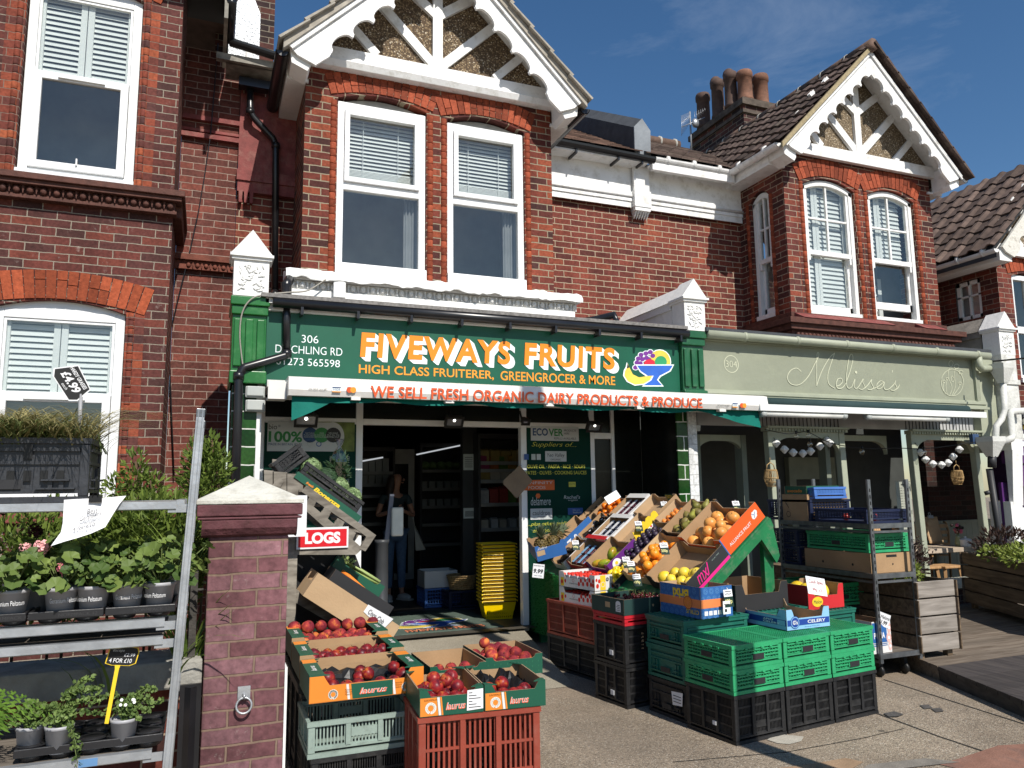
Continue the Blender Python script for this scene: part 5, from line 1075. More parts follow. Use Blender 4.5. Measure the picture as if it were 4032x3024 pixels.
for i,(q0,q1,yy)in enumerate((((300,783),(915,800),0),((1062,806),(1655,824),0))):
 a,b=W(*cD(*q0),6.62),W(*cD(*q1),6.62);zc_=(a.z+b.z)/2-.012
 t=thing('strip_lamp',['white fluorescent strip lamp under the left half of the cafe awning','white fluorescent strip lamp under the right half of the cafe awning'][i],'strip lamp',((a.x+b.x)/2,6.62,zc_),0,'strip lamps under the cafe awning')
 h=(b.x-a.x)/2
 mb=MB();mb.tube([(-h+.06,0,0),(h-.06,0,0)],.034,10);mb.box(-h+.1,h-.1,.01,.05,.0,.05);mb.build('diffuser',mat('lamp_diffuser',(.75,.75,.7),.3),t,V((0,0,0)))
 mb=MB();mb.tube([(-h,0,0),(-h+.06,0,0)],.04,10);mb.tube([(h-.06,0,0),(h,0,0)],.04,10);mb.build('end_cap',BOXGREY,t,V((0,0,0)))
yp=7.1
def post(xt,xb,zt=.62,zb=-1.5,w=.085):
 mb=MB();mb.beam((xt,yp,zt),(xb,yp,zb),w,w,0,(0,1,0));mb.build('window_post',OLIVEF,CF_,bevel=.008)
pt=[(6.05,6.11),(7.12,7.17),(8.30,8.37),(9.42,9.50)]
for a,b in pt:post(a,b)
def archhead(x0,x1,z=.62,r=.26,y=yp,parent=CF_):
 mb=MB();P=[(x0,z),(x1,z),(x1,z-r)]
 P+=[(x1-r+r*math.cos(a),z-.07-(r-.07)+(r-.07)*math.sin(a))for a in[RAD(10*k)for k in range(1,10)]]+[(x0+r+r*math.cos(a),z-.07-(r-.07)+(r-.07)*math.sin(a))for a in[RAD(90+10*k)for k in range(0,9)]]+[(x0,z-r)]
 mb.py(P,y-.03,y+.03);mb.build('arched_head',OLIVEF,parent)
archhead(6.09,7.08);archhead(8.34,9.39)
mb=MB()
for a,b in((5.98,7.2),(8.24,9.52)):mb.box(a,b,yp-.06,yp+.04,.62,.67);mb.box(a,b,yp-.09,yp-.06,.655,.68)
for k in range(26):mb.box(6.02+k*.045,6.04+k*.045,yp-.075,yp-.06,.62,.65);mb.box(8.28+k*.045,8.3+k*.045,yp-.075,yp-.06,.62,.65)
mb.build('window_head',OLIVEF,CF_)
archhead(5.32,5.98,.6,.24,7.5);archhead(7.24,8.24,.62,.24,7.45)
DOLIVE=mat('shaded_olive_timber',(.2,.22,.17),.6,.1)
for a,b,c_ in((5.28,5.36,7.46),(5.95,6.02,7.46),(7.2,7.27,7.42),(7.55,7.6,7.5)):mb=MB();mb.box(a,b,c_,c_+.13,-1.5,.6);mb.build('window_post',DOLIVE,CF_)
mb=MB();mb.box(4.99,9.84,7.0+.09,8.7,.92,.96);mb.box(5.1,9.5,7.13,7.17,.68,.95);mb.build('canopy_soffit',DARKIN,CF_)
mb=MB()
for k in range(20):mb.box(6.0+k*.06,6.004+k*.06,7.12,7.13,.68,.95);mb.box(8.26+k*.06,8.264+k*.06,7.12,7.13,.68,.95)
mb.build('leaded_transom',mat('leading',(.06,.06,.06),.6),CF_)
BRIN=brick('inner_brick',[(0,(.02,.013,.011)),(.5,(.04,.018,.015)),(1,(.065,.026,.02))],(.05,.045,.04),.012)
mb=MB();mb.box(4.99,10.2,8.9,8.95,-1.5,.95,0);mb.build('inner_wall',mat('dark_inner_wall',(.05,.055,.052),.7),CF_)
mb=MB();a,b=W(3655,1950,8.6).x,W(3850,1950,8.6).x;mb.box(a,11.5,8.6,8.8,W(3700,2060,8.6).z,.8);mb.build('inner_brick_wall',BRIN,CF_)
mb=MB();zz=W(3700,2060,8.6).z
for k in range(16):mb.box(a-.35+k*.13,a-.35+k*.13+.125,8.55,8.6,-1.5,zz)
mb.box(a-.35,a+1.8,8.52,8.6,zz,zz+.04);mb.build('panelling',mat('grey_green_panelling',(.2,.22,.18),.6),CF_)
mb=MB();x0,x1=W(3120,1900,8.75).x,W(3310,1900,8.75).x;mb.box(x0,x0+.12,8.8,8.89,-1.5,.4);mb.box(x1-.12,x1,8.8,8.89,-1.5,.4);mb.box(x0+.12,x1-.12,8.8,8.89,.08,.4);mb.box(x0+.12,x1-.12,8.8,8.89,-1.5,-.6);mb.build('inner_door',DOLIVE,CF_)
mb=MB();mb.box(7.35,10.0,6.98,7.12,-1.3,-1.24);mb.box(7.35,10.0,7.0,7.1,-1.24,-1.18);mb.build('stall_riser_cap',mat('cream_sill',(.55,.55,.45),.5),CF_)
mb=MB();mb.box(7.35,10.0,7.02,7.1,-1.5,-1.3);mb.build('stall_riser',brick('plum_tile',[(0,(.03,.012,.014)),(1,(.07,.025,.027))],(.15,.14,.12),.008,.15,.07),CF_)
mb=MB();mb.quad((5,7.0,-1.497),(10.2,7.0,-1.497),(10.2,8.9,-1.497),(5,8.9,-1.497));structure(mb.build('cafe_floor',mat('cafe_floorboards',(.12,.09,.065),.6,.2)))
mb=MB();mb.box(5.0,5.2,7.72,7.76,-1.5,.6);bd=mb.build('blue_door',mat('blue_gloss_door',(.01,.035,.22),.25),CF_)
mb=MB();mb.box(5.19,5.27,7.5,7.8,-1.5,.72);mb.box(4.99,5.27,7.6,7.8,.6,.68);mb.build('door_case',mat('flaking_door_case',(.5,.5,.46),.7,.15,10,.3,stain=(.06,.05,.04),stain_amt=.7,stain_scale=12),CF_)
PIPEW=mat('white_cast_pipe',(.6,.6,.56),.6,.1,6,.5,40)
mb=MB();Yr=6.83
def hopper(c,w,h):mb.pz([(c.x-w/2,c.y-w/2),(c.x+w/2,c.y-w/2),(c.x+w/2,c.y+w/2),(c.x-w/2,c.y+w/2)],c.z+h*.75,c.z+h);mb.add([(c.x+a*w/2,c.y+b*w/2,c.z+h*.75)for a,b in((-1,-1),(1,-1),(1,1),(-1,1))]+[(c.x+a*.045,c.y+b*.045,c.z)for a,b in((-1,-1),(1,-1),(1,1),(-1,1))],[(0,1,5,4),(1,2,6,5),(2,3,7,6),(3,0,4,7)])
q=W(*cD(2060,570),Yr);hopper(q,.2,.26)
mb.tube([q,W(*cD(2070,760),Yr),W(*cD(2050,830),Yr),W(*cD(2010,880),Yr),W(*cD(2005,1010),Yr)],.04,10);mb.tube([W(*cD(2040,460),6.95),W(*cD(2085,460),6.9),W(*cD(2090,490),6.85)],.05,10)
q=W(*cD(1980,1105),Yr);hopper(q,.24,.26);mb.tube([W(*cD(2212,770),6.8),W(*cD(2120,775),6.8),W(*cD(2110,800),6.8),W(*cD(2130,950),6.8),W(*cD(2120,970),6.8),W(*cD(2040,1005),6.83)],.045,10)
mb.build('rainwater_pipe',PIPEW,CF_)
mb=MB();mb.tube([q+V((0,0,.02)),W(*cD(1980,1180),Yr)],.05,10);mb.tube([W(*cD(1960,1190),6.86),V((W(3965,2100,6.86).x-.08,6.86,-1.45))],.04,10);mb.tube([W(*cD(1925,1370),6.85),W(*cD(1965,1360),6.8)],.03,6);mb.build('downpipe',mat('black_cast_pipe',(.03,.03,.032),.5),CF_)
mb=MB();mb.box(W(*cD(1840,960),6.95).x,W(*cD(1885,960),6.95).x,6.95,7.0,W(*cD(1862,1010),6.95).z,W(*cD(1862,938),6.95).z);mb.build('alarm_box',mat('blue_box',(.03,.06,.13),.5),CF_)
# ---------------------------------------------------------------- far building with the purple shop
FB=thing('far_building','red brick building at the right edge over the purple shop','house',(12.0,8.6,GZ))
fx=W(3918,1007,YB).x
mb=MB();wx0,wx1=W(3990,1300,7.5).x,W(3990,1300,7.5).x+.95;wz0,wz1=W(4010,1495,7.5).z,W(4010,1095,7.5).z
mb.wall([(fx,1.0),(fx+3.2,1.0),(fx+3.2,3.47),(fx,3.47)],[arch_open(wx0,wx1,wz0,wz1,.08)],YB,.12);mb.build('bay_wall',BR_FAR,FB)
sy0,sy1=WXp(3762,1150,fx).y,WXp(3862,1150,fx).y;sz0,sz1=WXp(3800,1262,fx).z,WXp(3800,1110,fx).z
mb=MB();A,B=min(sy0,sy1),max(sy0,sy1);ho=[V((a,b,0))for a,b in[(YB+.002,1.0),(8.9,1.0),(8.9,3.47),(YB+.002,3.47)]];hi=[V((a,b,0))for a,b in[(A,sz0),(B,sz0),(B,sz1),(A,sz1)]]
mb.add([(fx,q.x,q.y)for q in ho+hi],[tuple(t)for t in tessellate_polygon([ho,hi])]);mb.build('bay_side_wall',BR_FAR,FB)
mb=MB();mb.box(9.5,fx,8.4,8.6,.9,3.35);mb.build('recessed_wall',BR_FAR,FB)
mb=MB()
for(a,b,c,d)in((A,A+.06,sz0,sz1),(B-.06,B,sz0,sz1),(A,B,sz0,sz0+.06),(A,B,sz1-.06,sz1),((A+B)/2-.015,(A+B)/2+.015,sz0,sz1),(A,B,sz0+.35,sz0+.375)):mb.box(fx+.03,fx+.08,a,b,c,d)
w=mb.build('window',UPVC,FB);mb=MB();mb.quad((fx+.05,A,sz0),(fx+.05,B,sz0),(fx+.05,B,sz1),(fx+.05,A,sz1));mb.build('pane',GLASS,w)
mb=MB();frame_rect(mb,wx0,wx1,wz0,wz1+.03,.07,YB+.03,YB+.1);mb.box(wx0,wx1,YB+.03,YB+.09,wz0+(wz1-wz0)*.45,wz0+(wz1-wz0)*.45+.1);mb.box(wx0+.35,wx0+.37,YB+.04,YB+.09,wz0+(wz1-wz0)*.5,wz1);mb.box(wx0-.02,wx1,YB-.03,YB+.1,wz0-.05,wz0+.02);w=mb.build('window',UPVC,FB);pane(w,wx0+.05,wx1,wz0+.05,wz1,YB+.07)
mb=MB();voussoirs(mb,wx0-.08,wx1+.08,wz1+.03,.08,.22,YB-.012,YB+.1,15);mb.build('window_arch',RUBBED,FB)
room(FB,fx+.12,fx+3,YB+.25,8.4,1.2,3.44)
fax=fx+1.2;faz=4.86
mb=MB();mb.add([(fax,7.12,faz+.06),(fax,11.5,faz+.06),(fax-1.64,11.5,faz-1.58),(fax-1.64,7.12,faz-1.58),(fax-1.64,7.12,faz-1.7),(fax-1.64,11.5,faz-1.7)],[(0,1,2,3),(3,2,5,4)]);mb.build('roof_underlay',FELT,FB)
tiles(FB,(fax,faz+.1),(fax-1.66,faz+.1-1.66),7.1,11.5,.3,.3,.045,TILEFAR)
mb=MB();bargeboard(mb,fax,faz,fax-1.53,faz-1.54,7.1,7.135,w=.24,nb=7,r=.075);mb.build('bargeboard',mat('peeling_white_paint',(.66,.64,.58),.8,.15,10,.8,30,.3,stain=(.3,.27,.22),stain_amt=.8,stain_scale=10),FB)
mb=MB();mb.wall([(fax-1.45,3.38),(fax+1.4,3.38),(fax,4.76)],[],YB-.02);mb.build('gable_panel',PEBBLE2,FB)
mb=MB();mb.box(fax-1.45,fax+1.4,YB-.085,YB-.021,3.33,3.49);struts(mb,fax,3.48,1,YB-.065,YB-.021,faz);mb.box(fax-1.55,fax-1.3,7.14,8.4,3.13,3.28);mb.build('gable_timbers',WHITEOLD,FB)
gut(FB,(fax-1.63,7.12,3.28),(fax-1.63,8.3,3.28),.06,WHITEOLD,3)
mb=MB();mb.px([(6.9,.86),(6.9,.9),(7.5,1.05),(7.5,.86)],10.15,14);mb.build('ledge_roof',FELT,FB)
mb=MB();mb.tube([(10.12,6.85,.80),(13,6.85,.80)],.05,10);mb.build('gutter',PIPEW,FB)
PUR=mat('purple_sign',(.085,.025,.13),.4,.06);PURD=mat('dark_purple_frame',(.03,.012,.05),.4);YELL=mat('yellow_panel',(.7,.5,.02),.4)
mb=MB();X0=W(*cD(2085,950),6.95).x;z1,z0=W(*cD(2150,875),6.95).z,W(*cD(2150,1150),6.95).z
mb.box(X0,X0+3,6.95,7.05,z0,z1,0);mb.box(X0,X0+.05,6.93,6.95,z0,z1,1);mb.box(X0+.05,X0+.75,6.944,6.95,z1-.05,z1,1);sg=mb.build('purple_sign',[PUR,YELL],FB)
mb=MB();ptext(mb,'F',cD(2168,0)[0],cD(2250,0)[0],cD(0,935)[1],cD(0,1092)[1],6.94,0,.04);mb.build('lettering',WHT,sg)
mb=MB();mb.box(W(*cD(2140,1230),6.9).x,14,6.9,6.95,W(*cD(2180,1318),6.9).z,W(*cD(2180,1165),6.9).z);mb.build('purple_valance',PUR,FB)
mb=MB();mb.box(10.15,14,7.0,7.4,.55,.86);mb.box(10.15,14,7.05,7.4,-.25,.55);mb.build('fascia',PURD,FB)
mb=MB();mb.box(10.15,10.45,7.05,7.15,-1.6,-.25);mb.build('shop_post',PURD,FB)
mb=MB();a=W(3985,2000,7.0).x;mb.box(a-.16,a-.02,7.0,7.04,-1.6,.0);mb.build('purple_post',PUR,FB)
mb=MB();frame_rect(mb,a,a+1.2,-1.6,W(4000,2000,7.0).z,.16,7.02,7.1);wd=mb.build('white_door',UPVC,FB);mb=MB();mb.box(a+.16,a+1,7.06,7.08,-1.5,W(4000,2000,7.0).z-.16);mb.build('door_panel',mat('frosted_panel',(.45,.48,.5),.4),wd)
mb=MB();mb.tube(crv([W(*cD(1990,410),6.6),W(*cD(2100,400),6.4),W(*cD(2400,370),5.8)]),.012,6);tag(mb.build('overhead_cable',BLACKP),'dark cable crossing in front of the far brick house','cable')
t=thing('lamp_post','tall slim grey lamp post standing at the kerb','lamp post',(3.63,1.9,GZ))
mb=MB();mb.tube([(0,0,0),(0,0,7.5)],[.085]*2,14);mb.tube([(0,0,0),(0,0,1.1)],.11,14);mb.build('column',mat('grey_lamp_post',(.2,.21,.2),.5),t,V((0,0,0)))
mb=MB();mb.tube([(0,0,7.5),(0,-.5,7.9),(0,-1.4,8.0)],.04,10);mb.build('bracket',bpy.data.materials['grey_lamp_post'],t,V((0,0,0)))
mb=MB();mb.ell((0,-1.6,7.98),.14,.34,.07,12,6);mb.build('lamp_head',bpy.data.materials['grey_lamp_post'],t,V((0,0,0)))
# ================================================================ things for sale and their furniture
KRAFT=mat('kraft_cardboard',(.36,.23,.125),.85,.1,5,.15,60,.15);KRAFTE=mat('cardboard_edge',(.3,.2,.12),.9,.25,60);KRAFTP=mat('pale_cardboard',(.45,.31,.18),.85,.08,5,.15,60,.15)
CARDG=mat('carton_green',(.012,.085,.05),.45,.06,4);CARDO=mat('carton_orange',(.72,.23,.03),.45,.06,4);CARDW=mat('carton_white',(.68,.67,.65),.5,.05,4);CARDBK=mat('carton_black',(.025,.025,.027),.5,.1,4);CARDB=mat('carton_blue',(.03,.12,.34),.45,.08,4);CARDP=mat('carton_purple',(.12,.02,.19),.45,.08,4);CARDR=mat('carton_red',(.55,.025,.03),.45,.08,4);CARDF=mat('carton_flame',(.75,.1,.015),.45,.06,4);CARDPK=mat('carton_pink',(.7,.02,.22),.45,.06,4);CARDY=mat('carton_yellow',(.8,.55,.03),.45,.06,4);CARDSB=mat('carton_sky_blue',(.25,.48,.7),.45,.06,4);CARDN=mat('carton_navy',(.02,.06,.3),.45,.06,4);CARDDG=mat('carton_dark_green',(.02,.05,.045),.5,.08,4)
INK=mat('black_ink',(.015,.015,.015),.6,.05);PAPER=mat('white_paper',(.75,.75,.76),.7,.04,3);CARDPINK=mat('print_pink',(.75,.45,.4),.5)
def dipped(w,h,dip,c=.12,rise=0.0):
 if dip>=1:return[(0,0),(w,0),(w,h),(0,h)]
 c=c*w;k=min(.03,c*.5);hd=h*dip
 return[(0,0),(w,0),(w,h),(w-c,h),(w-c-k*.4,h-k*.7),(w-c-k,hd),(c+k,hd),(c+k*.4,h-k*.7),(c,h),(0,h)]
def carton(name,label,cat,w,d,h,loc,rot=(0,0,0),outer=KRAFT,inner=KRAFT,front=.6,back=.6,side=1.0,group=None,flaps=None,fprint=None,sprint=None,bprint=None,fm=None,bm=None,corner=None,t=.006,sm=None):
 """open topped box: local x = width, y = depth, z = up, origin at the front left foot"""
 o=thing(name,label,cat,loc,0,group,rot);ms=[outer,inner,KRAFTE];z0=V((0,0,0))
 mb=MB();mb.box(t,w-t,t,d-t,0,t,0);mb.build('base',inner,o,z0)
 def pan(nm,mb,pr=None,mm=None):
  p=mb.build(nm,mm or ms,o,z0)
  if pr:
   q=MB();ml=pr(q);q.build('print',ml,p,z0)
 mb=MB();mb.ext([(x,0,z)for x,z in dipped(w,h,front)],(0,t,0),0,1,2);pan('end_panel',mb,fprint,[fm,inner,KRAFTE]if fm else None)
 mb=MB();mb.ext([(x,d-t,z)for x,z in dipped(w,h,back)],(0,t,0),1,0,2);pan('end_panel',mb,bprint,[bm,inner,KRAFTE]if bm else None)
 mb=MB();mb.ext([(0,t+y*(d-2*t)/d,z)for y,z in dipped(d,h,side)],(t,0,0),0,1,2);pan('side_panel',mb,None,[sm,inner,KRAFTE]if sm else None)
 mb=MB();mb.ext([(w-t,t+y*(d-2*t)/d,z)for y,z in dipped(d,h,side)],(t,0,0),1,0,2);pan('side_panel',mb,sprint,[sm,inner,KRAFTE]if sm else None)
 if corner:
  for x,y,sx_,sy_ in((0,0,1,1),(w,0,-1,1),(0,d,1,-1),(w,d,-1,-1)):
   mb=MB();c=corner[0];mb.pz([(x,y),(x+sx_*c,y),(x+sx_*c*.25,y+sy_*c*.8),(x,y+sy_*c*.8)],h,h+.004);mb.build('corner_flap',corner[1],o,z0)
 if flaps:
  for(x0,x1,y0,y1,zz,m_)in flaps:mb=MB();mb.box(x0,x1,y0,y1,zz,zz+.004);mb.build('flap',m_,o,z0)
 bpy.context.view_layer.update()
 return o
GRND=mat('crate_hole_shade_green',(.008,.065,.032),.8)
def crate(name,label,cat,w,d,h,loc,m,rot=(0,0,0),style='slot',group=None,cols=3,rows=4,lid=False,m2=None,slat=.012):
 o=thing(name,label,cat,loc,0,group,rot);z0=V((0,0,0));p=.035
 mb=MB();mb.box(.01,w-.01,.01,d-.01,.012,.02);mb.build('base',m,o,z0)
 if style=='lattice':mb=MB();mb.box(.024,w-.024,.024,d-.024,.021,h-.032);mb.build('folded_shade_block',GRND,o,z0)  # dark block added inside so the lattice holes look shaded
 mb=MB()
 for z_,hh_,e in((h-.022,.022,.0),(0,.022,.004),(.035,.012,.006)):
  mb.box(e,w-e,e,e+.018,z_,z_+hh_);mb.box(e,w-e,d-e-.018,d-e,z_,z_+hh_);mb.box(e,e+.018,e+.018,d-e-.018,z_,z_+hh_);mb.box(w-e-.018,w-e,e+.018,d-e-.018,z_,z_+hh_)
 mb.build('rim',m,o,z0)
 for x,y in((.005,.005),(w-p-.005,.005),(.005,d-p-.005),(w-p-.005,d-p-.005)):
  mb=MB();mb.box(x,x+p,y,y+p,.022,h-.022);mb.build('corner_post',m,o,z0,bevel=.005)
 def panel(L,f):
  mb=MB();a,b=p+.005,L-p-.005;z1,z2=.047,h-.022
  def bx(u0,u1,q0,q1,d0,d1):
   vs=[f(u,dd,z_)for z_ in(q0,q1)for u,dd in((u0,d0),(u1,d0),(u1,d1),(u0,d1))];mb.add(vs,[(0,3,2,1),(4,5,6,7),(0,1,5,4),(1,2,6,5),(2,3,7,6),(3,0,4,7)])
  if style=='slot':
   nb=cols
   for i in range(1,nb):u=a+(b-a)*i/nb;bx(u-.012,u+.012,z1,z2,.002,.03)
   for j in range(rows+1):z_=z1+(z2-z1)*j/rows;bx(a,b,z_-.006 if j else z_,min(z_+.006,z2),.013,.024)
   n=int((b-a)/slat)
   for i in range(n):u=a+(b-a)*(i+.5)/n;bx(u-slat*.22,u+slat*.22,z1,z2,.015,.021)
   hd=(b-a)/nb;u0=a+hd*(nb//2)+.015;bx(u0,u0+hd-.03,z1+.035,z1+.075,.009,.022)
  elif style=='lattice':
   n=max(4,round((b-a)/.046));rws=rows;du=(b-a)/n;dz=(z2-z1)/rws
   for j in range(rws+1):z_=z1+dz*j;bx(a,b,max(z_-.004,z1),min(z_+.004,z2),.003,.018)
   for i in range(n+1):u=a+du*i;bx(max(a,u-.0025),min(b,u+.0025),z1,z2,.007,.018)
   for i in range(n):
    for j in range(rws):
     k=1 if(i+j)%2 else 0;q=f(a+du*(i+k),.011,z1+dz*j);r_=f(a+du*(i+1-k),.011,z1+dz*(j+1));mb.beam(q,r_,.004,.004)
   bx(a,b,z2-dz*.4,z2,.0,.016);bx((a+b)/2-.06,(a+b)/2+.06,z1+dz*.3,z1+dz*1.5,-.001,.017)
   for s in(.22,.4,.6,.8):bx(a+(b-a)*s-.012,a+(b-a)*s+.012,z2-dz*.6,z2-dz*.1,-.006,.0)
  elif style=='fine':
   n=max(6,round((b-a)/.034))
   for j in range(rows+1):z_=z1+(z2-z1)*j/rows;bx(a,b,max(z1,z_-.004),min(z2,z_+.004),.008,.018)
   for i in range(n+1):u=a+(b-a)*i/n;bx(max(a,u-.0028),min(b,u+.0028),z1,z2,.008,.018)
  else:
   bx(a,b,z1,z2,.014,.022);bx(a,b,z1+(z2-z1)*.55,z1+(z2-z1)*.62,.004,.014);bx(a,b,z2-.03,z2-.018,.0,.014)
   for s in(.12,.2,.8,.88):bx(a+(b-a)*s-.008,a+(b-a)*s+.008,z1,z1+(z2-z1)*.5,.004,.014)
   for s0,s1 in((.02,.3),(.7,.98)):bx(a+(b-a)*s0,a+(b-a)*s1,z1+(z2-z1)*.02,z1+(z2-z1)*.05,-.012,.014);bx(a+(b-a)*s0+.02,a+(b-a)*s1-.02,z1+(z2-z1)*.2,z1+(z2-z1)*.235,-.012,.014)
  mb.build('side_panel',m2 or m,o,z0)
  if style in('lattice','solid'):
   mb=MB();c=(a+b)/2;zz=z1+(z2-z1)*(.22 if style=='lattice' else.12);vs=[f(u,-.003,q)for u,q in((c-.05,zz-.016),(c+.05,zz-.016),(c+.05,zz+.02),(c-.05,zz+.02))];mb.add(vs,[(0,1,2,3)]);mb.build('handhold',CARDBK,o,z0)
 panel(w,lambda u,q,z_:V((u,q,z_)));panel(w,lambda u,q,z_:V((u,d-q,z_)));panel(d,lambda u,q,z_:V((q,u,z_)));panel(d,lambda u,q,z_:V((w-q,u,z_)))
 if lid:
  mb=MB()
  if style=='lattice':
   n=int(w/.018)
   for i in range(n+1):x=.004+(w-.008)*i/n;mb.box(x-.0025,x+.0025,.01,d-.01,h-.012,h-.002)
   n=int(d/.018)
   for i in range(n+1):y=.004+(d-.008)*i/n;mb.box(.01,w-.01,y-.0025,y+.0025,h-.013,h-.003)
   mb.box(.012,w-.012,.012,d-.012,h-.03,h-.024)
  else:
   mb.box(-.004,w+.004,-.004,d+.004,h,h+.012)
   for i in range(int(w/.045)):mb.box(.02+i*.045,.03+i*.045,.02,d-.02,h+.012,h+.02)
  mb.build('lid',m,o,z0)
 bpy.context.view_layer.update()
 return o
BLK=mat('black_crate_plastic',(.016,.016,.017),.5,.25,6,.2,60,.4,stain=(.06,.058,.055),stain_amt=.5,stain_scale=9);RST=mat('rust_crate_plastic',(.26,.05,.03),.5,.12,6,.15,60,.35,stain=(.3,.12,.09),stain_amt=.4,stain_scale=8);GRNC=mat('green_crate_plastic',(.03,.32,.13),.45,.14,6,.1,60,.35,stain=(.03,.2,.1),stain_amt=.5,stain_scale=9);DGRN=mat('bottle_green_crate_plastic',(.012,.12,.085),.45,.12,5,.15,50,.4,stain=(.06,.2,.16),stain_amt=.35,stain_scale=8);REDC=mat('red_tray_plastic',(.5,.02,.03),.4,.1,6);GRY=mat('grey_green_tray_plastic',(.26,.33,.29),.5,.12,6,.15,50,.35,stain=(.1,.12,.11),stain_amt=.5,stain_scale=12);NAVY=mat('navy_crate_plastic',(.012,.018,.05),.45,.1,6);BLUC=mat('blue_crate_plastic',(.06,.15,.42),.4,.1,6)
# ---------------------------------------------------------------- fruit
def blotch(name,a,b_,c,rough=.35,scale=4,pos=(.35,.5,.65),spec=.4,bump=0.0,bs=80,coat=0.0):
 m,nt,p=_base(name);p.inputs['Roughness'].default_value=rough;p.inputs['Specular IOR Level'].default_value=spec
 if coat:p.inputs['Coat Weight'].default_value=coat;p.inputs['Coat Roughness'].default_value=.12
 tc=_n(nt,'TexCoord');oi=_n(nt,'ObjectInfo');ad=_n(nt,'VectorMath',operation='ADD');sc=_n(nt,'VectorMath',operation='SCALE');sc.inputs['Scale'].default_value=20
 cx=_n(nt,'CombineXYZ')
 for i in range(3):nt.links.new(oi.outputs['Random'],cx.inputs[i])
 nt.links.new(cx.outputs[0],sc.inputs[0]);sv=_n(nt,'VectorMath',operation='SCALE');sv.inputs['Scale'].default_value=10;nt.links.new(tc.outputs['Object'],sv.inputs[0])
 nt.links.new(sv.outputs[0],ad.inputs[0]);nt.links.new(sc.outputs[0],ad.inputs[1])
 nz=_n(nt,'TexNoise');nz.inputs['Scale'].default_value=scale*.35;nz.inputs['Detail'].default_value=5;nz.inputs['Roughness'].default_value=.6;nt.links.new(ad.outputs[0],nz.inputs['Vector'])
 rp=_n(nt,'ValToRGB');e=rp.color_ramp.elements;e.new(.5)
 for i,col in enumerate((a,b_,c)):e[i].position=pos[i];e[i].color=tuple(col)+(1,)
 nt.links.new(nz.outputs['Fac'],rp.inputs['Fac'])
 mr=_n(nt,'MapRange');mr.inputs['To Min'].default_value=.78;mr.inputs['To Max'].default_value=1.15;nt.links.new(oi.outputs['Random'],mr.inputs['Value'])
 hs=_n(nt,'HueSaturation');nt.links.new(rp.outputs['Color'],hs.inputs['Color']);nt.links.new(mr.outputs[0],hs.inputs['Value']);nt.links.new(hs.outputs['Color'],p.inputs['Base Color'])
 if bump:
  b=_n(nt,'Bump');b.inputs['Strength'].default_value=bump;b.inputs['Distance'].default_value=.003;n3=_n(nt,'TexNoise');n3.inputs['Scale'].default_value=bs;nt.links.new(tc.outputs['Object'],n3.inputs['Vector']);nt.links.new(n3.outputs['Fac'],b.inputs['Height']);nt.links.new(b.outputs['Normal'],p.inputs['Normal'])
 return m
STEM=mat('fruit_stem',(.09,.06,.025),.8)
def fruit_mesh(name,m,r,prof=None,n=16,sq=(1,1),dimple=.18,crease=0.0):
 """lathe about z, radius r; prof lists (radius, height) fractions"""
 mb=MB()
 if prof is None:
  prof=[]
  for i in range(11):
   t=-math.pi/2+math.pi*i/10;rr=math.cos(t);zz=math.sin(t)
   if i>=9:zz-=dimple*(.35 if i==9 else 1.25)
   prof.append((max(rr,.015),zz))
 mb.lathe([(a*r,b*r)for a,b in prof],(0,0,0),n)
 if crease:
  for i,v in enumerate(mb.v):
   a=math.atan2(v.y,v.x)
   if abs(a)<.5:q=1-crease*(1-abs(a)/.5);mb.v[i]=V((v.x*q,v.y*q,v.z))
 mb.tube([(0,0,prof[-1][1]*r-.002),(.002,0,prof[-1][1]*r+.012)],.0022,5,1)
 for i,v in enumerate(mb.v):mb.v[i]=V((v.x*sq[0],v.y*sq[1],v.z))
 return mb.mesh(name,[m,STEM])
PEACH=fruit_mesh('peach',blotch('peach_skin',(.62,.19,.045),(.34,.042,.035),(.15,.016,.026),.75,4,(.32,.43,.57),.15),.039,crease=.1)
NECT=fruit_mesh('nectarine',blotch('nectarine_skin',(.55,.16,.025),(.27,.016,.016),(.085,.006,.014),.42,5,(.3,.43,.6),.3),.038,crease=.08)
ORNG=fruit_mesh('orange',blotch('orange_skin',(.8,.24,.015),(.82,.27,.018),(.85,.31,.02),.4,3,bump=.3),.039,dimple=.06)
GRAPEF=fruit_mesh('grapefruit',blotch('grapefruit_skin',(.8,.28,.05),(.78,.33,.075),(.75,.36,.1),.4,3,bump=.3,bs=60),.05,dimple=.06)
POMELO=fruit_mesh('yellow_grapefruit',blotch('pomelo_skin',(.8,.56,.03),(.82,.6,.05),(.78,.58,.1),.4,3,bump=.3,bs=60),.05,[(.015,-1),(.4,-.95),(.75,-.72),(.97,-.3),(1,.05),(.92,.4),(.72,.72),(.45,.95),(.2,1.06),(.02,1.03)])
LEMON=fruit_mesh('lemon',blotch('lemon_skin',(.8,.55,.01),(.85,.6,.015),(.85,.64,.03),.38,3,bump=.3),.03,[(.1,-1.4),(.2,-1.25),(.6,-1.05),(.92,-.5),(1,0),(.92,.5),(.6,1.05),(.22,1.25),(.14,1.45)])
KAKI=fruit_mesh('persimmon',blotch('persimmon_skin',(.7,.12,.01),(.78,.19,.012),(.82,.24,.015),.25,3),.034,dimple=.25)
APRI=fruit_mesh('apricot',blotch('apricot_skin',(.75,.22,.03),(.78,.27,.04),(.7,.14,.03),.5,3),.026,crease=.1)
AVO=fruit_mesh('avocado',blotch('avocado_skin',(.014,.012,.01),(.022,.015,.013),(.04,.035,.02),.45,5,bump=.8,bs=120),.034,[(.02,-1.1),(.5,-1.02),(.86,-.7),(1,-.2),(.93,.3),(.72,.8),(.52,1.2),(.32,1.48),(.03,1.6)],14)
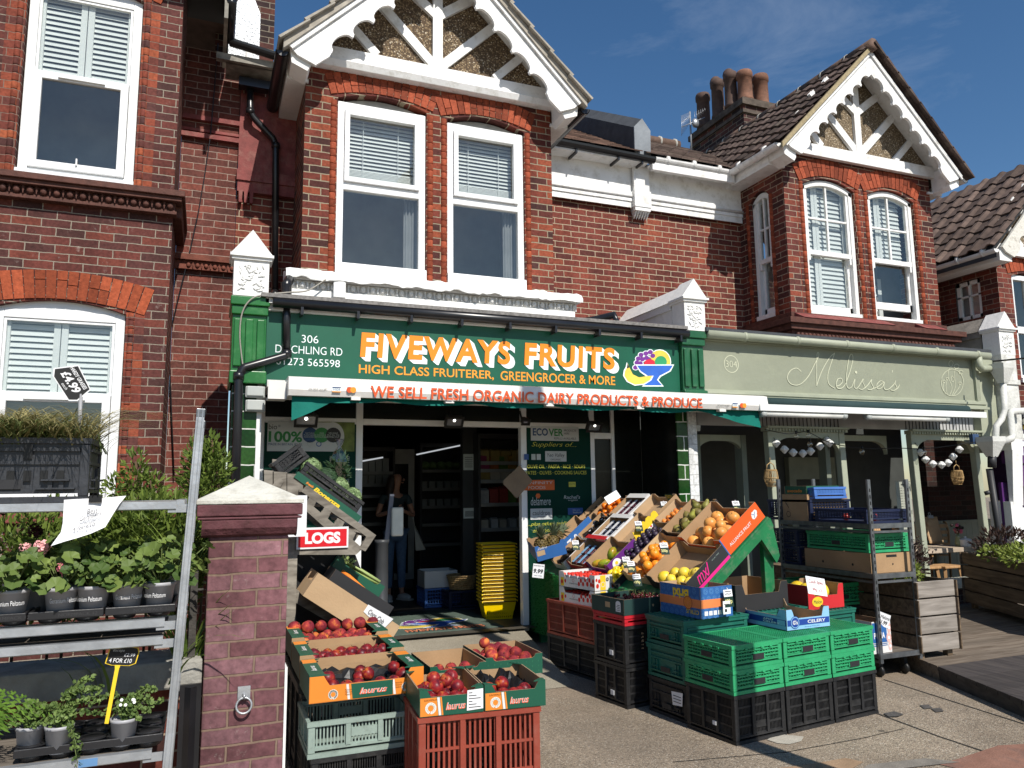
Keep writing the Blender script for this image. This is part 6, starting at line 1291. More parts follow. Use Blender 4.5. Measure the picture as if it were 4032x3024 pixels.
PLUM=fruit_mesh('plum',blotch('plum_skin',(.012,.01,.022),(.025,.014,.035),(.06,.045,.075),.4,4),.025,dimple=.12)
PEAR=fruit_mesh('pear',blotch('pear_skin',(.16,.14,.03),(.26,.24,.05),(.4,.42,.06),.5,4),.035,[(.1,-1.05),(.5,-1.02),(.88,-.65),(1,-.15),(.9,.3),(.62,.8),(.42,1.25),(.36,1.5),(.2,1.68),(.03,1.66)],14)
RUSSET=fruit_mesh('pear',blotch('russet_pear_skin',(.11,.085,.025),(.17,.13,.035),(.24,.2,.05),.55,4),.037,[(.1,-1.0),(.5,-.97),(.88,-.65),(1,-.15),(.95,.25),(.72,.7),(.45,1.0),(.25,1.15),(.03,1.13)],14)
MANGO=fruit_mesh('mango',blotch('mango_skin',(.12,.2,.015),(.28,.32,.02),(.5,.2,.02),.3,2.5),.05,[(.04,-1.25),(.5,-1.1),(.85,-.65),(1,0),(.93,.5),(.7,.95),(.35,1.2),(.03,1.25)],16,(1,.8))
def put(mesh,name,label,cat,group,M,pts,tilt=None):
 """one object per fruit; M takes box coordinates to the world"""
 for p in pts:
  o=bpy.data.objects.new(name,mesh);COL.objects.link(o);o.location=M@V(p[:3])
  r=tilt()if tilt else(random.uniform(-.8,.8),random.uniform(-.8,.8),random.uniform(0,6.3))
  o.rotation_euler=r;s=random.uniform(.87,1.09);o.scale=(s,s,s*random.uniform(.95,1.03));tag(o,label,cat,group)
def grid(x0,x1,y0,y1,z,dx,dy=None,skip=0.0,jit=.004,dome=0.0,stag=True):
 dy=dy or dx*.88;out=[];y=y0;k=0
 while y<=y1+1e-6:
  x=x0+(dx/2 if stag and k%2 else 0)
  while x<=x1+1e-6:
   if random.random()>=skip:out.append((x+random.uniform(-jit,jit),y+random.uniform(-jit,jit),z+random.uniform(-.002,.004)+dome*random.random()))
   x+=dx
  y+=dy;k+=1
 return out
 # ---------------------------------------------------------------- peach stall
WREATH=mat('wreath_white',(.72,.72,.66),.5);CARDTX=mat('carton_brown_ink',(.2,.06,.01),.5);LOGOR=mat('carton_logo_red',(.7,.12,.05),.5)
def laurus(w,h,dip,small=False,label=False):
 """printed front: orange ends with a laurel wreath, green middle with the maker's name"""
 def pr(q):
  Y=-.0012;hd=h*dip*.97
  g0,g1=(.36*w,.72*w)if not small else(.36*w,w-.002)
  q.quad((.003,Y,.003),(g0-.022,Y,.003),(g0-.03,Y,hd),(.003,Y,hd),0)
  q.quad((g0-.02,Y,.003),(g0-.008,Y,.003),(g0-.016,Y,hd),(g0-.028,Y,hd),3);q.quad((g0-.006,Y,.003),(g0+.002,Y,.003),(g0-.006,Y,hd),(g0-.014,Y,hd),0)
  q.quad((g0+.004,Y,.003),(g1,Y,.003),(g1,Y,hd),(g0-.004,Y,hd),1)
  q.quad((.003,Y,hd),(.115*w if not small else.003,Y,hd),(.1*w if not small else.003,Y,h-.003),(.003,Y,h-.003),0)
  if not small:
   q.quad((g1+.004,Y,.003),(g1+.016,Y,.003),(g1+.008,Y,hd),(g1-.004,Y,hd),3);q.quad((g1+.018,Y,.003),(w-.003,Y,.003),(w-.003,Y,hd),(g1+.01,Y,hd),0)
   q.quad((w*.9,Y,hd),(w-.003,Y,hd),(w-.003,Y,h-.003),(w*.9,Y,h-.003),0)
  q.text('laurus',(g0+(.05 if not small else.012)*w+.008,Y-.002,hd*.28),((g1-g0)*(.68 if not small else.5),0,0),(0,0,hd*.4),3,.035,.3);q.text('laurus',(g0+(.05 if not small else.012)*w+.008,Y-.003,hd*.28),((g1-g0)*(.68 if not small else.5),0,0),(0,0,hd*.4),4,.005,.3)
  for cx in((.2*w,.84*w)if not small else(.17*w,)):
   c=V((cx,Y-.001,hd*.45));r=hd*.27
   for k in range(15):
    a=-1.2+math.pi*2*k/16-.2
    if abs(math.sin(a/2+.6))<.0:continue
    for rr,da in((r,.0),(r*.76,.12)):e=c+V((rr*math.cos(a+da),-.0003,rr*math.sin(a+da)));tt=a+1.3;q.add([e+V((.008*math.cos(tt),0,.008*math.sin(tt))),e+V((-.004*math.sin(tt),0,.004*math.cos(tt))),e+V((-.008*math.cos(tt),0,-.008*math.sin(tt))),e+V((.004*math.sin(tt),0,-.004*math.cos(tt)))],[(0,1,2,3)],2)
  if not small:
   for k,s_ in enumerate(('Melocoton','Pêche','Peach')):q.text(s_,(.29*w+.005,Y-.001,hd*(.6-.15*k)),(.035,0,0),(0,0,.009),5,0,.3)
   for k,s_ in enumerate(('Nectarine','Nectarina','Nettarine')):q.text(s_,(.735*w+.004,Y-.001,hd*(.72-.15*k)),(.035,0,0),(0,0,.009),5,0,.3)
  else:q.text('EUROPEFRUIT',(.07*w,Y-.001,hd*.83),(.2*w,0,0),(0,0,.008),5)
  if label:
   q.quad((w*.73,Y-.004,hd*.15),(w*.99,Y-.004,hd*.2),(w*.99,Y-.004,h*.93),(w*.74,Y-.004,h*.9),6)
   for k in range(6):q.box(w*.76,w*.95-.02*(k%3),Y-.0052,Y-.0045,hd*.3+k*.013,hd*.3+k*.013+.003,7)
  return[CARDO,CARDG,WREATH,CARDW,LOGOR,CARDTX,PAPER,INK]
 return pr
sx0,sx1=.515,1.09;SW=sx1-sx0;zt=-1.035
crate('black_crate','black slotted crate on the ground under the grey tray, front left','crate',.52,.42,.33,(.53,3.99,GZ),BLK,group='black crates under the peach boxes')
crate('black_crate','black slotted crate on the ground behind the grey tray stack','crate',.52,.80,.53,(.53,4.42,GZ),BLK,group='black crates under the peach boxes')
crate('plastic_tray','grey green slotted plastic tray under the front peach box','tray',.56,.42,.17,(.51,3.99,GZ+.33),GRY,rows=1,cols=3,slat=.017)
crate('plastic_tray','black plastic tray behind the grey one, under the middle and rear fruit cartons','tray',.56,.80,.05,(.51,4.42,GZ+.535),BLK,rows=1,cols=3,slat=.03)
zb=zt+.005
for i,(nm,lab,mesh,cat)in enumerate((('nectarine_carton','orange and green carton of few nectarines on the grey tray, nearest of three',NECT,'nectarine'),('nectarine_carton','green and orange carton full of red nectarines, middle of three in a row',NECT,'nectarine'),('peach_carton','green and orange carton piled with two layers of peaches, rearmost of three',PEACH,'peach'))):
 y=3.985+.415*i;h=.125
 c=carton(nm,lab,'carton',SW,.40,h,(sx0,y,zb+.022*i),(0,0,0),CARDG,KRAFT,(.62,.84,.84)[i],.7,1.0,'peach and nectarine cartons',fprint=laurus(SW,h,.62)if i==0 else None,corner=(.1,CARDG),fm=CARDO if i==0 else KRAFT)
 M=c.matrix_world.copy()
 for xx in(.0,SW-.075):
  mb=MB();mb.box(xx,xx+.075,.02,.38,h+.001,h+.005,0);mb.box(xx+.002,xx+.073,.3,.38,h+.005,h+.007,1)
  mb.text('laurus',(xx+.05,.1,h+.0075),(0,.12,0),(-.028,0,0),2,.02,.3);mb.build('printed_flap',[CARDG,CARDO,CARDW],c,V((0,0,0)))
 if i==0:
  put(mesh,'nectarine','shiny red nectarine in the nearest orange carton with black liner','nectarine','nectarines in the nearest carton',M,[(.05,.05,.05),(.12,.07,.052),(.11,.16,.075),(.19,.05,.045),(.25,.06,.048),(.27,.14,.07),(.31,.12,.088),(.36,.05,.05),(.30,.26,.07),(.47,.22,.085),(.49,.1,.07),(.43,.05,.05),(.07,.24,.07),(.51,.3,.06),(.06,.12,.05)])
  mb=MB();random.seed(3)
  n=14;vs=[(.01+(SW-.02)*a/n,.01+.38*b/n,.02+.03*abs(math.sin(a*2.1+b*1.3))*random.uniform(.3,1.3)+(.03 if b>10 else 0))for a in range(n+1)for b in range(n+1)]
  mb.add(vs,[(a*(n+1)+b,(a+1)*(n+1)+b,(a+1)*(n+1)+b+1,a*(n+1)+b+1)for a in range(n)for b in range(n)],0,False);mb.build('liner',mat('black_film',(.01,.01,.011),.42,.1,3,.3,20,.3),c,V((0,0,0)))
 elif i==1:
  put(mesh,'nectarine','shiny red nectarine in the full middle carton','nectarine','nectarines in the middle carton',M,grid(.045,SW-.045,.045,.35,.054,.076,.074)+grid(.08,SW-.08,.08,.22,.085,.09,.08,.25))
 else:
  put(mesh,'peach','downy red and yellow peach in the piled rear carton','peach','peaches in the rear left carton',M,grid(.045,SW-.045,.05,.2,.06,.078,.075)+grid(.05,SW-.05,.22,.36,.068,.08,.075)+[(.05+k*.083,.345+random.uniform(-.01,.01),.125)for k in range(7)])
rz_=-1.045
crate('rust_crate','rust red slotted crate on the ground under the two small nectarine cartons','crate',.60,.42,rz_-GZ,(.952,3.58,GZ),RST,(0,0,-.085),rows=4,cols=3,slat=.024)
crate('black_crate','black slotted crate behind the rust red one, under the green peach cartons','crate',.62,.8,.53,(1.1,4.0,GZ),BLK,group='black crates under the peach boxes')
c=carton('nectarine_carton','small green and orange carton of nectarines with a white address label','carton',.305,.42,.115,(.962,3.585,rz_+.003),(0,0,-.085),CARDG,KRAFT,.75,.8,1,'peach and nectarine cartons',fprint=laurus(.305,.115,.75,True,True),corner=(.06,CARDG),fm=CARDG)
put(NECT,'nectarine','dark red nectarine in the small carton with the white label','nectarine','nectarines in the labelled carton',c.matrix_world.copy(),grid(.045,.26,.05,.3,.06,.072,.07)+[(.1,.12,.1),(.17,.2,.105),(.12,.28,.1),(.2,.1,.1),(.21,.29,.1)])
c=carton('nectarine_carton','small orange and green carton, nearly empty, with crumpled black liner and few nectarines','carton',.305,.42,.115,(1.272,3.558,rz_+.003),(0,0,-.085),CARDG,KRAFT,.72,.8,1,'peach and nectarine cartons',fprint=laurus(.305,.115,.72,True),corner=(.06,CARDG),fm=CARDG)
put(NECT,'nectarine','red nectarine in the nearly empty carton with crumpled black liner','nectarine','nectarines in the nearly empty carton',c.matrix_world.copy(),[(.05,.05,.05),(.11,.07,.05),(.16,.06,.045),(.06,.15,.055),(.13,.16,.08),(.2,.08,.045),(.26,.05,.04),(.24,.13,.05)])
mb=MB();random.seed(5);n=16;vs=[(.008+.289*a/n,.01+.4*b/n,.02+.05*random.random()*(b/n)+.05*max(0,math.sin(a*.8+b*.35))*(b/n))for a in range(n+1)for b in range(n+1)]
mb.add(vs,[(a*(n+1)+b,(a+1)*(n+1)+b,(a+1)*(n+1)+b+1,a*(n+1)+b+1)for a in range(n)for b in range(n)]);mb.build('liner',bpy.data.materials['black_film'],c,V((0,0,0)))
def bania(w,h):
 def pr(q):
  Y=-.0012
  for a in range(9):
   for b in range(3):q.quad((w*(a+.3)/9,Y,h*(b+.4)/3.2),(w*(a+.38)/9,Y,h*(b+.4)/3.2),(w*(a+.4)/9,Y,h*(b+.75)/3.2),(w*(a+.32)/9,Y,h*(b+.75)/3.2),0)
  q.box(w*.4,w*.6,Y-.001,Y-.0005,h*.35,h*.55,2);q.text('BANIA',(w*.25,Y-.0015,h*.16),(w*.4,0,0),(0,0,h*.13),1,.03);q.text('Esparra',(w*.35,Y-.0015,h*.03),(w*.25,0,0),(0,0,h*.09),3)
  return[mat('carton_mid_green',(.03,.16,.08),.5),mat('carton_lime',(.5,.75,.05),.5),INK,PAPER]
 return pr
c=carton('peach_carton','dark green carton of peaches with a cut handle, in front of the doormat','carton',.36,.42,.115,(1.555,4.33,-1.09),(0,0,.0),CARDG,KRAFT,.8,1,1,'peach and nectarine cartons',fprint=bania(.36,.09))
put(PEACH,'peach','downy peach in the green carton in front of the doormat','peach','peaches in the green carton',c.matrix_world.copy(),grid(.05,.31,.06,.36,.065,.072,.068)+[(.08,.12,.1),(.15,.1,.1),(.1,.2,.105),(.2,.22,.105),(.14,.29,.1),(.1,.3,.14),(.24,.14,.1),(.19,.3,.1)])
c=carton('peach_carton','half empty dark green carton of peaches, squeezed between the rows','carton',.33,.42,.115,(1.2,4.25,-1.09),(0,0,.0),CARDG,KRAFT,.8,1,1,'peach and nectarine cartons',fprint=bania(.33,.09))
put(PEACH,'peach','downy peach in the half empty green carton','peach','peaches in the half empty carton',c.matrix_world.copy(),[(.06,.06,.05),(.13,.08,.05),(.2,.07,.05),(.26,.06,.05),(.09,.15,.06),(.17,.16,.06),(.25,.15,.06)])
# ---------------------------------------------------------------- the sloping fruit stand
K=.933;TH=RAD(38.6);A0=W(2795,2288,5.25)*K
EX,EN=V((math.cos(TH),0,math.sin(TH))),V((-math.sin(TH),0,math.cos(TH)))
def SP(s,Y,n=0.0):return V((A0.x,Y,A0.z))+EX*s+EN*n
STAND=mat('green_stand_paint',(.012,.16,.055),.5,.12,6,.25,40,.35,stain=(.2,.2,.15),stain_amt=.45,stain_scale=10)
st=thing('fruit_stand','green painted wooden stand with a sloping top loaded with fruit boxes','stand',(3.6,6.2,GZ))
ya,yb=4.90,7.6
for y in(ya,6.2,yb):
 mb=MB();mb.ext([SP(-.3,y,-.02),SP(.745,y,-.02),SP(.73,y,-.085),SP(-.3,y,-.085)],(0,.045,0));mb.build('rail',STAND,st,bevel=.004)
 e=SP(.70,y,-.1)
 mb=MB();mb.box(e.x-.05,e.x+.04,y+.05,y+.10,GZ,e.z+.08);mb.ext([SP(.735,y+.002,-.06),V((e.x-.12,y+.002,e.z-.04)),V((e.x+.03,y+.002,e.z-.25)),V((e.x+.06,y+.002,e.z-.2))],(0,.04,0));mb.build('leg',STAND,st,bevel=.004)
 f_=SP(-.27,y,-.1);mb=MB();mb.box(f_.x-.03,f_.x+.05,y+.05,y+.10,GZ,f_.z);mb.build('leg',STAND,st)
mb=MB();mb.ext([SP(-.3,ya,-.018),SP(.74,ya,-.018),SP(.74,ya,.0),SP(-.3,ya,.0)],(0,yb-ya+.1,0));mb.build('sloping_top',STAND,st)
TURF=leafmat('artificial_turf',(.008,.09,.018),(.03,.22,.05),.1)
mb=MB();random.seed(11);ax_=SP(-.34,0,-.02)
def apron(x,y0,y1,z0,z1,n,along='y'):
 nn=22;vs=[(x+.02*math.sin(a*1.1)+.0*b,y0+(y1-y0)*a/nn,z0+(z1-z0)*b/6)for a in range(nn+1)for b in range(7)]
 mb.add(vs,[(a*7+b,(a+1)*7+b,(a+1)*7+b+1,a*7+b+1)for a in range(nn)for b in range(6)])
 for i in range(n):
  y=random.uniform(y0,y1);z=random.uniform(z0,z1);xx=x+.02*math.sin((y-y0)/(y1-y0)*nn*1.1);d=V((-random.uniform(.012,.028),random.uniform(-.015,.015),random.uniform(-.02,.006)));p=V((xx,y,z));w_=V((0,.0022,.0012));mb.add([p-w_,p+w_,p+d],[(0,1,2)])
apron(3.30,5.5,7.7,-1.5,-.86,9000)
def apron_end(y,x0,x1,z0,z1,n):
 nn=10;vs=[(x0+(x1-x0)*a/nn,y+.02*math.sin(a*1.3),z0+(z1-z0)*b/5)for a in range(nn+1)for b in range(6)];mb.add(vs,[(a*6+b,(a+1)*6+b,(a+1)*6+b+1,a*6+b+1)for a in range(nn)for b in range(5)])
 for i in range(n):
  x=random.uniform(x0,x1);z=random.uniform(z0,z1);p=V((x,y,z));d=V((random.uniform(-.015,.015),-random.uniform(.012,.028),random.uniform(-.02,.006)));w_=V((.0022,0,.0012));mb.add([p-w_,p+w_,p+d],[(0,1,2)])
apron_end(5.46,3.3,3.75,-1.3,-.88,2500)
tag(mb.build('turf_apron',TURF),'bright green artificial turf apron hanging down the front of the fruit stand','turf apron')
def SB(name,label,Y0,Y1,s0,s1,h,outer=KRAFT,inner=KRAFT,lift=.004,tilt=0.0,low=.7,high=.75,side=1.0,**k):
 """box lying on the slope: local x runs up the slope, y runs away from the street, z stands off the top"""
 return carton(name,label,'carton',s1-s0,Y1-Y0,h,SP(s0,Y0,lift),(0,-TH+tilt,0),outer,inner,side,side,low,'fruit cartons on the sloping stand',**k)
def mx_print(w,h):
 def pr(q):
  Y=-.0012;q.quad((0,Y,0),(w,Y,0),(w,Y,h*.2),(0,Y,h*.2),0)
  stroke2=lambda P:[q.beam(V((a[0]*w,Y,a[1]*h)),V((b[0]*w,Y,b[1]*h)),.009,.001,0,(0,1,0))for a,b in zip(P,P[1:])]
  q.text('mx',(w*.2,Y,h*.27),(w*.3,0,0),(0,0,h*.5),0,.0,.45);stroke2([(.46,.3),(.56,.95)])
  for k_ in range(3):q.text('desde 1989',(w*.66,Y,h*(.74-.15*k_)),(w*.2,0,0),(0,0,h*.07),1)if k_==0 else None
  return[CARDPK,GRY]
 return pr
c=SB('grapefruit_carton','black and pink carton of yellow grapefruit, nearest and lowest on the stand',4.90,5.47,-.17,.26,.125,CARDBK,KRAFT,fprint=mx_print(.43,.125),low=.6)
put(POMELO,'yellow_grapefruit','large yellow grapefruit in the nearest black and pink carton','grapefruit','yellow grapefruit in the black carton',c.matrix_world.copy(),[(.06,.07,.06),(.06,.18,.06),(.06,.32,.06),(.15,.12,.06),(.15,.25,.06),(.07,.43,.06),(.16,.09,.06),(.14,.36,.055)])
def all_print(w,h):
 def pr(q):
  Y=-.0012;q.quad((.01,Y,h*.02),(w*.99,Y,h*.02),(w*.99,Y,h*.97),(.01,Y,h*.97),0);q.quad((.001,Y-.0005,0),(.012,Y-.0005,0),(.012,Y-.0005,h),(.001,Y-.0005,h),2)
  q.text('ALLIANCE FRUIT',(w*.12,Y-.0015,h*.3),(w*.58,0,0),(0,0,h*.17),1,.01)
  c_=V((w*.84,Y-.001,h*.55));q.disc(c_,(1,0,0),(0,0,1),h*.2,1,7);q.disc(c_+V((.02,-.0002,.01)),(1,0,0),(0,0,1),h*.14,1,6);q.disc(c_+V((-.015,-.0004,-.01)),(1,0,0),(0,0,1),h*.13,1,7)
  for a in(.6,2.4,4.2):q.beam(c_+V((0,-.001,0)),c_+V((math.cos(a)*h*.17,-.001,math.sin(a)*h*.17)),.004,.001,2,(0,1,0))
  return[CARDF,CARDW,CARDB]
 return pr
c=SB('grapefruit_carton','orange carton of pink grapefruit on top of the near end of the stand',4.91,5.47,.265,.725,.15,CARDF,KRAFT,fprint=all_print(.46,.15),low=.55,lift=.012,tilt=.0)
GFP=c.matrix_world.copy()
put(GRAPEF,'grapefruit','pink grapefruit in the orange carton at the top of the stand','grapefruit','pink grapefruit in the orange carton',GFP,grid(.06,.4,.07,.5,.055,.102,.1,.03)+[(.12,.12,.115),(.2,.2,.12),(.13,.3,.115),(.22,.36,.115),(.3,.14,.115)])
WOODT=mat('pale_wood_tray',(.55,.4,.22),.7,.12,10)
c=SB('orange_tray','pale wooden tray of oranges next to the nearest yellow grapefruit',5.49,5.90,-.15,.36,.10,WOODT,WOODT,low=.7)
put(ORNG,'orange','bright orange in the pale wooden tray','orange','oranges in the wooden tray',c.matrix_world.copy(),grid(.05,.42,.05,.36,.05,.08,.075,.12)+[(.1,.1,.11),(.16,.2,.115),(.24,.16,.11),(.2,.29,.115),(.29,.25,.115),(.33,.13,.11)])
c=SB('lemon_punnet','small dark net tray of lemons at the low edge of the stand',5.93,6.12,-.26,-.02,.06,CARDBK,CARDBK,low=.9)
put(LEMON,'lemon','small yellow lemon in the dark tray at the low edge','lemon','lemons at the low edge',c.matrix_world.copy(),grid(.04,.2,.035,.16,.04,.06,.055)+[(.08,.07,.08),(.13,.12,.085),(.07,.13,.08)])
c=SB('plum_carton','carton of dark plums beside the oranges',5.92,6.24,.0,.52,.09,CARDBK,KRAFT,low=.8)
put(PLUM,'plum','dark bloomy plum in the carton beside the oranges','plum','plums in the carton',c.matrix_world.copy(),grid(.03,.46,.035,.28,.045,.052,.048)+grid(.06,.38,.06,.26,.082,.058,.055,.2))
c=SB('pear_carton','white cornered carton of russet pears below the orange carton',5.49,5.86,.37,.79,.11,CARDBK,KRAFT,low=.75,lift=.02,fm=CARDBK)
mb=MB();mb.quad((.2,-.0015,.01),(.34,-.0015,.01),(.34,-.0015,.1),(.2,-.0015,.1));mb.build('print',CARDPK,c,V((0,0,0)))
put(RUSSET,'pear','brown green russet pear in the white cornered carton','pear','russet pears',c.matrix_world.copy(),grid(.05,.36,.05,.32,.05,.077,.074)+[(.12,.15,.1),(.2,.2,.1),(.25,.1,.1)])
put(PEAR,'pear','yellow green pear among the russet ones','pear','green pears among the russets',c.matrix_world.copy(),[(.08,.1,.1),(.2,.12,.11),(.34,.22,.1),(.35,.1,.09)])
c=SB('apricot_carton','shallow brown carton with a few apricots in one corner',5.88,6.2,.53,.83,.09,KRAFT,KRAFTP,low=.6,fm=KRAFT)
put(APRI,'apricot','small orange apricot in the shallow brown carton','apricot','apricots',c.matrix_world.copy(),grid(.035,.2,.04,.27,.035,.054,.05)+[(.08,.08,.07),(.1,.14,.07)])
c=SB('mango_carton','purple carton holding a few green mangoes',6.14,6.56,-.14,.22,.13,CARDP,KRAFT,low=.55,sm=CARDP)
MGP=c.matrix_world.copy()
mb=MB();q=V((.09,-.002,.07));mb.disc(q,(1,0,0),(0,0,1),.05,0);mb.disc(q+V((0,-.001,.012)),(1,0,0),(0,0,1),.016,2);mb.textm('EAT ME',q+V((0,-.001,-.018)),(1,0,0),(0,0,1),.018,1,.02);mb.build('print',[PAPER,CARDP,CARDY],c,V((0,0,0)))
put(MANGO,'mango','green mango lying in the purple carton','mango','mangoes in the purple carton',MGP,[(.08,.12,.055),(.08,.24,.055),(.07,.35,.05),(.2,.12,.055)],lambda:(1.4,random.uniform(-.3,.3),random.uniform(.9,1.4)))
put(MANGO,'mango','red flushed yellow green mango, uppermost in the purple carton','mango',None,MGP,[(.2,.25,.07)],lambda:(.4,.5,1))
c=SB('empty_carton','empty brown carton with a toothed yellow and white side panel',6.22,6.6,.24,.62,.085,KRAFT,KRAFTP,low=.6)
mb=MB();P=[(.02,-.003,.0),(.36,-.003,.0)]
for k in range(9):P+=[(.36-k*.038,-.003,.13+.02*(k%2)),(.345-k*.038,-.003,.15-.0*(k%2))]
mb.ext(P,(0,.004,0));mb.build('toothed_panel',CARDY,c,V((0,0,0)))
mb=MB();mb.quad((.02,-.0045,.0),(.35,-.0045,.0),(.32,-.0045,.07),(.04,-.0045,.06),0);mb.disc((.2,-.006,.045),(1,0,0),(0,0,1),.016,1,12);mb.disc((.23,-.0062,.06),(1,0,0),(0,0,1),.01,2,10);mb.text('fresh',(.06,-.006,.015),(.09,0,0),(0,0,.03),3,0,.3);mb.build('print',[PAPER,mat('print_lime',(.35,.5,.03),.5),CARDR,CARDPK],c,V((0,0,0)))
c=SB('empty_carton','empty brown carton at the top of the stand marked CASTILLO',6.24,6.66,.60,.89,.10,KRAFT,KRAFTP,low=.6)
mb=MB();mb.quad((.292,.01,.0),(.292,.2,.0),(.292,.2,.095),(.292,.01,.095),0);mb.text('CASTILLO',(.2925,.03,.05),(0,.16,0),(0,0,.04),1,.02);mb.quad((.283,.01,.02),(.283,.2,.02),(.283,.2,.09),(.283,.01,.09),0);mb.text('CASTILLO',(.2815,.19,.05),(0,-.16,0),(0,0,.04),1,.02);mb.build('print',[CARDG,CARDY],c,V((0,0,0)))
PACK=mat('clear_punnet_film',(.5,.5,.52),.1,.1,5,spec=.8);BERRY=blotch('dark_berries',(.03,.012,.03),(.08,.015,.03),(.16,.02,.05),.3,14);BLUE_=blotch('blueberries',(.012,.014,.03),(.025,.03,.055),(.05,.06,.09),.4,14);FIG=blotch('figs',(.05,.02,.03),(.11,.03,.04),(.16,.06,.06),.5,10)
def punnets(c,label,group,m,nx,ny,px_,py_,z,lab):
 me=MB();a,b=px_*.46,py_*.46
 me.box(-a,a,-b,b,0,.028,0)
 for i in range(30):me.ell((random.uniform(-a*.8,a*.8),random.uniform(-b*.8,b*.8),.03),.013,.013,.012,7,4,0)
 me.box(-a,a,-b*.4,b*.4,.044,.0455,1)
 ms=me.mesh('punnet',[m,lab]);M=c.matrix_world.copy()
 for i in range(nx):
  for j in range(ny):
   o=bpy.data.objects.new('punnet',ms);COL.objects.link(o);o.location=M@V((.02+px_*(i+.5),.015+py_*(j+.5),z));o.rotation_euler=(0,-TH,random.uniform(-.06,.06));tag(o,label,'punnet',group)
c=SB('fig_tray','red edged white tray of dark fig punnets at the low edge of the stand',6.6,7.0,-.15,.2,.10,CARDR,KRAFT,low=.6,sm=CARDR);punnets(c,'dark fig punnet with a blue label in the red edged tray','fig punnets',FIG,2,3,.13,.12,.03,CARDSB)
mb=MB();mb.box(.0,.345,.0,.006,.101,.104,0);mb.box(.335,.36,.0,.4,.101,.13,1);mb.box(.31,.36,.0,.4,.13,.134,0);mb.build('flap',[CARDR,CARDW],c,V((0,0,0)))
c=SB('berry_tray','white edged tray of blueberry punnets halfway up the stand',6.62,7.0,.22,.56,.10,CARDW,KRAFT,low=.6);punnets(c,'dark blueberry punnet in the white edged tray','blueberry punnets',BLUE_,2,3,.13,.12,.03,PAPER)
mb=MB();mb.box(.29,.345,.0,.38,.101,.106);mb.box(-.03,.03,.0,.38,.101,.105);mb.build('flap',CARDW,c,V((0,0,0)))
c=SB('berry_tray','white edged tray of red berry punnets at the top of the stand',6.7,7.08,.57,.88,.10,CARDW,KRAFT,low=.6);punnets(c,'red berry punnet in the top white edged tray','red berry punnets',BERRY,2,3,.12,.12,.03,PAPER)
mb=MB();mb.box(.25,.315,.0,.38,.101,.107);mb.box(.311,.315,.0,.38,.02,.1);mb.build('flap',CARDW,c,V((0,0,0)))
c=SB('avocado_carton','low carton of black avocados at the low edge of the stand',7.02,7.3,-.18,.2,.10,CARDW,KRAFT,low=.6)
lay=lambda:(1.5+random.uniform(-.3,.3),random.uniform(-.3,.3),random.uniform(0,6.3))
put(AVO,'avocado','knobbly black avocado in the low carton','avocado','avocados in the low carton',c.matrix_world.copy(),grid(.04,.33,.045,.24,.045,.075,.07)+[(.1,.1,.09),(.18,.17,.09),(.2,.08,.085)],lay)
c=SB('avocado_carton','upper carton of black avocados with small white stickers',7.02,7.3,.22,.58,.10,CARDW,KRAFT,low=.6)
put(AVO,'avocado','knobbly black avocado in the upper carton','avocado','avocados in the upper carton',c.matrix_world.copy(),grid(.04,.32,.045,.24,.045,.075,.07)+[(.1,.1,.09),(.2,.17,.09),(.25,.1,.09)],lay)
for i in range(6):
 mb=MB();p=c.matrix_world@V((.05+.045*i,.05+.03*(i%4),.125));mb.disc(p,EX,(0,1,0),.014,0,10);tag(mb.build('fruit_sticker',PAPER),'small white sticker on an avocado in the upper carton','sticker','avocado stickers')
c=SB('persimmon_carton','brown carton heaped with orange persimmons at the top of the stand',7.1,7.46,.56,.86,.10,KRAFT,KRAFT,low=.6)
put(KAKI,'persimmon','glossy orange persimmon in the top brown carton','persimmon','persimmons',c.matrix_world.copy(),grid(.045,.25,.045,.32,.045,.072,.068)+[(.1,.12,.095),(.17,.2,.1),(.13,.28,.095),(.23,.14,.095),(.22,.27,.095)])
c=SB('vegetable_carton','shaded brown carton of dark vegetables at the far top corner of the stand',7.48,7.68,.46,.84,.10,KRAFT,KRAFT,low=.7)
put(AVO,'vegetable','dark green vegetable in the shaded far carton','vegetable','dark vegetables',c.matrix_world.copy(),grid(.05,.32,.05,.15,.045,.085,.08),lay)
PINE=blotch('pineapple_rind',(.05,.035,.012),(.11,.075,.02),(.2,.14,.03),.6,20,bump=.5,bs=60);PLEAF=leafmat('pineapple_leaf',(.06,.09,.05),(.2,.24,.14),.2)
c=carton('pineapple_carton','blue carton of pineapples at the far end of the stand','carton',.30,.42,.15,W(2118,2196,6.95)+V((0,0,-.04)),(RAD(8),RAD(-14),RAD(-14)),CARDB,KRAFT,.8,.9,.9,'fruit cartons on the sloping stand')
mb=MB();mb.quad((.01,-.0015,.05),(.09,-.0015,.05),(.09,-.0015,.1),(.01,-.0015,.1),0);mb.text('Zafiro',(.02,-.003,.11),(.1,0,0),(0,0,.022),1,0,.3);mb.build('print',[KRAFTP,PAPER],c,V((0,0,0)))
c2=SB('pineapple_carton','blue and white carton printed Zafiro leaning on the fruit stand',7.3,7.62,-.1,.44,.15,CARDB,KRAFT,low=.6,lift=.02)
mb=MB();mb.quad((.0,-.0015,.0),(.54,-.0015,.0),(.54,-.0015,.06),(.0,-.0015,.14),0);mb.quad((.0,-.0025,.0),(.12,-.0025,.0),(.06,-.0025,.14),(.0,-.0025,.14),1);mb.text('Zafiro',(.15,-.004,.025),(.24,0,0),(0,0,.085),1,.03,.25);mb.disc((.09,-.004,.06),(1,0,0),(0,0,1),.025,2,12);mb.build('print',[CARDB,PAPER,CARDY],c2,V((0,0,0)))
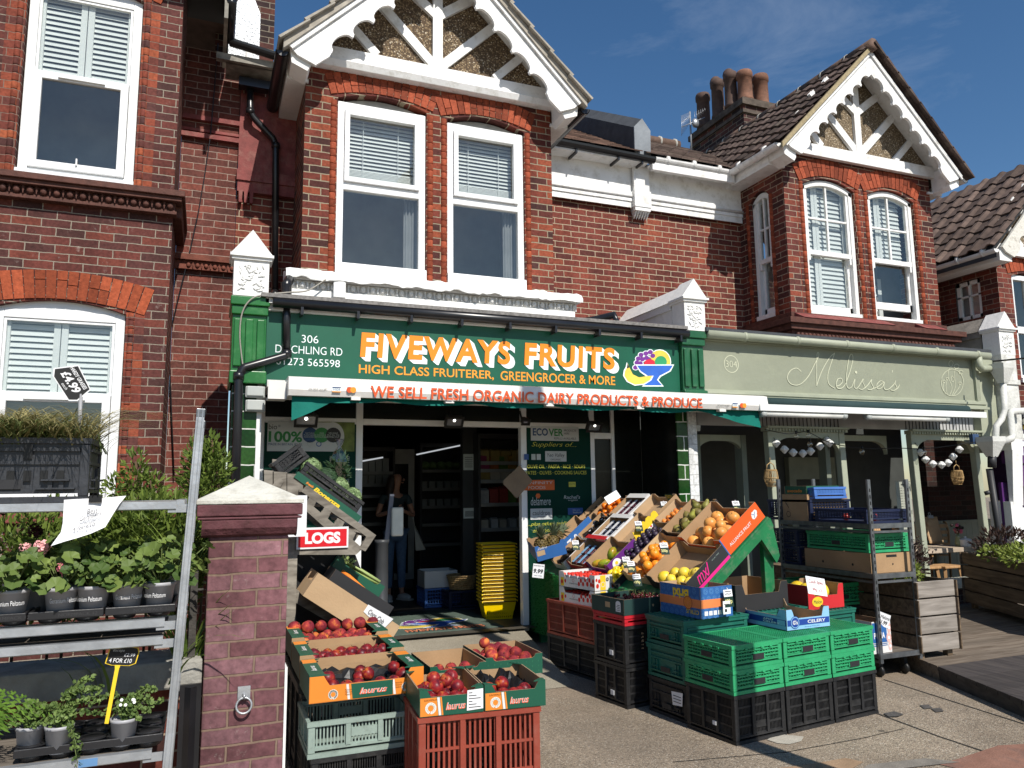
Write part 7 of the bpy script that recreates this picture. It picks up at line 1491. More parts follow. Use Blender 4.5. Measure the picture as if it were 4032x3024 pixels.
def pineapple(p,rot,label):
 t=thing('pineapple',label,'pineapple',p,0,'pineapples',rot)
 mb=MB();n=14
 mb.lathe([(.03,-.085),(.05,-.07),(.062,-.03),(.065,.01),(.06,.05),(.045,.08),(.02,.09)],(0,0,0),n)
 for k in range(8):
  for j in range(11):z_=-.07+k*.02;r_=.066*math.sqrt(max(.1,1-(z_/.105)**2));a=2*math.pi*(j+.5*(k%2))/11;mb.ell((r_*math.cos(a),r_*math.sin(a),z_),.011,.011,.009,6,4)
 mb.build('fruit',PINE,t,V((0,0,0)))
 mb=MB()
 for k in range(46):
  a=k*2.4;u=k/46;L=.16*(1-.35*u)if k>10 else.1;up=.25+u*1.2;d=V((math.cos(a)*math.cos(up),math.sin(a)*math.cos(up),math.sin(up)));b0=V((0,0,.08+.05*u));w_=V((-math.sin(a),math.cos(a),0))*.011;m_=b0+d*L*.55+V((0,0,.01));e=b0+d*L
  mb.add([b0-w_,b0+w_,m_+w_*.8,e,m_-w_*.8],[(0,1,2,4),(4,2,3)])
 mb.build('crown',PLEAF,t,V((0,0,0)))
Mp=c.matrix_world.copy()
pineapple(Mp@V((.08,.12,.1)),(.15,-.1,.3),'pineapple standing in the blue carton, leftmost of three');pineapple(Mp@V((.2,.14,.09)),(.1,.25,1),'dark pineapple in the middle of the blue carton');pineapple(Mp@V((.28,.3,.1)),(-.4,1.0,.2),'pale crowned pineapple lying to the right in the blue carton')
TAGG=mat('dark_green_tag',(.01,.03,.02),.4);TAGY=mat('tag_yellow',(.65,.6,.25),.5)
def ptag(px_,py_,Y,price,label,w=.075,h=.095,rz=0.0,rx=.35):
 c=W(px_,py_,Y);t=thing('price_tag',label,'price tag',c,0,'price tags on the fruit boxes',(-rx,0,rz))
 mb=MB();mb.box(-w/2,w/2,0,.003,-h*.55,h*.1,0);mb.build('board',TAGG,t,V((0,0,0)))
 mb=MB();mb.box(-w/2+.002,w/2-.002,-.0015,.004,h*.04,h*.45,0)
 for k in range(2):mb.tube([(-w*.36,-.003,h*(.33-.14*k)),(-w*.1,-.003,h*(.35-.14*k)),(w*.1,-.003,h*(.32-.14*k)),(w*.34,-.003,h*(.34-.14*k))],.0022,4,1)
 mb.build('name_card',[PAPER,INK],t,V((0,0,0)))
 mb=MB();mb.textm(price,(-.006,-.002,-h*.25),(1,0,0),(0,0,1),h*.3,0,.02,0,w*.85);mb.build('price',TAGY,t,V((0,0,0)))
 mb=MB();mb.tube([(0,.002,h*.42),(0,-.004,h*.5),(0,.008,h*.55)],.003,5);mb.build('clip',PAPER,t,V((0,0,0)))
for a in((2900,1992,5.38,'89p','green price tag reading 89p on the orange carton at the top'),(2758,2155,5.4,'89p','green price tag reading 89p between the orange and black cartons'),(2616,2158,5.2,'350p','green price tag reading 350p under the russet pears'),(2508,2282,5.35,'499p','green price tag reading 499p in front of the wooden orange tray'),(2486,2230,5.7,'499p','green price tag reading 499p in front of the plums'),(2467,2212,5.8,'590p','green price tag reading 590p tucked beside the plums'),(2515,2070,6.2,'499p','green price tag reading 499p on the half row of empty cartons'),(2617,1992,6.3,'499p','green price tag reading 499p at the top beside the CASTILLO carton'),(2267,2145,6.85,'149p','green price tag reading 149p on the avocados')):ptag(*a)
def card(px_,py_,Y,w,h,lines,label,rot,name='price_card',m=PAPER,ink=INK):
 c=W(px_,py_,Y);t=thing(name,label,'price card',c,0,None,rot)
 mb=MB();mb.box(-w/2,w/2,0,.003,-h/2,h/2);mb.build('card',m,t,V((0,0,0)))
 mb=MB()
 for(s_,z_,hh_,b_)in lines:mb.textm(s_,(0,-.002,z_*h),(1,0,0),(0,0,1),hh_*h,0,b_,.15,w*.9)
 mb.build('writing',ink,t,V((0,0,0)));return t
card(2120,2248,6.9,.11,.13,[('9.99',-.02,.32,.03),('strawberries',.38,.1,0),('very sweet',-.36,.1,0)],'white card reading 9.99 pinned to the turf apron',(-.1,.1,-.5))
card(2412,1958,6.9,.17,.085,[],'blank white card sticking up above the persimmons',(-.4,-.45,.1))
# ================================================================ stacks of crates in front of the stand
th=.19;A_=V((3.12,5.935,GZ))
def loc_(o,x,y,z,t):return(o.x+x*math.cos(t)-y*math.sin(t),o.y+x*math.sin(t)+y*math.cos(t),z)
crate('black_crate','black slotted crate on the ground beneath the rust red crate, nearest the doorway','crate',.42,.72,.295,A_,BLK,(0,0,th))
crate('rust_crate','rust red slotted crate on a black one, carrying the strawberry boxes','crate',.42,.72,.305,(A_.x,A_.y,-1.322),RST,(0,0,th),slat=.016)
STRAW=blotch('printed_strawberry',(.5,.02,.01),(.6,.03,.015),(.4,.01,.01),.5,8)
def straw_side(L,h):
 def draw(q,f):
  for k,(u,s)in enumerate(((.06,1),(.11,.8),(.66,1),(.72,1.1),(.78,1),(.84,1.1),(.7,.7),(.76,.75),(.9,1),(.95,1.1))):
   c=f(u*L,h*(.35 if s>.75 else.68));
   q.add([c+V(p)for p in f.sh(h*.22*s)],[tuple(range(8))],1)
  q.add([f(.015*L,h*.05),f(.13*L,h*.05),f(.13*L,h*.62),f(.015*L,h*.62)],[(0,1,2,3)],2)
 return draw
for i in range(2):
 z=-1.015+.135*i;h=.13
 c=carton('strawberry_box',['white strawberry box, lower of two on the rust red crate','white strawberry box, upper of two on the rust red crate'][i],'carton',.40,.52,h,loc_(A_,.02,.02,z,th),(0,0,th),CARDW,CARDW,1,1,.62,'strawberry boxes')
 q=MB();
 for(u,zz,s)in((.05,.04,.02),(.1,.05,.016),(.3,.04,.02),(.33,.07,.02),(.36,.045,.02),(.39,.08,.018),(.42,.05,.022),(.45,.085,.02),(.47,.05,.02),(.5,.08,.018),(.5,.045,.02)):
  q.add([(-.0015-.0002*u,.52-u+s*math.cos(a)*.8,zz+s*math.sin(a))for a in[k*math.pi/5 for k in range(10)]],[tuple(range(10))],1)
 q.quad((-.0012,.49,.004),(-.0012,.44,.004),(-.0012,.44,.078),(-.0012,.49,.078),2);q.text('strawberries',(-.002,.36,.03),(0,-.12,0),(0,0,.014),3);q.ring(V((-.002,.3,.062)),(0,1,0),(0,0,1),.014,.003,4)
 for(u,zz,s)in((.03,.04,.02),(.05,.08,.018),(.02,.09,.014),(.2,.035,.022),(.3,.04,.02)):q.add([(u+s*.8*math.cos(a),-.0015-.0003*u,zz+s*math.sin(a))for a in[k*math.pi/5 for k in range(10)]],[tuple(range(10))],1)
 q.quad((.06,-.0012,.003),(.12,-.0012,.003),(.12,-.0012,h-.003),(.06,-.0012,h-.003),2);q.quad((.2,-.0012,.02),(.3,-.0012,.02),(.3,-.0012,.06),(.2,-.0012,.06),5);q.disc((.14,-.002,.09),(1,0,0),(0,0,1),.017,3,12);q.text('BB',(.13,-.003,.083),(.02,0,0),(0,0,.014),0)
 q.text('strawberries',(.2,-.002,.085),(.08,0,0),(0,0,.01),4);q.ring(V((.09,-.002,.05)),(1,0,0),(0,0,1),.02,.004,0)
 q.build('print',[CARDW,STRAW,CARDY,INK,CARDR,PAPER],c,V((0,0,0)))
 M=c.matrix_world.copy()
 me=MB();me.box(-.08,.08,-.05,.05,0,.05,1);[me.ell((random.uniform(-.07,.07),random.uniform(-.04,.04),.052),.016,.016,.014,7,4,0)for k in range(26)];ms=me.mesh('punnet',[STRAW,PACK])
 for a in range(2):
  for b in range(4):o=bpy.data.objects.new('punnet',ms);COL.objects.link(o);o.location=M@V((.1+.19*a,.08+.12*b,.03 if i==0 else.05));o.rotation_euler=(0,0,th);tag(o,'punnet of strawberries in the %s white box'%('lower' if i==0 else 'upper'),'punnet','strawberry punnets')
tb=.15;B_=V((2.946,5.138,GZ))
b0=crate('black_crate','tall black slotted crate on the ground, lower of two under the red tray','crate',.6,.4,.285,B_,BLK,(0,0,tb));crate('black_crate','tall black slotted crate directly under the red tray','crate',.6,.4,.298,(B_.x,B_.y,GZ+.289),BLK,(0,0,tb))
crate('red_tray','bright red slotted plastic tray under the dark green cherry box','tray',.6,.4,.075,(B_.x,B_.y,GZ+.59),REDC,(0,0,tb),rows=1,slat=.018)
for k,z in enumerate((GZ+.07,GZ+.36)):
 mb=MB();mb.T=Matrix.Translation(V((B_.x,B_.y,0)))@Matrix.Rotation(tb,4,'Z');mb.box(-.004,.0,.15,.19,z,z+.035);tag(mb.build('tag_label',PAPER),['torn white tag on the lower tall black crate','torn white tag on the crate under the red tray'][k],'label','crate tags')
def from_px(near,right,left,z):
 a,b,c=WG(*near,z),WG(*right,z),WG(*left,z);return a,math.atan2((b-a).y,(b-a).x),(b-a).length,(c-a).length
a,t_,w_,d_=from_px((2499,2423),(2657,2404),(2365,2391),-.952)
c=carton('cherry_box','dark green box of cherries on the red tray','carton',.58,.41,.115,(B_.x+.0,B_.y+.0,-.952),(0,0,tb),CARDDG,CARDDG,1,1,1,'boxes on the front stacks')
mb=MB();mb.quad((-.0015,.1,.02),(-.0015,.04,.02),(-.0015,.04,.08),(-.0015,.1,.08),0);mb.disc((-.0014,.07,.08),(0,1,0),(0,0,1),.03,0,14,.02)
for k in range(4):mb.box(-.0025,-.002,.05,.09-.01*(k%2),.03+k*.012,.034+k*.012,1)
mb.quad((-.0014,.23,.04),(-.0014,.17,.04),(-.0014,.17,.08),(-.0014,.23,.08),2);mb.quad((-.0015,.26,.0),(-.0015,.27,.0),(-.0015,.27,.0),(-.0015,.26,.0),2);mb.disc((.28,-.0015,.055),(1,0,0),(0,0,1),.01,2,10);mb.build('print',[PAPER,INK,KRAFTP],c,V((0,0,0)))
CHER=fruit_mesh('cherry',blotch('cherry_skin',(.06,.004,.008),(.1,.006,.012),(.03,.003,.006),.2,4),.013,n=8)
M=c.matrix_world.copy();put(CHER,'cherry','dark red cherry heaped at the right end of the dark green box','cherry','cherries',M,[(random.uniform(.2,.56),random.uniform(.04,.38),.075+random.uniform(0,.028))for k in range(85)])
mb=MB();mb.box(.008,.572,.008,.4,.05,.068);mb.build('bed',BERRY,c,V((0,0,0)))
mb=MB()
for k in range(30):p=V((random.uniform(.2,.56),random.uniform(.04,.38),.09));mb.tube([p,p+V((random.uniform(-.02,.02),random.uniform(-.02,.02),.03)),p+V((random.uniform(-.03,.03),random.uniform(-.03,.03),.045))],.0012,4)
mb.build('stalks',mat('cherry_stalk',(.13,.16,.05),.7),c,V((0,0,0)))
C_=V((3.14,4.66,GZ));tc_=.12
crate('black_crate','black solid sided crate with a torn label, bottom of the bottle green stack','crate',.62,.42,.25,C_,BLK,(0,0,tc_),style='solid')
crate('green_tote','bottle green solid sided tote in the middle of its stack','tote',.62,.42,.215,(C_.x,C_.y,GZ+.255),DGRN,(0,0,tc_),style='solid',lid=True,group='bottle green totes')
crate('green_tote','bottle green solid sided tote under the blue citrus box','tote',.62,.42,.185,(C_.x,C_.y,GZ+.487),DGRN,(0,0,tc_),style='solid',lid=True,group='bottle green totes')
mb=MB();mb.T=Matrix.Translation(C_)@Matrix.Rotation(tc_,4,'Z');mb.add([(-.006,.14,.1),(-.006,.04,.11),(-.006,.03,.2),(-.006,.15,.19)],[(0,1,2,3)],0)
for k in range(3):mb.box(-.008,-.007,.05,.13,.125+k*.02,.129+k*.02,1)
tag(mb.build('torn_label',[PAPER,INK]),'torn white paper label on the bottom black crate','label')
ct=-.925
c=carton('citrus_box','blue and orange citrus box on the bottle green tote','carton',.30,.44,.215,(C_.x+.13,C_.y-.03,ct),(0,0,tc_),CARDB,KRAFTP,1,1,1,'boxes on the front stacks')
SLICE=mat('print_slice_blue',(.09,.24,.5),.5)
mb=MB()
def slices(f,L,h):
 for i in range(int(L/.055)+1):
  for j in range(4):
   u,v=.02+i*.055+(.027 if j%2 else 0),.02+j*.055
   if u>L-.02 or v>h-.015:continue
   mb.ring(f(u,v),f.u,f.v,.02,.003,0,14)
   for k in range(6):a=k*math.pi/3;mb.add([f(u+.004*math.cos(a),v+.004*math.sin(a)),f(u+.016*math.cos(a-.35),v+.016*math.sin(a-.35)),f(u+.016*math.cos(a+.35),v+.016*math.sin(a+.35))],[(0,1,2)],0)
class Fc:
 def __init__(s,o,u,v,n):s.o,s.u,s.v,s.n=V(o),V(u),V(v),V(n)
 def __call__(s,a,b,k=0):return s.o+s.u*a+s.v*b+s.n*(.0014+.0006*k)
fl_=Fc((0,.44,0),(0,-1,0),(0,0,1),(-1,0,0));ff=Fc((0,0,0),(1,0,0),(0,0,1),(0,-1,0))
slices(fl_,.44,.215);slices(ff,.30,.215)
for f,L in((fl_,.44),(ff,.30)):mb.add([f(0,.07,1),f(L,.07,1),f(L,.13,1),f(0,.13,1)],[(0,1,2,3)],1)
mb.text('Brixi',fl_(.32,.19,2),fl_.u*-.17,fl_.v*-.075,2,.04);mb.text('CITRUS',fl_(.42,.055,2),fl_.u*-.13,fl_.v*-.03,2,.01)
mb.disc(fl_(.31,.1,2),fl_.u,fl_.v,.045,1,18);mb.ring(fl_(.31,.1,3),fl_.u,fl_.v,.044,.006,3,18)
for k in range(8):a=k*math.pi/4;mb.add([fl_(.31+.006*math.cos(a),.1+.006*math.sin(a),3),fl_(.31+.036*math.cos(a-.3),.1+.036*math.sin(a-.3),3),fl_(.31+.036*math.cos(a+.3),.1+.036*math.sin(a+.3),3)],[(0,1,2)],4)
for k in range(6):mb.add([ff(.03+k*.042,.02,2),ff(.062+k*.042,.02,2),ff(.062+k*.042,.05,2),ff(.03+k*.042,.05,2)],[(0,1,2,3)],5)
mb.build('print',[SLICE,mat('print_coral',(.72,.22,.07),.5),CARDY,mat('print_rust',(.4,.09,.02),.5),CARDO,PAPER],c,V((0,0,0)))
ptag(2868,2352,W(2868,2352,4.62).y,'499p','green price tag reading 499p hooked on the blue citrus box',.085,.12,.12,.15)
mb=MB();f=W(2860,2385,4.6);mb.T=Matrix.Translation(W(2862,2392,4.61))@Matrix.Rotation(.12,4,'Z');mb.box(-.035,.035,0,.002,-.045,.045,0);mb.box(-.02,.0,-.001,0,-.03,-.01,1);mb.box(-.025,.025,-.001,0,.02,.024,1);tag(mb.build('paper_label',[PAPER,INK]),'white shipping label on the front of the blue citrus box','label')
E_=V((3.82,4.80,GZ));crate('green_tote','bottle green tote stack behind the celery box, under the black carton','tote',.62,.45,.66,E_,DGRN,(0,0,tc_),style='solid',lid=True,group='bottle green totes')
crate('green_tote','bottle green crate under the red melon box','tote',.55,.5,.60,(4.48,4.9,GZ),DGRN,(0,0,tc_),style='solid',lid=True,group='bottle green totes')
c=carton('black_carton','plain black open carton behind the celery box','carton',.55,.42,.2,(E_.x-.1,E_.y+.02,GZ+.68),(0,0,tc_),CARDBK,KRAFT,.62,1,1,'boxes on the front stacks')
c=carton('melon_box','red carton with a yellow melon behind the celery box','carton',.40,.42,.19,(4.55,4.98,GZ+.62),(0,0,tc_-.05),CARDR,KRAFT,.55,.8,1,'boxes on the front stacks')
mb=MB();mb.disc((.1,-.002,.06),(1,0,0),(0,0,1),.06,0,18,.04);mb.text('Melon',(.055,-.003,.045),(.09,0,0),(0,0,.03),1,0,.2);mb.build('print',[CARDY,CARDG],c,V((0,0,0)))
MEL=fruit_mesh('melon',blotch('melon_rind',(.75,.5,.02),(.8,.55,.03),(.75,.56,.08),.4,3,bump=.6,bs=30),.075,[(.02,-1.3),(.5,-1.15),(.9,-.6),(1,0),(.9,.6),(.5,1.12),(.1,1.28)],18)
put(MEL,'melon','yellow melon in the red carton','melon','yellow melons',c.matrix_world.copy(),[(.12,.12,.13),(.28,.14,.12),(.2,.3,.12)],lambda:(1.5,.2,random.uniform(0,3)))
D_=V((3.16,4.163,GZ));td=.118;dw=.463
g1=b1=None
for i in range(3):
 p=loc_(D_,dw*i,0,GZ,td)
 nm=['nearest the bottle green stack','in the middle','nearest the trolley'][i]
 if i==0:b1=crate('black_crate','black slotted crate on the ground under green crates, '+nm,'crate',dw-.006,.465,.298,p,BLK,(0,0,td),group='black crates under the green crates',cols=3)
 else:dup(b1,'black slotted crate on the ground under green crates, '+nm,p)
 for j in range(2):
  q=(p[0],p[1],GZ+.300+.153*j);lb=('green lattice folding crate, %s row of the front block, '%('lower' if j==0 else 'top'))+nm
  if g1 is None:g1=crate('folding_crate',lb,'crate',dw-.006,.465,.152,q,GRNC,(0,0,td),style='lattice',group='green folding crates in the front block',lid=True,rows=4)
  else:dup(g1,lb,q)
mb=MB();mb.T=Matrix.Translation(D_)@Matrix.Rotation(td,4,'Z');mb.box(-.006,-.002,.17,.2,.085,.11);tag(mb.build('tag_label',PAPER),'small white tag on the left end of the front black crates','label','crate tags')
ptop=GZ+.300+.306
a,t_,w_,d_=from_px((3100,2485),(3268,2465),(2958,2420),ptop)
c=carton('celery_box','sky blue celery box standing on the green folding crates','carton',max(.3,min(.5,w_)),max(.3,min(.5,d_)),.14,(a.x,a.y,ptop+.002),(0,0,t_),CARDSB,KRAFTP,.55,.7,.65,'boxes on the front stacks')
w_=max(.3,min(.5,w_));d_=max(.3,min(.5,d_))
mb=MB();f1=Fc((0,0,0),(1,0,0),(0,0,1),(0,-1,0));f2=Fc((0,d_,0),(0,-1,0),(0,0,1),(-1,0,0))
for f,L,ts in((f1,w_,('CELERY',)),(f2,d_,('APIO','CELERY'))):
 mb.add([f(.005,.028,1),f(L-.005,.028,1),f(L-.005,.068,1),f(.005,.068,1)],[(0,1,2,3)],0);cc=f(.075 if f is f1 else.09,.05,2);mb.disc(cc,f.u,f.v,.043,0,24);mb.ring(f(.075 if f is f1 else.09,.05,3),f.u,f.v,.036,.005,2,24);mb.textm("G's",f(.075 if f is f1 else.09,.05,4),f.u,f.v,.028,1,.03)
 x0=.16*L/.4+.03
 if len(ts)==1:mb.text(ts[0],f(x0,.037,3),f.u*(.42*L),f.v*.022,1,.02)
 else:
  mb.text(ts[0],f(x0+.04,.05,3),f.u*(.2*L),f.v*.013,1,.02);mb.text(ts[1],f(x0+.04,.032,3),f.u*(.33*L),f.v*.013,1,.02);mb.add([f(L*.82,.03,2),f(L*.97,.03,2),f(L*.97,.064,2),f(L*.82,.064,2)],[(0,1,2,3)],2)
  mb.text('PRODUCTO DE ESPANA',f(x0+.02,.085,2),f.u*(.4*L),f.v*.006,0)
mb.text('www.gs-fresh.com',f1(w_*.4,.01,2),f1.u*(.35*w_),f1.v*.008,0);mb.build('print',[CARDN,PAPER,CARDSB],c,V((0,0,0)))
card(3215,2308,WG(3160,2330,-.75).y*.0+4.55,.2,.13,[('Cauli Spec',.2,.26,0),('99p  £1',-.25,.24,0)],'white card with red edge reading Cauli above the celery box',(-.3,.18,.1),ink=mat('red_brown_ink',(.35,.06,.05),.6))
# ---------------------------------------------------------------- metal shelf trolley by the cafe planters
STEEL=mat('dark_galvanised_steel',(.2,.21,.22),.35,.25,14,.15,60,.5,metal=.75);GALV=mat('galvanised_steel',(.42,.44,.46),.42,.18,9,.15,40,.5,metal=.6,stain=(.6,.6,.6),stain_amt=.3,stain_scale=10);SHWOOD=wood('grimy_shelf_board',(.09,.075,.06),(.2,.17,.14),.85)
tx0,tx1=W(3447,2300,5.0).x,W(3600,2300,5.0).x;ty0=5.0;ty1=min(6.9,WXp(3072,2040,tx0).y);zb_=W(3612,2570,5.0).z
zsh=[W(3520,2258,5.0).z,W(3520,2062,5.0).z];ztp=W(3447,1888,5.0).z
tr=thing('shelf_trolley','tall metal shelf trolley loaded with produce crates beside the deck','trolley',((tx0+tx1)/2,5.7,GZ))
for x in(tx0,tx1):
 for y in(ty0,ty1):
  mb=MB();mb.box(x-.016,x+.016,y-.012,y+.012,zb_-.05,ztp+(0 if y==ty0 else.02))
  k=0
  mb.box(x-.019,x-.016,y-.006,y+.006,zb_,ztp);
  for k in range(24):mb.box(x-.006,x+.006,y-.0135,y-.012,zb_+.1+k*.055,zb_+.13+k*.055,1)
  mb.build('post',[STEEL,FLB],tr,bevel=.003)
for z in zsh+[zb_+.02]:
 mb=MB();mb.box(tx0-.01,tx1+.01,ty0,ty1,z-.012,z,0);mb.box(tx0-.012,tx1+.012,ty0-.014,ty0,z-.035,z+.006,1);mb.box(tx0-.014,tx0-.01,ty0,ty1,z-.035,z+.004,1)
 mb.box(tx0,tx0+.02,ty0,ty1,z-.075,z-.055,1);mb.box(tx0,tx1,ty0,ty0+.02,z-.075,z-.055,1)if z>zb_+.1 else None;mb.build('shelf',[SHWOOD,STEEL],tr)
for x in(tx0+.08,tx1-.08):
 for y in(ty0+.1,ty1-.1):mb=MB();mb.lathe([(.045,-.015),(.05,0),(.045,.015)],(x,y,GZ+.05),14,0,Matrix.Rotation(RAD(90),4,'Y'));mb.box(x-.02,x+.02,y-.02,y+.02,GZ+.08,zb_-.0);mb.build('castor',FLB,tr)
z1,z2=zsh[1]+.002,zsh[0]+.002
c=carton('kraft_box','plain brown box with printed lines on the top trolley shelf, far end','carton',.5,.34,.25,(tx0+.02,ty1-.36,z1),(0,0,0),KRAFT,KRAFT,1,1,1,'boxes on the trolley')
mb=MB();mb.tube([(-.002,.3,.18),(-.002,.25,.12)],.003,4);mb.ring(V((-.002,.26,.06)),(0,1,0),(0,0,1),.03,.006,0,5);mb.build('print',INK,c,V((0,0,0)))
c=carton('green_carton','green carton with orange and yellow lettering on the brown trolley box','carton',.4,.3,.075,(tx0+.04,ty1-.34,z1+.255),(0,0,0),CARDG,KRAFT,1,1,1,'boxes on the trolley')
mb=MB();mb.text('avocado',(-.002,.26,.015),(0,-.2,0),(0,0,.03),0,.02);mb.build('print',CARDO,c,V((0,0,0)))
crate('mesh_crate','black mesh crate on the top trolley shelf under the blue one','crate',.5,.6,.2,(tx0+.02,5.72,z1),NAVY,style='fine',rows=6,group='mesh crates on the trolley')
crate('mesh_crate','blue mesh crate tilted on top of the black one on the trolley','crate',.4,.3,.11,(tx0+.05,5.68,z1+.21),BLUC,(RAD(-6),0,0),style='fine',rows=4,group='mesh crates on the trolley')
crate('mesh_crate','black mesh crate with red goods at the near end of the top trolley shelf','crate',.5,.62,.12,(tx0+.02,5.06,z1),NAVY,style='fine',rows=4,group='mesh crates on the trolley')
for k in range(6):mb=MB();mb.ell((tx0+.09+.07*(k%5),5.12+.12*(k//2),z1+.05),.035,.035,.03,10,6);tag(mb.build('red_tomato',mat('red_tomato',(.5,.04,.02),.3)if k==0 else bpy.data.materials['red_tomato']),'red tomato in the near black mesh crate on the trolley','tomato','tomatoes on the trolley')
crate('mesh_crate','dark mesh crate at the far end of the middle trolley shelf, upper of two','crate',.5,.4,.16,(tx0+.02,5.92,z2+.17),NAVY,style='fine',rows=5,group='mesh crates on the trolley');crate('mesh_crate','dark mesh crate at the far end of the middle trolley shelf, lower of two','crate',.5,.4,.165,(tx0+.02,5.9,z2),NAVY,style='fine',rows=5,group='mesh crates on the trolley')
c=carton('kraft_box','wide brown box with a hand hole under the green crate on the trolley','carton',.5,.78,.165,(tx0+.03,5.06,z2),(0,0,0),KRAFT,KRAFT,1,1,1,'boxes on the trolley');mb=MB();mb.box(.18,.3,-.002,.0,.13,.15);mb.disc((-.002,.2,.06),(0,1,0),(0,0,1),.012,0,8);mb.disc((-.002,.55,.06),(0,1,0),(0,0,1),.012,0,8);mb.disc((.25,-.002,.07),(1,0,0),(0,0,1),.008,0,8);mb.build('hand_hole',INK,c,V((0,0,0)))
crate('folding_crate','green lattice folding crate on the middle trolley shelf','crate',.48,.74,.16,(tx0+.04,5.08,z2+.17),GRNC,style='lattice',rows=4)
zb2=zb_+.024
crate('mesh_crate','green lattice crate low on the trolley behind the celery box','crate',.5,.6,.2,(tx0-.0,5.6,zb2+.3),GRNC,style='lattice',rows=4,group='mesh crates on the trolley');crate('mesh_crate','black mesh crate on the trolley base under the green one','crate',.5,.6,.29,(tx0+.02,5.6,zb2),BLK,style='fine',rows=6,group='mesh crates on the trolley')
c=carton('grapefruit_box','white, blue and pink fruit box on the near end of the trolley base','carton',.22,.42,.26,(tx1-.50,5.02,zb2),(0,0,.05),CARDW,KRAFT,.85,.9,1,'boxes on the trolley')
mb=MB();mb.quad((.003,-.0015,.09),(.17,-.0015,.09),(.17,-.0015,.25),(.003,-.0015,.25),0);mb.text('POMA',(.015,-.003,.12),(.13,0,0),(0,0,.05),2,.03)
for k in range(3):mb.box(.005,.17,-.003,-.002,.06+k*.014,.066+k*.014,0)
for(u,v,r_)in((.2,.2,.045),(.19,.12,.04),(.2,.05,.035)):mb.disc((u,-.0022-.0003*v,v),(1,0,0),(0,0,1),min(r_,.219-u if.219-u>.015 else.02),1,14,r_);mb.disc((u,-.0032,v),(1,0,0),(0,0,1),.014,2,8)
mb.build('print',[CARDB,CARDPINK,PAPER],c,V((0,0,0)))
card(3478,2440,5.02,.14,.11,[('8 Melons',.2,.25,0),('£1.99',-.2,.3,.02)],'white card leaning above the pink and blue fruit box',(.1,.35,0))
# ---------------------------------------------------------------- planters and plants by the cafe
PLW=wood('weathered_planter_boards',(.075,.052,.034),(.19,.135,.085),.8,(1,9,9),2.5,.4,island=.2);PLG=wood('grey_planter_end',(.19,.165,.14),(.36,.32,.28),.8,(1,9,9),2.5,.4,island=.15)
SOIL=mat('potting_soil',(.03,.02,.014),.95,.3,30,.6,60)
def leafblob(mb,c,rx,ry,rz,n,L,wd,mi=0,up=.4,shell=.45,flat=False):
 c=V(c)
 for i in range(n):
  while True:
   p=V((random.uniform(-1,1),random.uniform(-1,1),random.uniform(-1,1)))
   if p.length<1 and(p.length>shell or random.random()<.3):break
  q=c+V((p.x*rx,p.y*ry,p.z*rz));d=(p+V((0,0,up))+V((random.uniform(-.7,.7),random.uniform(-.7,.7),random.uniform(-.7,.7)))).normalized()
  s=d.cross(V((random.uniform(-1,1),random.uniform(-1,1),random.uniform(-1,1)))).normalized();l=L*random.uniform(.6,1.25);w_=wd*random.uniform(.7,1.2);nn=s.cross(d)*l*.12
  mb.add([q,q+d*l*.5+s*w_*.5+nn,q+d*l,q+d*l*.5-s*w_*.5+nn],[(0,1,2,3)],mi)
LF_DK=leafmat('purple_leaf',(.03,.018,.018),(.09,.05,.035));LF_YG=leafmat('yellow_green_leaf',(.12,.16,.02),(.3,.36,.08));LF_BUSH=leafmat('bush_leaf',(.06,.1,.015),(.2,.27,.05));LF_GER=leafmat('geranium_leaf',(.045,.09,.02),(.22,.29,.07));LF_BAC=leafmat('small_fresh_leaf',(.07,.12,.03),(.2,.28,.08));LF_FERN=leafmat('fern_leaf',(.08,.16,.02),(.17,.3,.04));LF_STRAP=leafmat('strap_leaf',(.07,.13,.02),(.22,.3,.06));LF_DRY=leafmat('dry_grass',(.16,.14,.05),(.5,.44,.2),.3);LF_GRS=leafmat('green_grass',(.06,.09,.025),(.2,.24,.08),.3)
def planter(label,x0,x1,y0,y1,z0,z1,rz=0.0,nb=4):
 t=thing('wooden_planter',label,'planter',(x0,y0,z0),rz);w,d,h=x1-x0,y1-y0,z1-z0;bh=(h-.06)/nb
 for k in range(nb):
  a,b=.06+k*bh+.006,.06+(k+1)*bh-.008
  mb=MB();mb.box(0,w,0,.022,a,b);mb.build('end_board',PLG,t,V((0,0,0)),bevel=.004);mb=MB();mb.box(-.014,0,-.02,d+.02,a-.004,b-.002);mb.build('side_board',PLW,t,V((0,0,0)),bevel=.004)
  mb=MB();mb.box(w,w+.014,-.02,d+.02,a-.004,b-.002);mb.build('side_board',PLW,t,V((0,0,0)));mb=MB();mb.box(0,w,d-.022,d,a,b);mb.build('end_board',PLW,t,V((0,0,0)))
 for x,y in((.03,.05),(w-.09,.05),(.03,d-.1),(w-.09,d-.1)):mb=MB();mb.box(x,x+.06,y,y+.05,0,h-.05);mb.build('foot',PLW,t,V((0,0,0)))
 mb=MB();mb.box(.0,w,.022,d-.022,h-.1,h-.05);mb.build('soil',SOIL,t,V((0,0,0)));bpy.context.view_layer.update();return t
zp=W(3630,2290,4.95).z
p1=planter('weathered board planter at the deck edge right of the trolley',5.74,6.2,4.98,6.9,-1.5,zp)
mb=MB();random.seed(21);leafblob(mb,(6.05,5.45,zp+.12),.2,.3,.2,500,.07,.025);leafblob(mb,(5.95,6.2,zp+.1),.2,.4,.15,400,.07,.025);mb.build('x',LF_DK);o=bpy.data.objects['x'];o.name='dark_shrub';tag(o,'bushy dark leaved shrub in the planter right of the trolley','shrub')
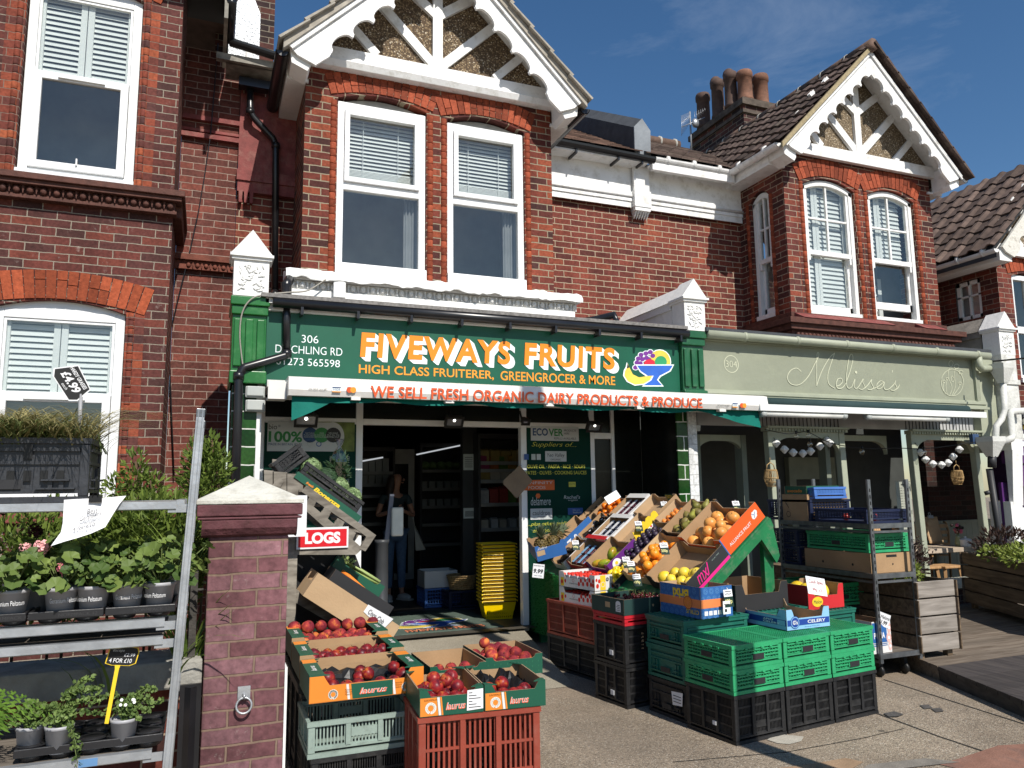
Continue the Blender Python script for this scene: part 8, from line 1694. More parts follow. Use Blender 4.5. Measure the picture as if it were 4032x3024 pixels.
mb=MB();leafblob(mb,(5.9,5.2,zp+.05),.1,.12,.1,220,.05,.025);tag(mb.build('variegated_shrub',LF_YG),'pale yellow green shrub at the near end of the planter by the trolley','shrub')
mb=MB()
for dx,dz in((.0,.0),(.05,-.1),(.1,-.12)):p=W(3620,2130,5.3)+V((dx,0,dz));mb.tube([p+V((-.08,0,-.12)),p],.003,4);leafblob(mb,p,.05,.02,.03,14,.03,.012)
for k in range(3):p=W(3590+k*12,2330,5.2);mb.tube([p,W(3608+k*14,2120+k*25,5.3)],.003,4)
tag(mb.build('lavender_sprig',LF_DK),'thin dark sprigs rising from the planter in front of the cafe post','plant')
r0,r1=WG(3850,2392,-1.5),WG(4032,2447,-1.5);ang=math.atan2(r1.y-r0.y,r1.x-r0.x);zr=W(3840,2170,r0.y).z
p2=planter('wide dark board planter at the right edge of the deck',0,2.2,0,.6,-1.5,zr);p2.location=(r0.x-.12,r0.y+.06,-1.5);p2.rotation_euler=(0,0,ang)
for ch in p2.children:
 if ch.name.startswith('end_board'):ch.data.materials[0]=PLW
d_=V((math.cos(ang),math.sin(ang),0));n_=V((-d_.y,d_.x,0));o_=V((r0.x-.1,r0.y+.06,zr))
mb=MB();leafblob(mb,o_+d_*.35+n_*.3+V((0,0,.1)),.42,.2,.19,520,.08,.03);tag(mb.build('dark_shrub',LF_DK),'dark brown leaved shrub in the right edge planter','shrub')
mb=MB();leafblob(mb,o_+d_*1.1+n_*.25+V((0,0,.05)),.55,.2,.13,700,.06,.035);leafblob(mb,o_+d_*.55+n_*.15+V((0,0,.02)),.3,.12,.08,200,.06,.035);tag(mb.build('variegated_shrub',LF_YG),'pale yellow green shrub in the right edge planter','shrub')
TBL=wood('table_top_wood',(.33,.26,.19),(.5,.42,.33),.6,(1,8,8),2.5);OAK=wood('warm_slatted_wood',(.34,.19,.085),(.5,.3,.14),.55,(6,6,1),3)
ty=7.55;tz=-.87;xa,xb=W(3560,2180,ty).x,W(3843,2170,ty).x
t=thing('cafe_table','long wooden table in the open cafe window','table',((xa+xb)/2,ty+.2,-1.5))
mb=MB();mb.box(xa-.5,xb,ty,ty+.62,tz-.06,tz);mb.build('table_top',TBL,t,bevel=.006)
for x in(xa,xb-.15):
 for y in(ty+.08,ty+.5):mb=MB();mb.box(x,x+.05,y,y+.05,-1.5,tz-.06);mb.build('leg',DOLIVE,t)
def chair(x,y,label):
 t=thing('slatted_chair',label,'chair',(x,y,-1.5),0,'chairs in the cafe window')
 for s in(-.19,.19):mb=MB();mb.tube([(s,.02,0),(s,.0,.45),(s,-.01,.8),(s,.02,.92),(s,.06,.93)],.018,6);mb.build('leg',OAK,t,V((0,0,0)));mb=MB();mb.tube([(s,.4,0),(s,.38,.45)],.018,6);mb.build('leg',OAK,t,V((0,0,0)))
 for k in range(4):mb=MB();mb.box(-.18,.18,-.012,.006,.58+k*.09,.63+k*.09);mb.build('back_slat',OAK,t,V((0,0,0)))
 mb=MB();[mb.box(-.2,.2,.0+k*.07,.06+k*.07,.44,.46)for k in range(6)];mb.build('seat',OAK,t,V((0,0,0)))
p=W(3700,2150,8.25);chair(p.x,8.25,'slatted wooden chair behind the table in the cafe window, right one');p=W(3655,2150,8.35);chair(p.x-.1,8.3,'slatted wooden chair behind the table, half hidden by the window post')
for k in range(4):p=W(3490+k*22,2120,7.4);chair(p.x,7.4+.06*k,'folded slatted chair leaning in the cafe behind the trolley shelf')
def stool(x,y,label):
 t=thing('wooden_stool',label,'stool',(x,y,-1.5),0,'stools under the cafe table');mb=MB();mb.box(-.17,.17,-.15,.15,.42,.45);mb.build('seat',OAK,t,V((0,0,0)),bevel=.008)
 for a in(-1,1):
  for b in(-1,1):mb=MB();mb.beam((a*.13,b*.11,.42),(a*.17,b*.14,0),.035,.035);mb.build('leg',OAK,t,V((0,0,0)))
p=W(3735,2250,7.25);stool(p.x,7.3,'wooden stool under the cafe table, right one');p=W(3670,2255,7.25);stool(p.x-.05,7.35,'wooden stool under the cafe table nearer the dark shrub')
p=W(3750,2105,7.75)
t=thing('clipboard','brown clipboard with a curled paper propped against the cafe panelling','clipboard',(p.x,8.0,tz),0,None,(RAD(-12),0,0))
mb=MB();mb.box(-.14,.14,0,.006,.03,.4);mb.build('board',KRAFT,t,V((0,0,0)));mb=MB();mb.box(-.13,.13,-.004,-.001,.05,.36);mb.add([(-.16,-.05,.3),(-.05,-.02,.36),(.1,-.006,.33),(-.1,-.04,.26)],[(0,1,2,3)]);mb.build('paper',KRAFTP,t,V((0,0,0)));mb=MB();mb.box(-.05,.05,-.015,.0,.38,.42);mb.ring(V((0,-.005,.44)),(1,0,0),(0,0,1),.02,.012);mb.build('clip',AL,t,V((0,0,0)))
p=W(3790,2145,7.62);t=thing('flower_vase','small vase of pink flowers on the cafe table','vase',(p.x,7.68,tz));mb=MB();mb.lathe([(.035,0),(.045,.06),(.025,.13),(.03,.15)],(0,0,0),12);mb.build('vase',mat('vase_glass',(.25,.27,.15),.1,spec=.8),t,V((0,0,0)))
mb=MB();[mb.ell((random.uniform(-.07,.09),random.uniform(-.05,.05),.24+random.uniform(-.05,.06)),.025,.025,.022,7,4,0 if k<8 else 1)for k in range(14)];mb.build('flowers',[mat('pink_petal',(.6,.12,.2),.6),LF_DK],t,V((0,0,0)));mb=MB();[mb.tube([(0,0,.12),(random.uniform(-.05,.06),0,.24)],.003,4)for k in range(6)];mb.build('stems',LF_BUSH,t,V((0,0,0)))
p=W(3808,2148,7.6);t=thing('lidded_pot','white lidded pot on the cafe table','pot',(p.x,7.62,tz));mb=MB();mb.lathe([(.07,0),(.08,.02),(.08,.08),(.083,.085)],(0,0,0),20);mb.build('body',WHITE,t,V((0,0,0)));mb=MB();mb.lathe([(.085,.085),(.08,.1),(.03,.115),(.012,.118),(.018,.135),(.008,.14)],(0,0,0),20);mb.build('lid',WHITE,t,V((0,0,0)))
card(3560,1960,7.35,.26,.42,[('MENU',.4,.05,.02)]+[('breakfast   lunch   cakes',.3-.08*k,.025,0)for k in range(9)],'tall cream menu sheet on the cafe door frame, upper one',(0,0,0),'menu_sheet',mat('cream_sheet',(.35,.36,.3),.7));card(3570,2070,7.35,.26,.40,[('coffee   tea   juice',.36-.08*k,.025,0)for k in range(9)],'tall cream menu sheet below the other on the cafe door frame',(0,0,0),'menu_sheet',bpy.data.materials['cream_sheet'])
WICK=wood('wicker',(.28,.17,.07),(.5,.34,.16),.7,(8,8,2),6,.5)
def lantern(px_,py0,py1,Y,label):
 a,b=W(px_,py0,Y),W(px_,py1,Y);h=a.z-b.z;t=thing('wicker_lantern',label,'lantern',b,0,'wicker lanterns');r_=h*.42
 mb=MB();P=[(.62,0),(.85,.25),(1,.5),(.85,.95),(.8,1)]
 for k in range(26):a_=k*2*math.pi/26;mb.tube([(r_*q*math.cos(a_),r_*q*math.sin(a_),h*z_)for q,z_ in P],.0035,4)
 for q,z_ in P:mb.tube([(r_*q*math.cos(k*.4),r_*q*math.sin(k*.4),h*z_)for k in range(16)],.005,4,0,True)
 mb.lathe([(r_*.6,.0),(r_*.6,.005)],(0,0,0),16);mb.build('basket',WICK,t,V((0,0,0)));mb=MB();mb.tube([(-r_*.75,0,h),(-r_*.6,0,h*1.3),(0,0,h*1.45),(r_*.6,0,h*1.3),(r_*.75,0,h)],.006,5);mb.tube([(0,0,h*1.45),(0,0,h*1.75)],.003,4);mb.build('handle',WICK,t,V((0,0,0)))
lantern(3038,1850,1915,7.0,'wicker lantern hanging beside the left cafe window post');lantern(3772,1853,1907,7.1,'wicker lantern hanging in the right cafe window')
PAPL=mat('paper_shade',(.72,.72,.7),.6,.04)
for pts,lab,e0,e1 in(([(412,1005),(473,1050),(536,1072),(606,1078),(662,1063),(730,1027),(780,985),(800,1003)],'string of white folded paper lights in the left cafe window',(395,965),(790,950)),([(1460,1072),(1497,1123),(1550,1155),(1613,1162),(1660,1147),(1697,1102),(1743,1050)],'string of white folded paper lights in the right cafe window',(1420,1000),(1760,985))):
 t=thing('string_lights',lab,'string lights',W(*cD(*pts[0]),7.05),0,'paper string lights');mb=MB();mb.tube(crv([W(*cD(*e0),7.05)]+[W(*cD(a,b-20),7.05)for a,b in pts]+[W(*cD(*e1),7.05)],3),.004,4);mb.build('wire',INK,t)
 for a,b in pts:mb=MB();mb.lathe([(.006,.045),(.02,.04),(.05,.005),(.048,-.005),(.012,-.045),(.004,-.05)],W(*cD(a,b),7.05),8,0,None,False);mb.build('shade',PAPL,t)
BULB=glass('bulb_glass',(.95,.95,.93));t=thing('bulb_string','cable of clear glass bulbs strung across the cafe windows','string lights',W(*cD(1036,1040),6.95))
mb=MB();mb.tube(crv([W(*cD(a,b),6.95)for a,b in((330,905),(480,935),(560,930),(650,925),(800,1000),(1036,1042),(1300,1040),(1487,1045),(1700,1020),(1830,1000),(1990,985),(2090,985))],3),.005,4);mb.build('wire',INK,t)
for a,b in((560,955),(648,948),(658,1012),(1036,1066),(1487,1070),(1990,1003)):mb=MB();c_=W(*cD(a,b),6.95);mb.ell(c_,.032,.032,.036,12,8);mb.build('bulb',BULB,t);mb=MB();mb.tube([c_+V((0,0,.03)),c_+V((0,0,.065))],.014,8);mb.build('socket',FLB,t)
# ---------------------------------------------------------------- doorway things
t0=thing('shopping_basket','yellow plastic shopping basket at the bottom of the tall stack','basket',(0,0,0),0,'stacked yellow shopping baskets')
YEL=mat('yellow_basket_plastic',(.85,.58,.0),.35,.06,4,0,None,.45)
def basket_mesh(full):
 mb=MB();h=.2
 w0,d0,w1,d1=.15,.10,.19,.135
 for(a0,b0,a1,b1,c0,c1,e0,e1)in((-w0,-d0,w0,-d0,-w1,-d1,w1,-d1),(w0,-d0,w0,d0,w1,-d1,w1,d1),(w0,d0,-w0,d0,w1,d1,-w1,d1),(-w0,d0,-w0,-d0,-w1,d1,-w1,-d1)):
  L=lambda u,v:V((a0+(a1-a0)*u+((c0-a0)+((e0-a1)-(c0-a0))*u)*v,b0+(b1-b0)*u+((c1-b0)+((e1-b1)-(c1-b0))*u)*v,h*v))
  if full:
   rows_=[0,.06,.2,.24,.38,1];mb.quad(L(0,.42),L(1,.42),L(1,1),L(0,1));mb.quad(L(0,0),L(1,0),L(1,.06),L(0,.06));mb.quad(L(0,.2),L(1,.2),L(1,.24),L(0,.24))
   n=13
   for i in range(n):u=(i+.5)/n;mb.quad(L(u-.022,.06),L(u+.022,.06),L(u+.022,.42),L(u-.022,.42))
  else:mb.quad(L(0,.0),L(1,.0),L(1,1),L(0,1))
 mb.quad((-w0,-d0,0),(w0,-d0,0),(w0,d0,0),(-w0,d0,0));return mb
def rim_mesh():
 mb=MB();w,d,h=.205,.15,.2
 for x0,x1,y0,y1 in((-w,w,-d,-d+.02),(-w,w,d-.02,d),(-w,-w+.02,-d+.02,d-.02),(w-.02,w,-d+.02,d-.02)):mb.box(x0,x1,y0,y1,h-.012,h+.006)
 return mb
basket_mesh(True).build('body',YEL,t0,V((0,0,0)));rim_mesh().build('rim',YEL,t0,V((0,0,0)),bevel=.003)
mb=MB();mb.tube([(-.2,-.0,.185),(-.2,-.13,.19),(-.19,-.158,.195),(.19,-.158,.195),(.2,-.13,.19),(.2,0,.185)],.006,6);mb.build('handle',FLB,t0,V((0,0,0)))
bp=WG(1965,2428,-1.44);bz=-1.438;bp=V((bp.x-.05,bp.y-.12,0));t0.location=(bp.x,bp.y+.05,bz);t0.rotation_euler=(0,0,-.12)
zt_=W(1965,2140,bp.y).z;n=17
for k in range(1,n):dup(t0,'yellow plastic shopping basket nested in the tall stack' if k<n-1 else 'topmost yellow plastic shopping basket of the tall stack',(bp.x+random.uniform(-.003,.003),bp.y+.05+random.uniform(-.003,.003),bz+(zt_-.2-bz)*k/(n-1)))
MATM=mat('grey_green_mat',(.085,.115,.095),.95,.15,20,.5,200,.1)
m0,m1=WG(1985,2486,-1.444),WG(1600,2500,-1.444)
t=thing('door_mat','grey green doormat with a fruit bowl picture and FIVEWAYS FRUITS','mat',(2.35,8.2,-1.44))
mx0,mx1,my0,my1=1.55,2.98,7.72,9.1
mb=MB();mb.box(mx0,mx1,my0,my1,-1.44,-1.430);mb.build('pile',MATM,t,bevel=.003)
mb=MB();mb.text('FIVEWAYS FRUITS',(mx0+.42,my0+.06,-1.428),(.84,0,0),(0,.13,0),0,.04);mb.text('FIVEWAYS FRUITS',(mx0+.41,my0+.07,-1.427),(.84,0,0),(0,.13,0),1,.03);mb.text('WELCOME TO',(mx0+.4,my1-.2,-1.427),(.7,0,0),(0,.12,0),0,.03);mb.build('lettering',[INK,mat('mat_salmon',(.6,.2,.1),.9)],t)
mb=MB();logo(mb,lambda a,b,k:V((mx0+.28+(a-840)/355*.92,my0+.24+(775-b)/265*.55,-1.4285+.0003*k)),0,LGI);mb.build('fruit_bowl_picture',[mat('mat_'+m_.name,tuple(c_*.9 for c_ in m_.node_tree.nodes['Color Ramp'].color_ramp.elements[0].color[:3]),.95)for m_ in LGM],t)
c=carton('white_box','white box low inside the doorway behind the woman','carton',.42,.35,.2,W(1672,2270,9.3)+V((0,0,0)),(0,0,0),CARDW,CARDW,1,1,1);c.location.z=-1.2
crate('blue_crate','blue crates under the white box inside the doorway','crate',1.0,.4,.23,(c.location.x,9.3,-1.436),BLUC,style='fine')
mb=MB();p=W(1835,2300,9.0);
for k in range(7):mb.tube([(p.x+(.15+.006*k)*math.cos(a*.4),9.15+(.12+.006*k)*math.sin(a*.4),-1.2+k*.025)for a in range(16)],.014,5,0,True)
tag(mb.build('wicker_basket',WICK),'round wicker basket beside the yellow basket stack','basket');
crate('blue_crate','dark blue crate under the wicker basket','crate',.45,.4,.22,(p.x-.22,8.98,-1.436),NAVY,style='fine')
t=thing('paper_bag_bundle','bundle of brown paper bags hanging on the right door jamb','paper bags',W(2038,1895,7.55));q=W(2038,1895,7.55)
mb=MB()
for k in range(7):
 a=RAD(40+random.uniform(-7,7));s=.125+random.uniform(-.006,.006);cx_=V((q.x+random.uniform(-.01,.01),q.y-.004*k,q.z+random.uniform(-.01,.01)));U_,V_=V((math.cos(a),0,math.sin(a)))*s,V((-math.sin(a),0,math.cos(a)))*s*.85
 mb.add([cx_-U_-V_,cx_+U_-V_,cx_+U_+V_,cx_-U_+V_],[(0,1,2,3)])
mb.build('bags',mat('brown_paper',(.21,.15,.095),.8,.1,8,.2,40),t);mb=MB();mb.tube([q+V((-.01,-.01,.1)),q+V((0,0,.35))],.003,4);mb.build('string',INK,t)
q=W(1548,2165,8.0);t=thing('sanitiser_stand','grey sanitiser stand with a white dispenser in front of the woman','stand',(q.x,8.0,-1.44))
a,b=W(1543,1945,8.0),W(1520,2140,8.0);mb=MB();mb.beam((a.x,8.0,a.z),(b.x,8.0,b.z),.045,.03,0,(0,1,0));mb.box(b.x-.02,b.x+.02,8.0,8.04,-1.44,b.z);mb.build('mast',mat('grey_stand',(.16,.17,.21),.4),t)
a,b=W(1540,1998,7.97),W(1586,2110,7.97);mb=MB();mb.box(a.x+.0,b.x,7.93,8.0,b.z,a.z);mb.build('dispenser',mat('ivory_plastic',(.75,.75,.66),.35),t,bevel=.02)
q=W(1503,2200,7.85);mb=MB();z_=W(1503,2125,7.85).z;mb.lathe([(.09,0),(.09,.02),(.068,.03),(.066,z_+1.40),(.075,z_+1.41),(.075,z_+1.44)],(q.x,7.85,-1.44),18);tag(mb.build('bollard',mat('dark_grey_bollard',(.045,.048,.052),.4)),'dark grey round post at the left of the doorway','post')
# ================================================================ left foreground
BR_PILLAR=brick('maroon_painted_brick',[(0,(.145,.06,.066)),(.5,(.185,.08,.09)),(1,(.24,.12,.135))],(.2,.135,.1),.012,.226,.0775,stain=.4,off=.03,bump=1.0)
gp_=thing('gate_pier','maroon painted brick gate pier with a white pyramid cap','pier',(.21,4.14,GZ))
x0,x1,y0=.03,.395,3.96;y1=y0+.37;zc=W(960,2112,3.96).z
mb=MB();mb.box(x0,x1,y0,y1,GZ,zc);mb.build('shaft',BR_PILLAR,gp_,bevel=.006)
MAR=mat('maroon_cap_paint',(.115,.042,.048),.75,.3,9,.8,25,.3,stain=(.05,.025,.02),stain_amt=.5,stain_scale=12)
mb=MB();z1,z2,z3=W(960,2075,3.93).z,W(960,2045,3.9).z,W(960,1985,3.9).z
mb.px([(y0-.002,zc),(y0-.03,zc+.012),(y0-.05,(zc+z2)/2),(y0-.055,z2),(y1+.055,z2),(y1+.03,zc+.01),(y1,zc)],x0-.035,x1+.035);mb.box(x0-.055,x1+.055,y0-.06,y1+.06,z2,z2+.012);mb.box(x0-.058,x1+.058,y0-.062,y1+.062,z2+.016,z3);mb.build('corbel_course',MAR,gp_,bevel=.008)
zap=W(973,1873,4.15).z;c=V(((x0+x1)/2,(y0+y1)/2,zap));a=.062
mb=MB();q=[(x0-a,y0-a-.004),(x1+a,y0-a-.004),(x1+a,y1+a),(x0-a,y1+a)];mb.add([(x,y,z3+.001)for x,y in q]+[(x,y,z3+.022)for x,y in q]+[tuple(c)],[(0,3,2,1),(0,1,5,4),(1,2,6,5),(2,3,7,6),(3,0,4,7),(4,5,8),(5,6,8),(6,7,8),(7,4,8)]);mb.build('pyramid_cap',mat('white_cement_cap',(.55,.54,.48),.9,.12,6,.8,40,.2,stain=(.33,.31,.26),stain_amt=.6,stain_scale=9),gp_,bevel=.004)
mb=MB();mb.box(x1,x1+.012,y0-.001,y1,GZ,W(1110,2630,3.96).z);mb.build('render_strip',WHITEOLD,gp_)
q=W(960,2745,3.955);mb=MB();mb.box(q.x-.028,q.x+.028,3.95,3.957,q.z-.01,q.z+.05);mb.tube([(q.x,3.95,q.z+.015),(q.x,3.925,q.z+.012),(q.x,3.935,q.z-.005)],.006,6)
pl_=mb.build('ring_plate',GALV,gp_);mb=MB();cc=W(960,2778,3.93);mb.tube([(cc.x+.034*math.cos(k*.3142),3.928+.006*math.sin(k*.3142),cc.z+.034*math.sin(k*.3142))for k in range(20)],.0055,7,0,True);mb.build('ring',GALV,pl_)
wl=thing('garden_wall','low brick garden wall with a grey concrete coping behind the plant trolley','wall',(-1.2,4.15,GZ));zt=-.775
mb=MB();mb.box(-4,x0-.002,4.05,4.27,GZ,zt-.13);mb.build('wall',BR_CAFE,wl);mb=MB();mb.box(-4,x0-.004,4.0,4.32,zt-.128,zt);mb.build('coping',mat('rough_concrete',(.3,.29,.26),.9,.25,9,.7,50,.2),wl,bevel=.012)
mb=MB();p=W(768,2240,4.05);mb.box(p.x-.016,p.x+.016,4.05,4.08,zt,p.z);mb.box(p.x-.024,p.x+.03,4.04,4.09,p.z,p.z+.012);mb.tube([(p.x,4.06,p.z-.1),(p.x+.045,4.06,p.z-.1)],.007,6);tag(mb.build('iron_post',mat('rusty_iron',(.05,.045,.04),.7,.4,20,.5,60)),'short rusty iron post on the garden wall beside the gate pier','post')
mb=MB();p=W(745,2850,3.88);mb.tube([(p.x,3.9,GZ),(p.x,3.9,W(745,2700,3.9).z)],.045,4,0,False,False);mb.box(p.x-.045,p.x+.045,3.88,3.90,GZ,W(745,2692,3.9).z);tag(mb.build('plastic_channel',BLACKP),'black plastic channel standing against the garden wall by the pier','channel')
def bush(name,label,blobs,L,wd,m,seed,stems=(),stem_m=None):
 random.seed(seed);t=thing(name,label,'shrub',(blobs[0][0][0],blobs[0][0][1],-1.2));mb=MB()
 for c,rx,ry,rz,n in blobs:leafblob(mb,c,rx,ry,rz,n,L,wd)
 mb.build('foliage',m,t)
 mb=MB()
 for c,rx,ry,rz,n in blobs:c=V(c);mb.tube([(c.x,c.y,-1.6),(c.x+.02,c.y,c.z-rz*.5),(c.x,c.y,c.z+rz*.6)],.008,5)
 mb.build('stem',BR_STEM,t);return t
BR_STEM=mat('brown_stem',(.09,.055,.03),.85)
P=lambda x,y,Y:tuple(W(x,y,Y))
bush('garden_shrub','tall leafy shrub between the trolley post and the shop pilaster',[(P(800,1950,5.0),.12,.12,.32,750),(P(850,1880,5.0),.08,.1,.2,260),(P(760,1900,5.0),.07,.08,.26,260),(P(830,1780,5.0),.04,.05,.12,80)],.055,.02,LF_BUSH,31)
bush('garden_shrub','thin sprigged shrub in front of the left brick pier',[(P(530,1890,5.0),.07,.08,.18,200),(P(500,1950,5.0),.15,.1,.12,240),(P(590,1940,5.0),.1,.1,.13,180),(P(210,2060,4.8),.16,.1,.14,260)],.05,.018,LF_BUSH,32)
bush('hedge','dense green bush spilling over the garden wall behind the geraniums',[(P(600,2130,4.7),.32,.25,.26,2300),(P(420,2200,4.7),.3,.25,.22,1500),(P(250,2250,4.7),.3,.25,.25,1300),(P(60,2220,4.7),.3,.25,.3,1200),(P(690,2250,4.6),.12,.2,.3,700)],.06,.024,LF_BUSH,33)
def strapplant(name,label,base,n,L,spread,m,seed,w_=.011,droop=.6,cat='plant',group=None):
 random.seed(seed);mb=MB();b=V(base)
 for i in range(n):
  a=random.uniform(0,6.28);r_=spread*random.random();o=b+V((r_*math.cos(a),r_*math.sin(a)*.6,0));d=V((math.cos(a)*.5,math.sin(a)*.4,1.0+random.random())).normalized();l=L*random.uniform(.55,1.1);s=V((-math.sin(a),math.cos(a),0));vs=[];K=6;p=o.copy();st_=l/K
  for k in range(K+1):
   ww=w_*(1-(k/K)**2*.95);vs+=[p-s*ww*.5,p+s*ww*.5];p=p+d*st_;d=(d+V((math.cos(a)*.12,math.sin(a)*.12,-.22*droop))).normalized()
  mb.add(vs,[(2*k,2*k+1,2*k+3,2*k+2)for k in range(K)])
 return tag(mb.build(name,m),label,cat,group)
strapplant('strap_leaf_plant','long strap leaved plant between the trolley post and the gate pier',W(735,2640,4.12),26,.55,.06,LF_STRAP,41,.016,.5)
strapplant('strap_leaf_plant','strap leaved clump behind the trolley post, above the wall',W(720,2300,4.35),46,.5,.12,LF_STRAP,42,.014,.35)
strapplant('dark_strap_plant','dark strap leaves hanging in the shade behind the yellow sign',W(560,2640,4.05)+V((0,-.05,-.05)),10,.5,.3,LF_STRAP,43,.016,1.2)
zU,zM,zB=W(600,1975,3.4).z,W(400,2452,3.4).z,W(350,2985,3.4).z
xl=-1.35;a,b=W(792,1610,3.38),W(655,3040,3.38);pd=(b-a).normalized();b=a+pd*((GZ-a.z)/pd.z)
tr=thing('plant_trolley','galvanised plant trolley with a leaning corner post at the left edge','trolley',(-.7,3.7,GZ))
for(p,q)in((a,b),(a+V((0,.57,0)),b+V((0,.57,0))),(a+V((-1.32,.0,0)),b+V((-1.32,0,0))),(a+V((-1.32,.57,0)),b+V((-1.32,.57,0)))):
 mb=MB();mb.beam(p,q,.032,.028,0,(0,1,0));d_=(q-p).normalized()
 for k in range(2):mb.beam(p+V((-.008+.016*k,-.0145,0)),q+V((-.008+.016*k,-.0145,0)),.004,.004,0,(0,1,0))
 mb.beam(p,p-d_*-.035,.034,.03,1,(0,1,0));mb.build('post',[GALV,STEEL],tr,bevel=.003)
def postx(z):return a.x+(z-a.z)/pd.z*pd.x
for i,z in enumerate((zU,zM,zM-.068,zB)):
 xr=postx(z)-.03
 mb=MB();mb.px([(3.40,z),(3.40,z-.03),(3.405,z-.034),(3.42,z-.034),(3.42,z-.004),(3.43,z)],xl,xr-.03,0);mb.box(xr-.06,postx(z)-.016,3.407,3.412,z-.045,z-.012,0)
 if i!=1:mb.box(xl,xr-.03,3.43,3.94,z-.008,z-.002,1)
 mb.px([(3.94,z),(3.94,z-.03),(3.96,z-.03),(3.96,z)],xl,xr,0)
 if i==3:mb.box(W(310,2985,3.4).x,W(385,2985,3.4).x,3.3985,3.3995,z-.03,z-.002,2)
 if i==0:mb.box(xr-.03,xr+.0,3.42,3.96,z-.03,z+.005,0)
 mb.build('shelf',[GALV,SHWOOD,mat('blue_paint_smear',(.12,.25,.45),.5)],tr)
cx1=W(348,1960,3.41).x
cg=crate('black_crate','black slotted crate of grasses on the upper trolley shelf','crate',.56,.38,W(200,1725,3.41).z-zU,(cx1-.56,3.415,zU+.002),mat('charcoal_crate_plastic',(.03,.032,.037),.4,.2,6,.2,60,.45),style='solid')
mb=MB();random.seed(51)
for i in range(3):
 mb.box(cx1-.56+.33-.0+.0*i,cx1-.2,3.4135,3.4145,zU+.17,zU+.225)
 break
for k in range(8):mb.box(cx1-.5+k*.055,cx1-.475+k*.055,3.414,3.4195,zU+.085,zU+.125)
mb.build('slot',FLB,cg)
def grassclump(name,label,cx,n,L,m,seed,y=3.6):
 random.seed(seed);mb=MB()
 for i in range(n):
  o=V((cx+random.uniform(-.15,.15),y+random.uniform(-.16,.16),zU+.2));a_=random.uniform(0,6.28);d=V((math.cos(a_)*.65,math.sin(a_)*.65-.12,1.15)).normalized();l=L*1.25*random.uniform(.5,1.15);s=V((-math.sin(a_),math.cos(a_),0));vs=[];p=o;K=6
  for k in range(K+1):
   w_=.0035*(1-(k/K)**1.5*.9);vs+=[p-s*w_,p+s*w_];p=p+d*(l/K);d=(d+V((math.cos(a_)*.1,math.sin(a_)*.1-.02,-.27))).normalized()
  mb.add(vs,[(2*k,2*k+1,2*k+3,2*k+2)for k in range(K)])
 return tag(mb.build(name,m),label,'grass plant','grasses in the black crate','thing')
grassclump('hardy_grass','straw coloured drooping grass in the left of the black crate',cx1-.42,700,.3,LF_DRY,52);grassclump('hardy_grass','green and straw grass in the middle of the black crate',cx1-.27,600,.28,LF_GRS,53);grassclump('hardy_grass','pale grass spilling over the right end of the black crate',cx1-.17,420,.34,LF_DRY,54);grassclump('hardy_grass','upright dark green grass at the base of the price sign',cx1-.12,90,.2,LF_GRS,55)
q=W(283,1502,3.55);t=thing('plant_sign','black price sign on a grey stick in the crate of grasses','price sign',(q.x,3.55,q.z),0,None,(0,RAD(58),0))
mb=MB();hexa=[(-.075,-.028),(-.05,-.045),(.06,-.045),(.075,-.02),(.06,.04),(-.045,.05)];mb.py([(x*1.08,z*1.08)for x,z in hexa],.001,.004,1);mb.py(hexa,0,.002,0);mb.build('board',[INK,PAPER],t,V((0,0,0)))
mb=MB();mb.textm('HARDY GRASSES',(0,-.0015,.028),(1,0,0),(0,0,1),.015,0,.02,.1,.105);mb.textm('£4.99',(.0,-.0015,-.004),(1,0,0),(0,0,1),.034,0,.03,.15,.1);mb.textm('each',(.005,-.0015,-.032),(1,0,0),(0,0,1),.012,0,0,.2);mb.build('writing',PAPER,t,V((0,0,0)))
e=W(308,1750,3.55);mb=MB();mb.tube([(q.x+.035,3.556,q.z-.05),(e.x,3.556,e.z)],.008,6);o=mb.build('stick',mat('grey_stick',(.3,.3,.31),.5),None);o.parent=t;o.matrix_parent_inverse=Matrix.Translation(t.location).inverted()if False else(Matrix.Translation(t.location)@Matrix.Rotation(RAD(58),4,'Y')).inverted()
t=thing('paper_sign','curled white paper sign clipped under the upper trolley shelf','sign',W(350,1960,3.38));PP=[(252,1968),(300,1965),(370,1962),(430,1958),(497,1952)];PQ=[(247,2060),(300,2045),(360,2030),(405,2010),(470,1985)];PR=[(240,2095),(290,2085),(340,2075),(395,2055),(445,2025)];PS=[(200,2150),(255,2132),(305,2118),(360,2100),(415,2075)]
rows_=[PP,PQ,PR,PS];ys=[3.385,3.37,3.36,3.34];mb=MB();vs=[W(x,y,ys[i]-.012*math.sin(j*1.2))for i,r_ in enumerate(rows_)for j,(x,y)in enumerate(r_)]
mb.add(vs,[(i*5+j,i*5+j+1,i*5+j+6,i*5+j+5)for i in range(3)for j in range(4)],0,True);mb.build('sheet',PAPER,t)
mb=MB()
def ontext(s_,x,y,w_,h_,Y,sl):o=W(x,y,Y);u=W(x+w_,y+w_*sl,Y)-o;v=W(x+h_*.12,y-h_,Y)-o;mb.text(s_,o,u,v,0)
ontext('Best',343,2024,40,20,3.352,-.12);ontext('Geraniums',313,2054,85,18,3.345,-.3);ontext('£2.99 each',312,2074,62,11,3.34,-.3);ontext('4 for £10',285,2094,88,16,3.33,-.25);mb.build('writing',mat('grey_ink',(.12,.12,.13),.6),t)
mb=MB();p=W(377,1965,3.375);mb.box(p.x-.022,p.x+.022,3.36,3.39,p.z-.012,p.z+.014);mb.tube([p+V((-.01,-.02,.01)),p+V((0,-.025,.04)),p+V((.01,-.02,.01))],.0015,4);mb.build('bulldog_clip',FLB,t)
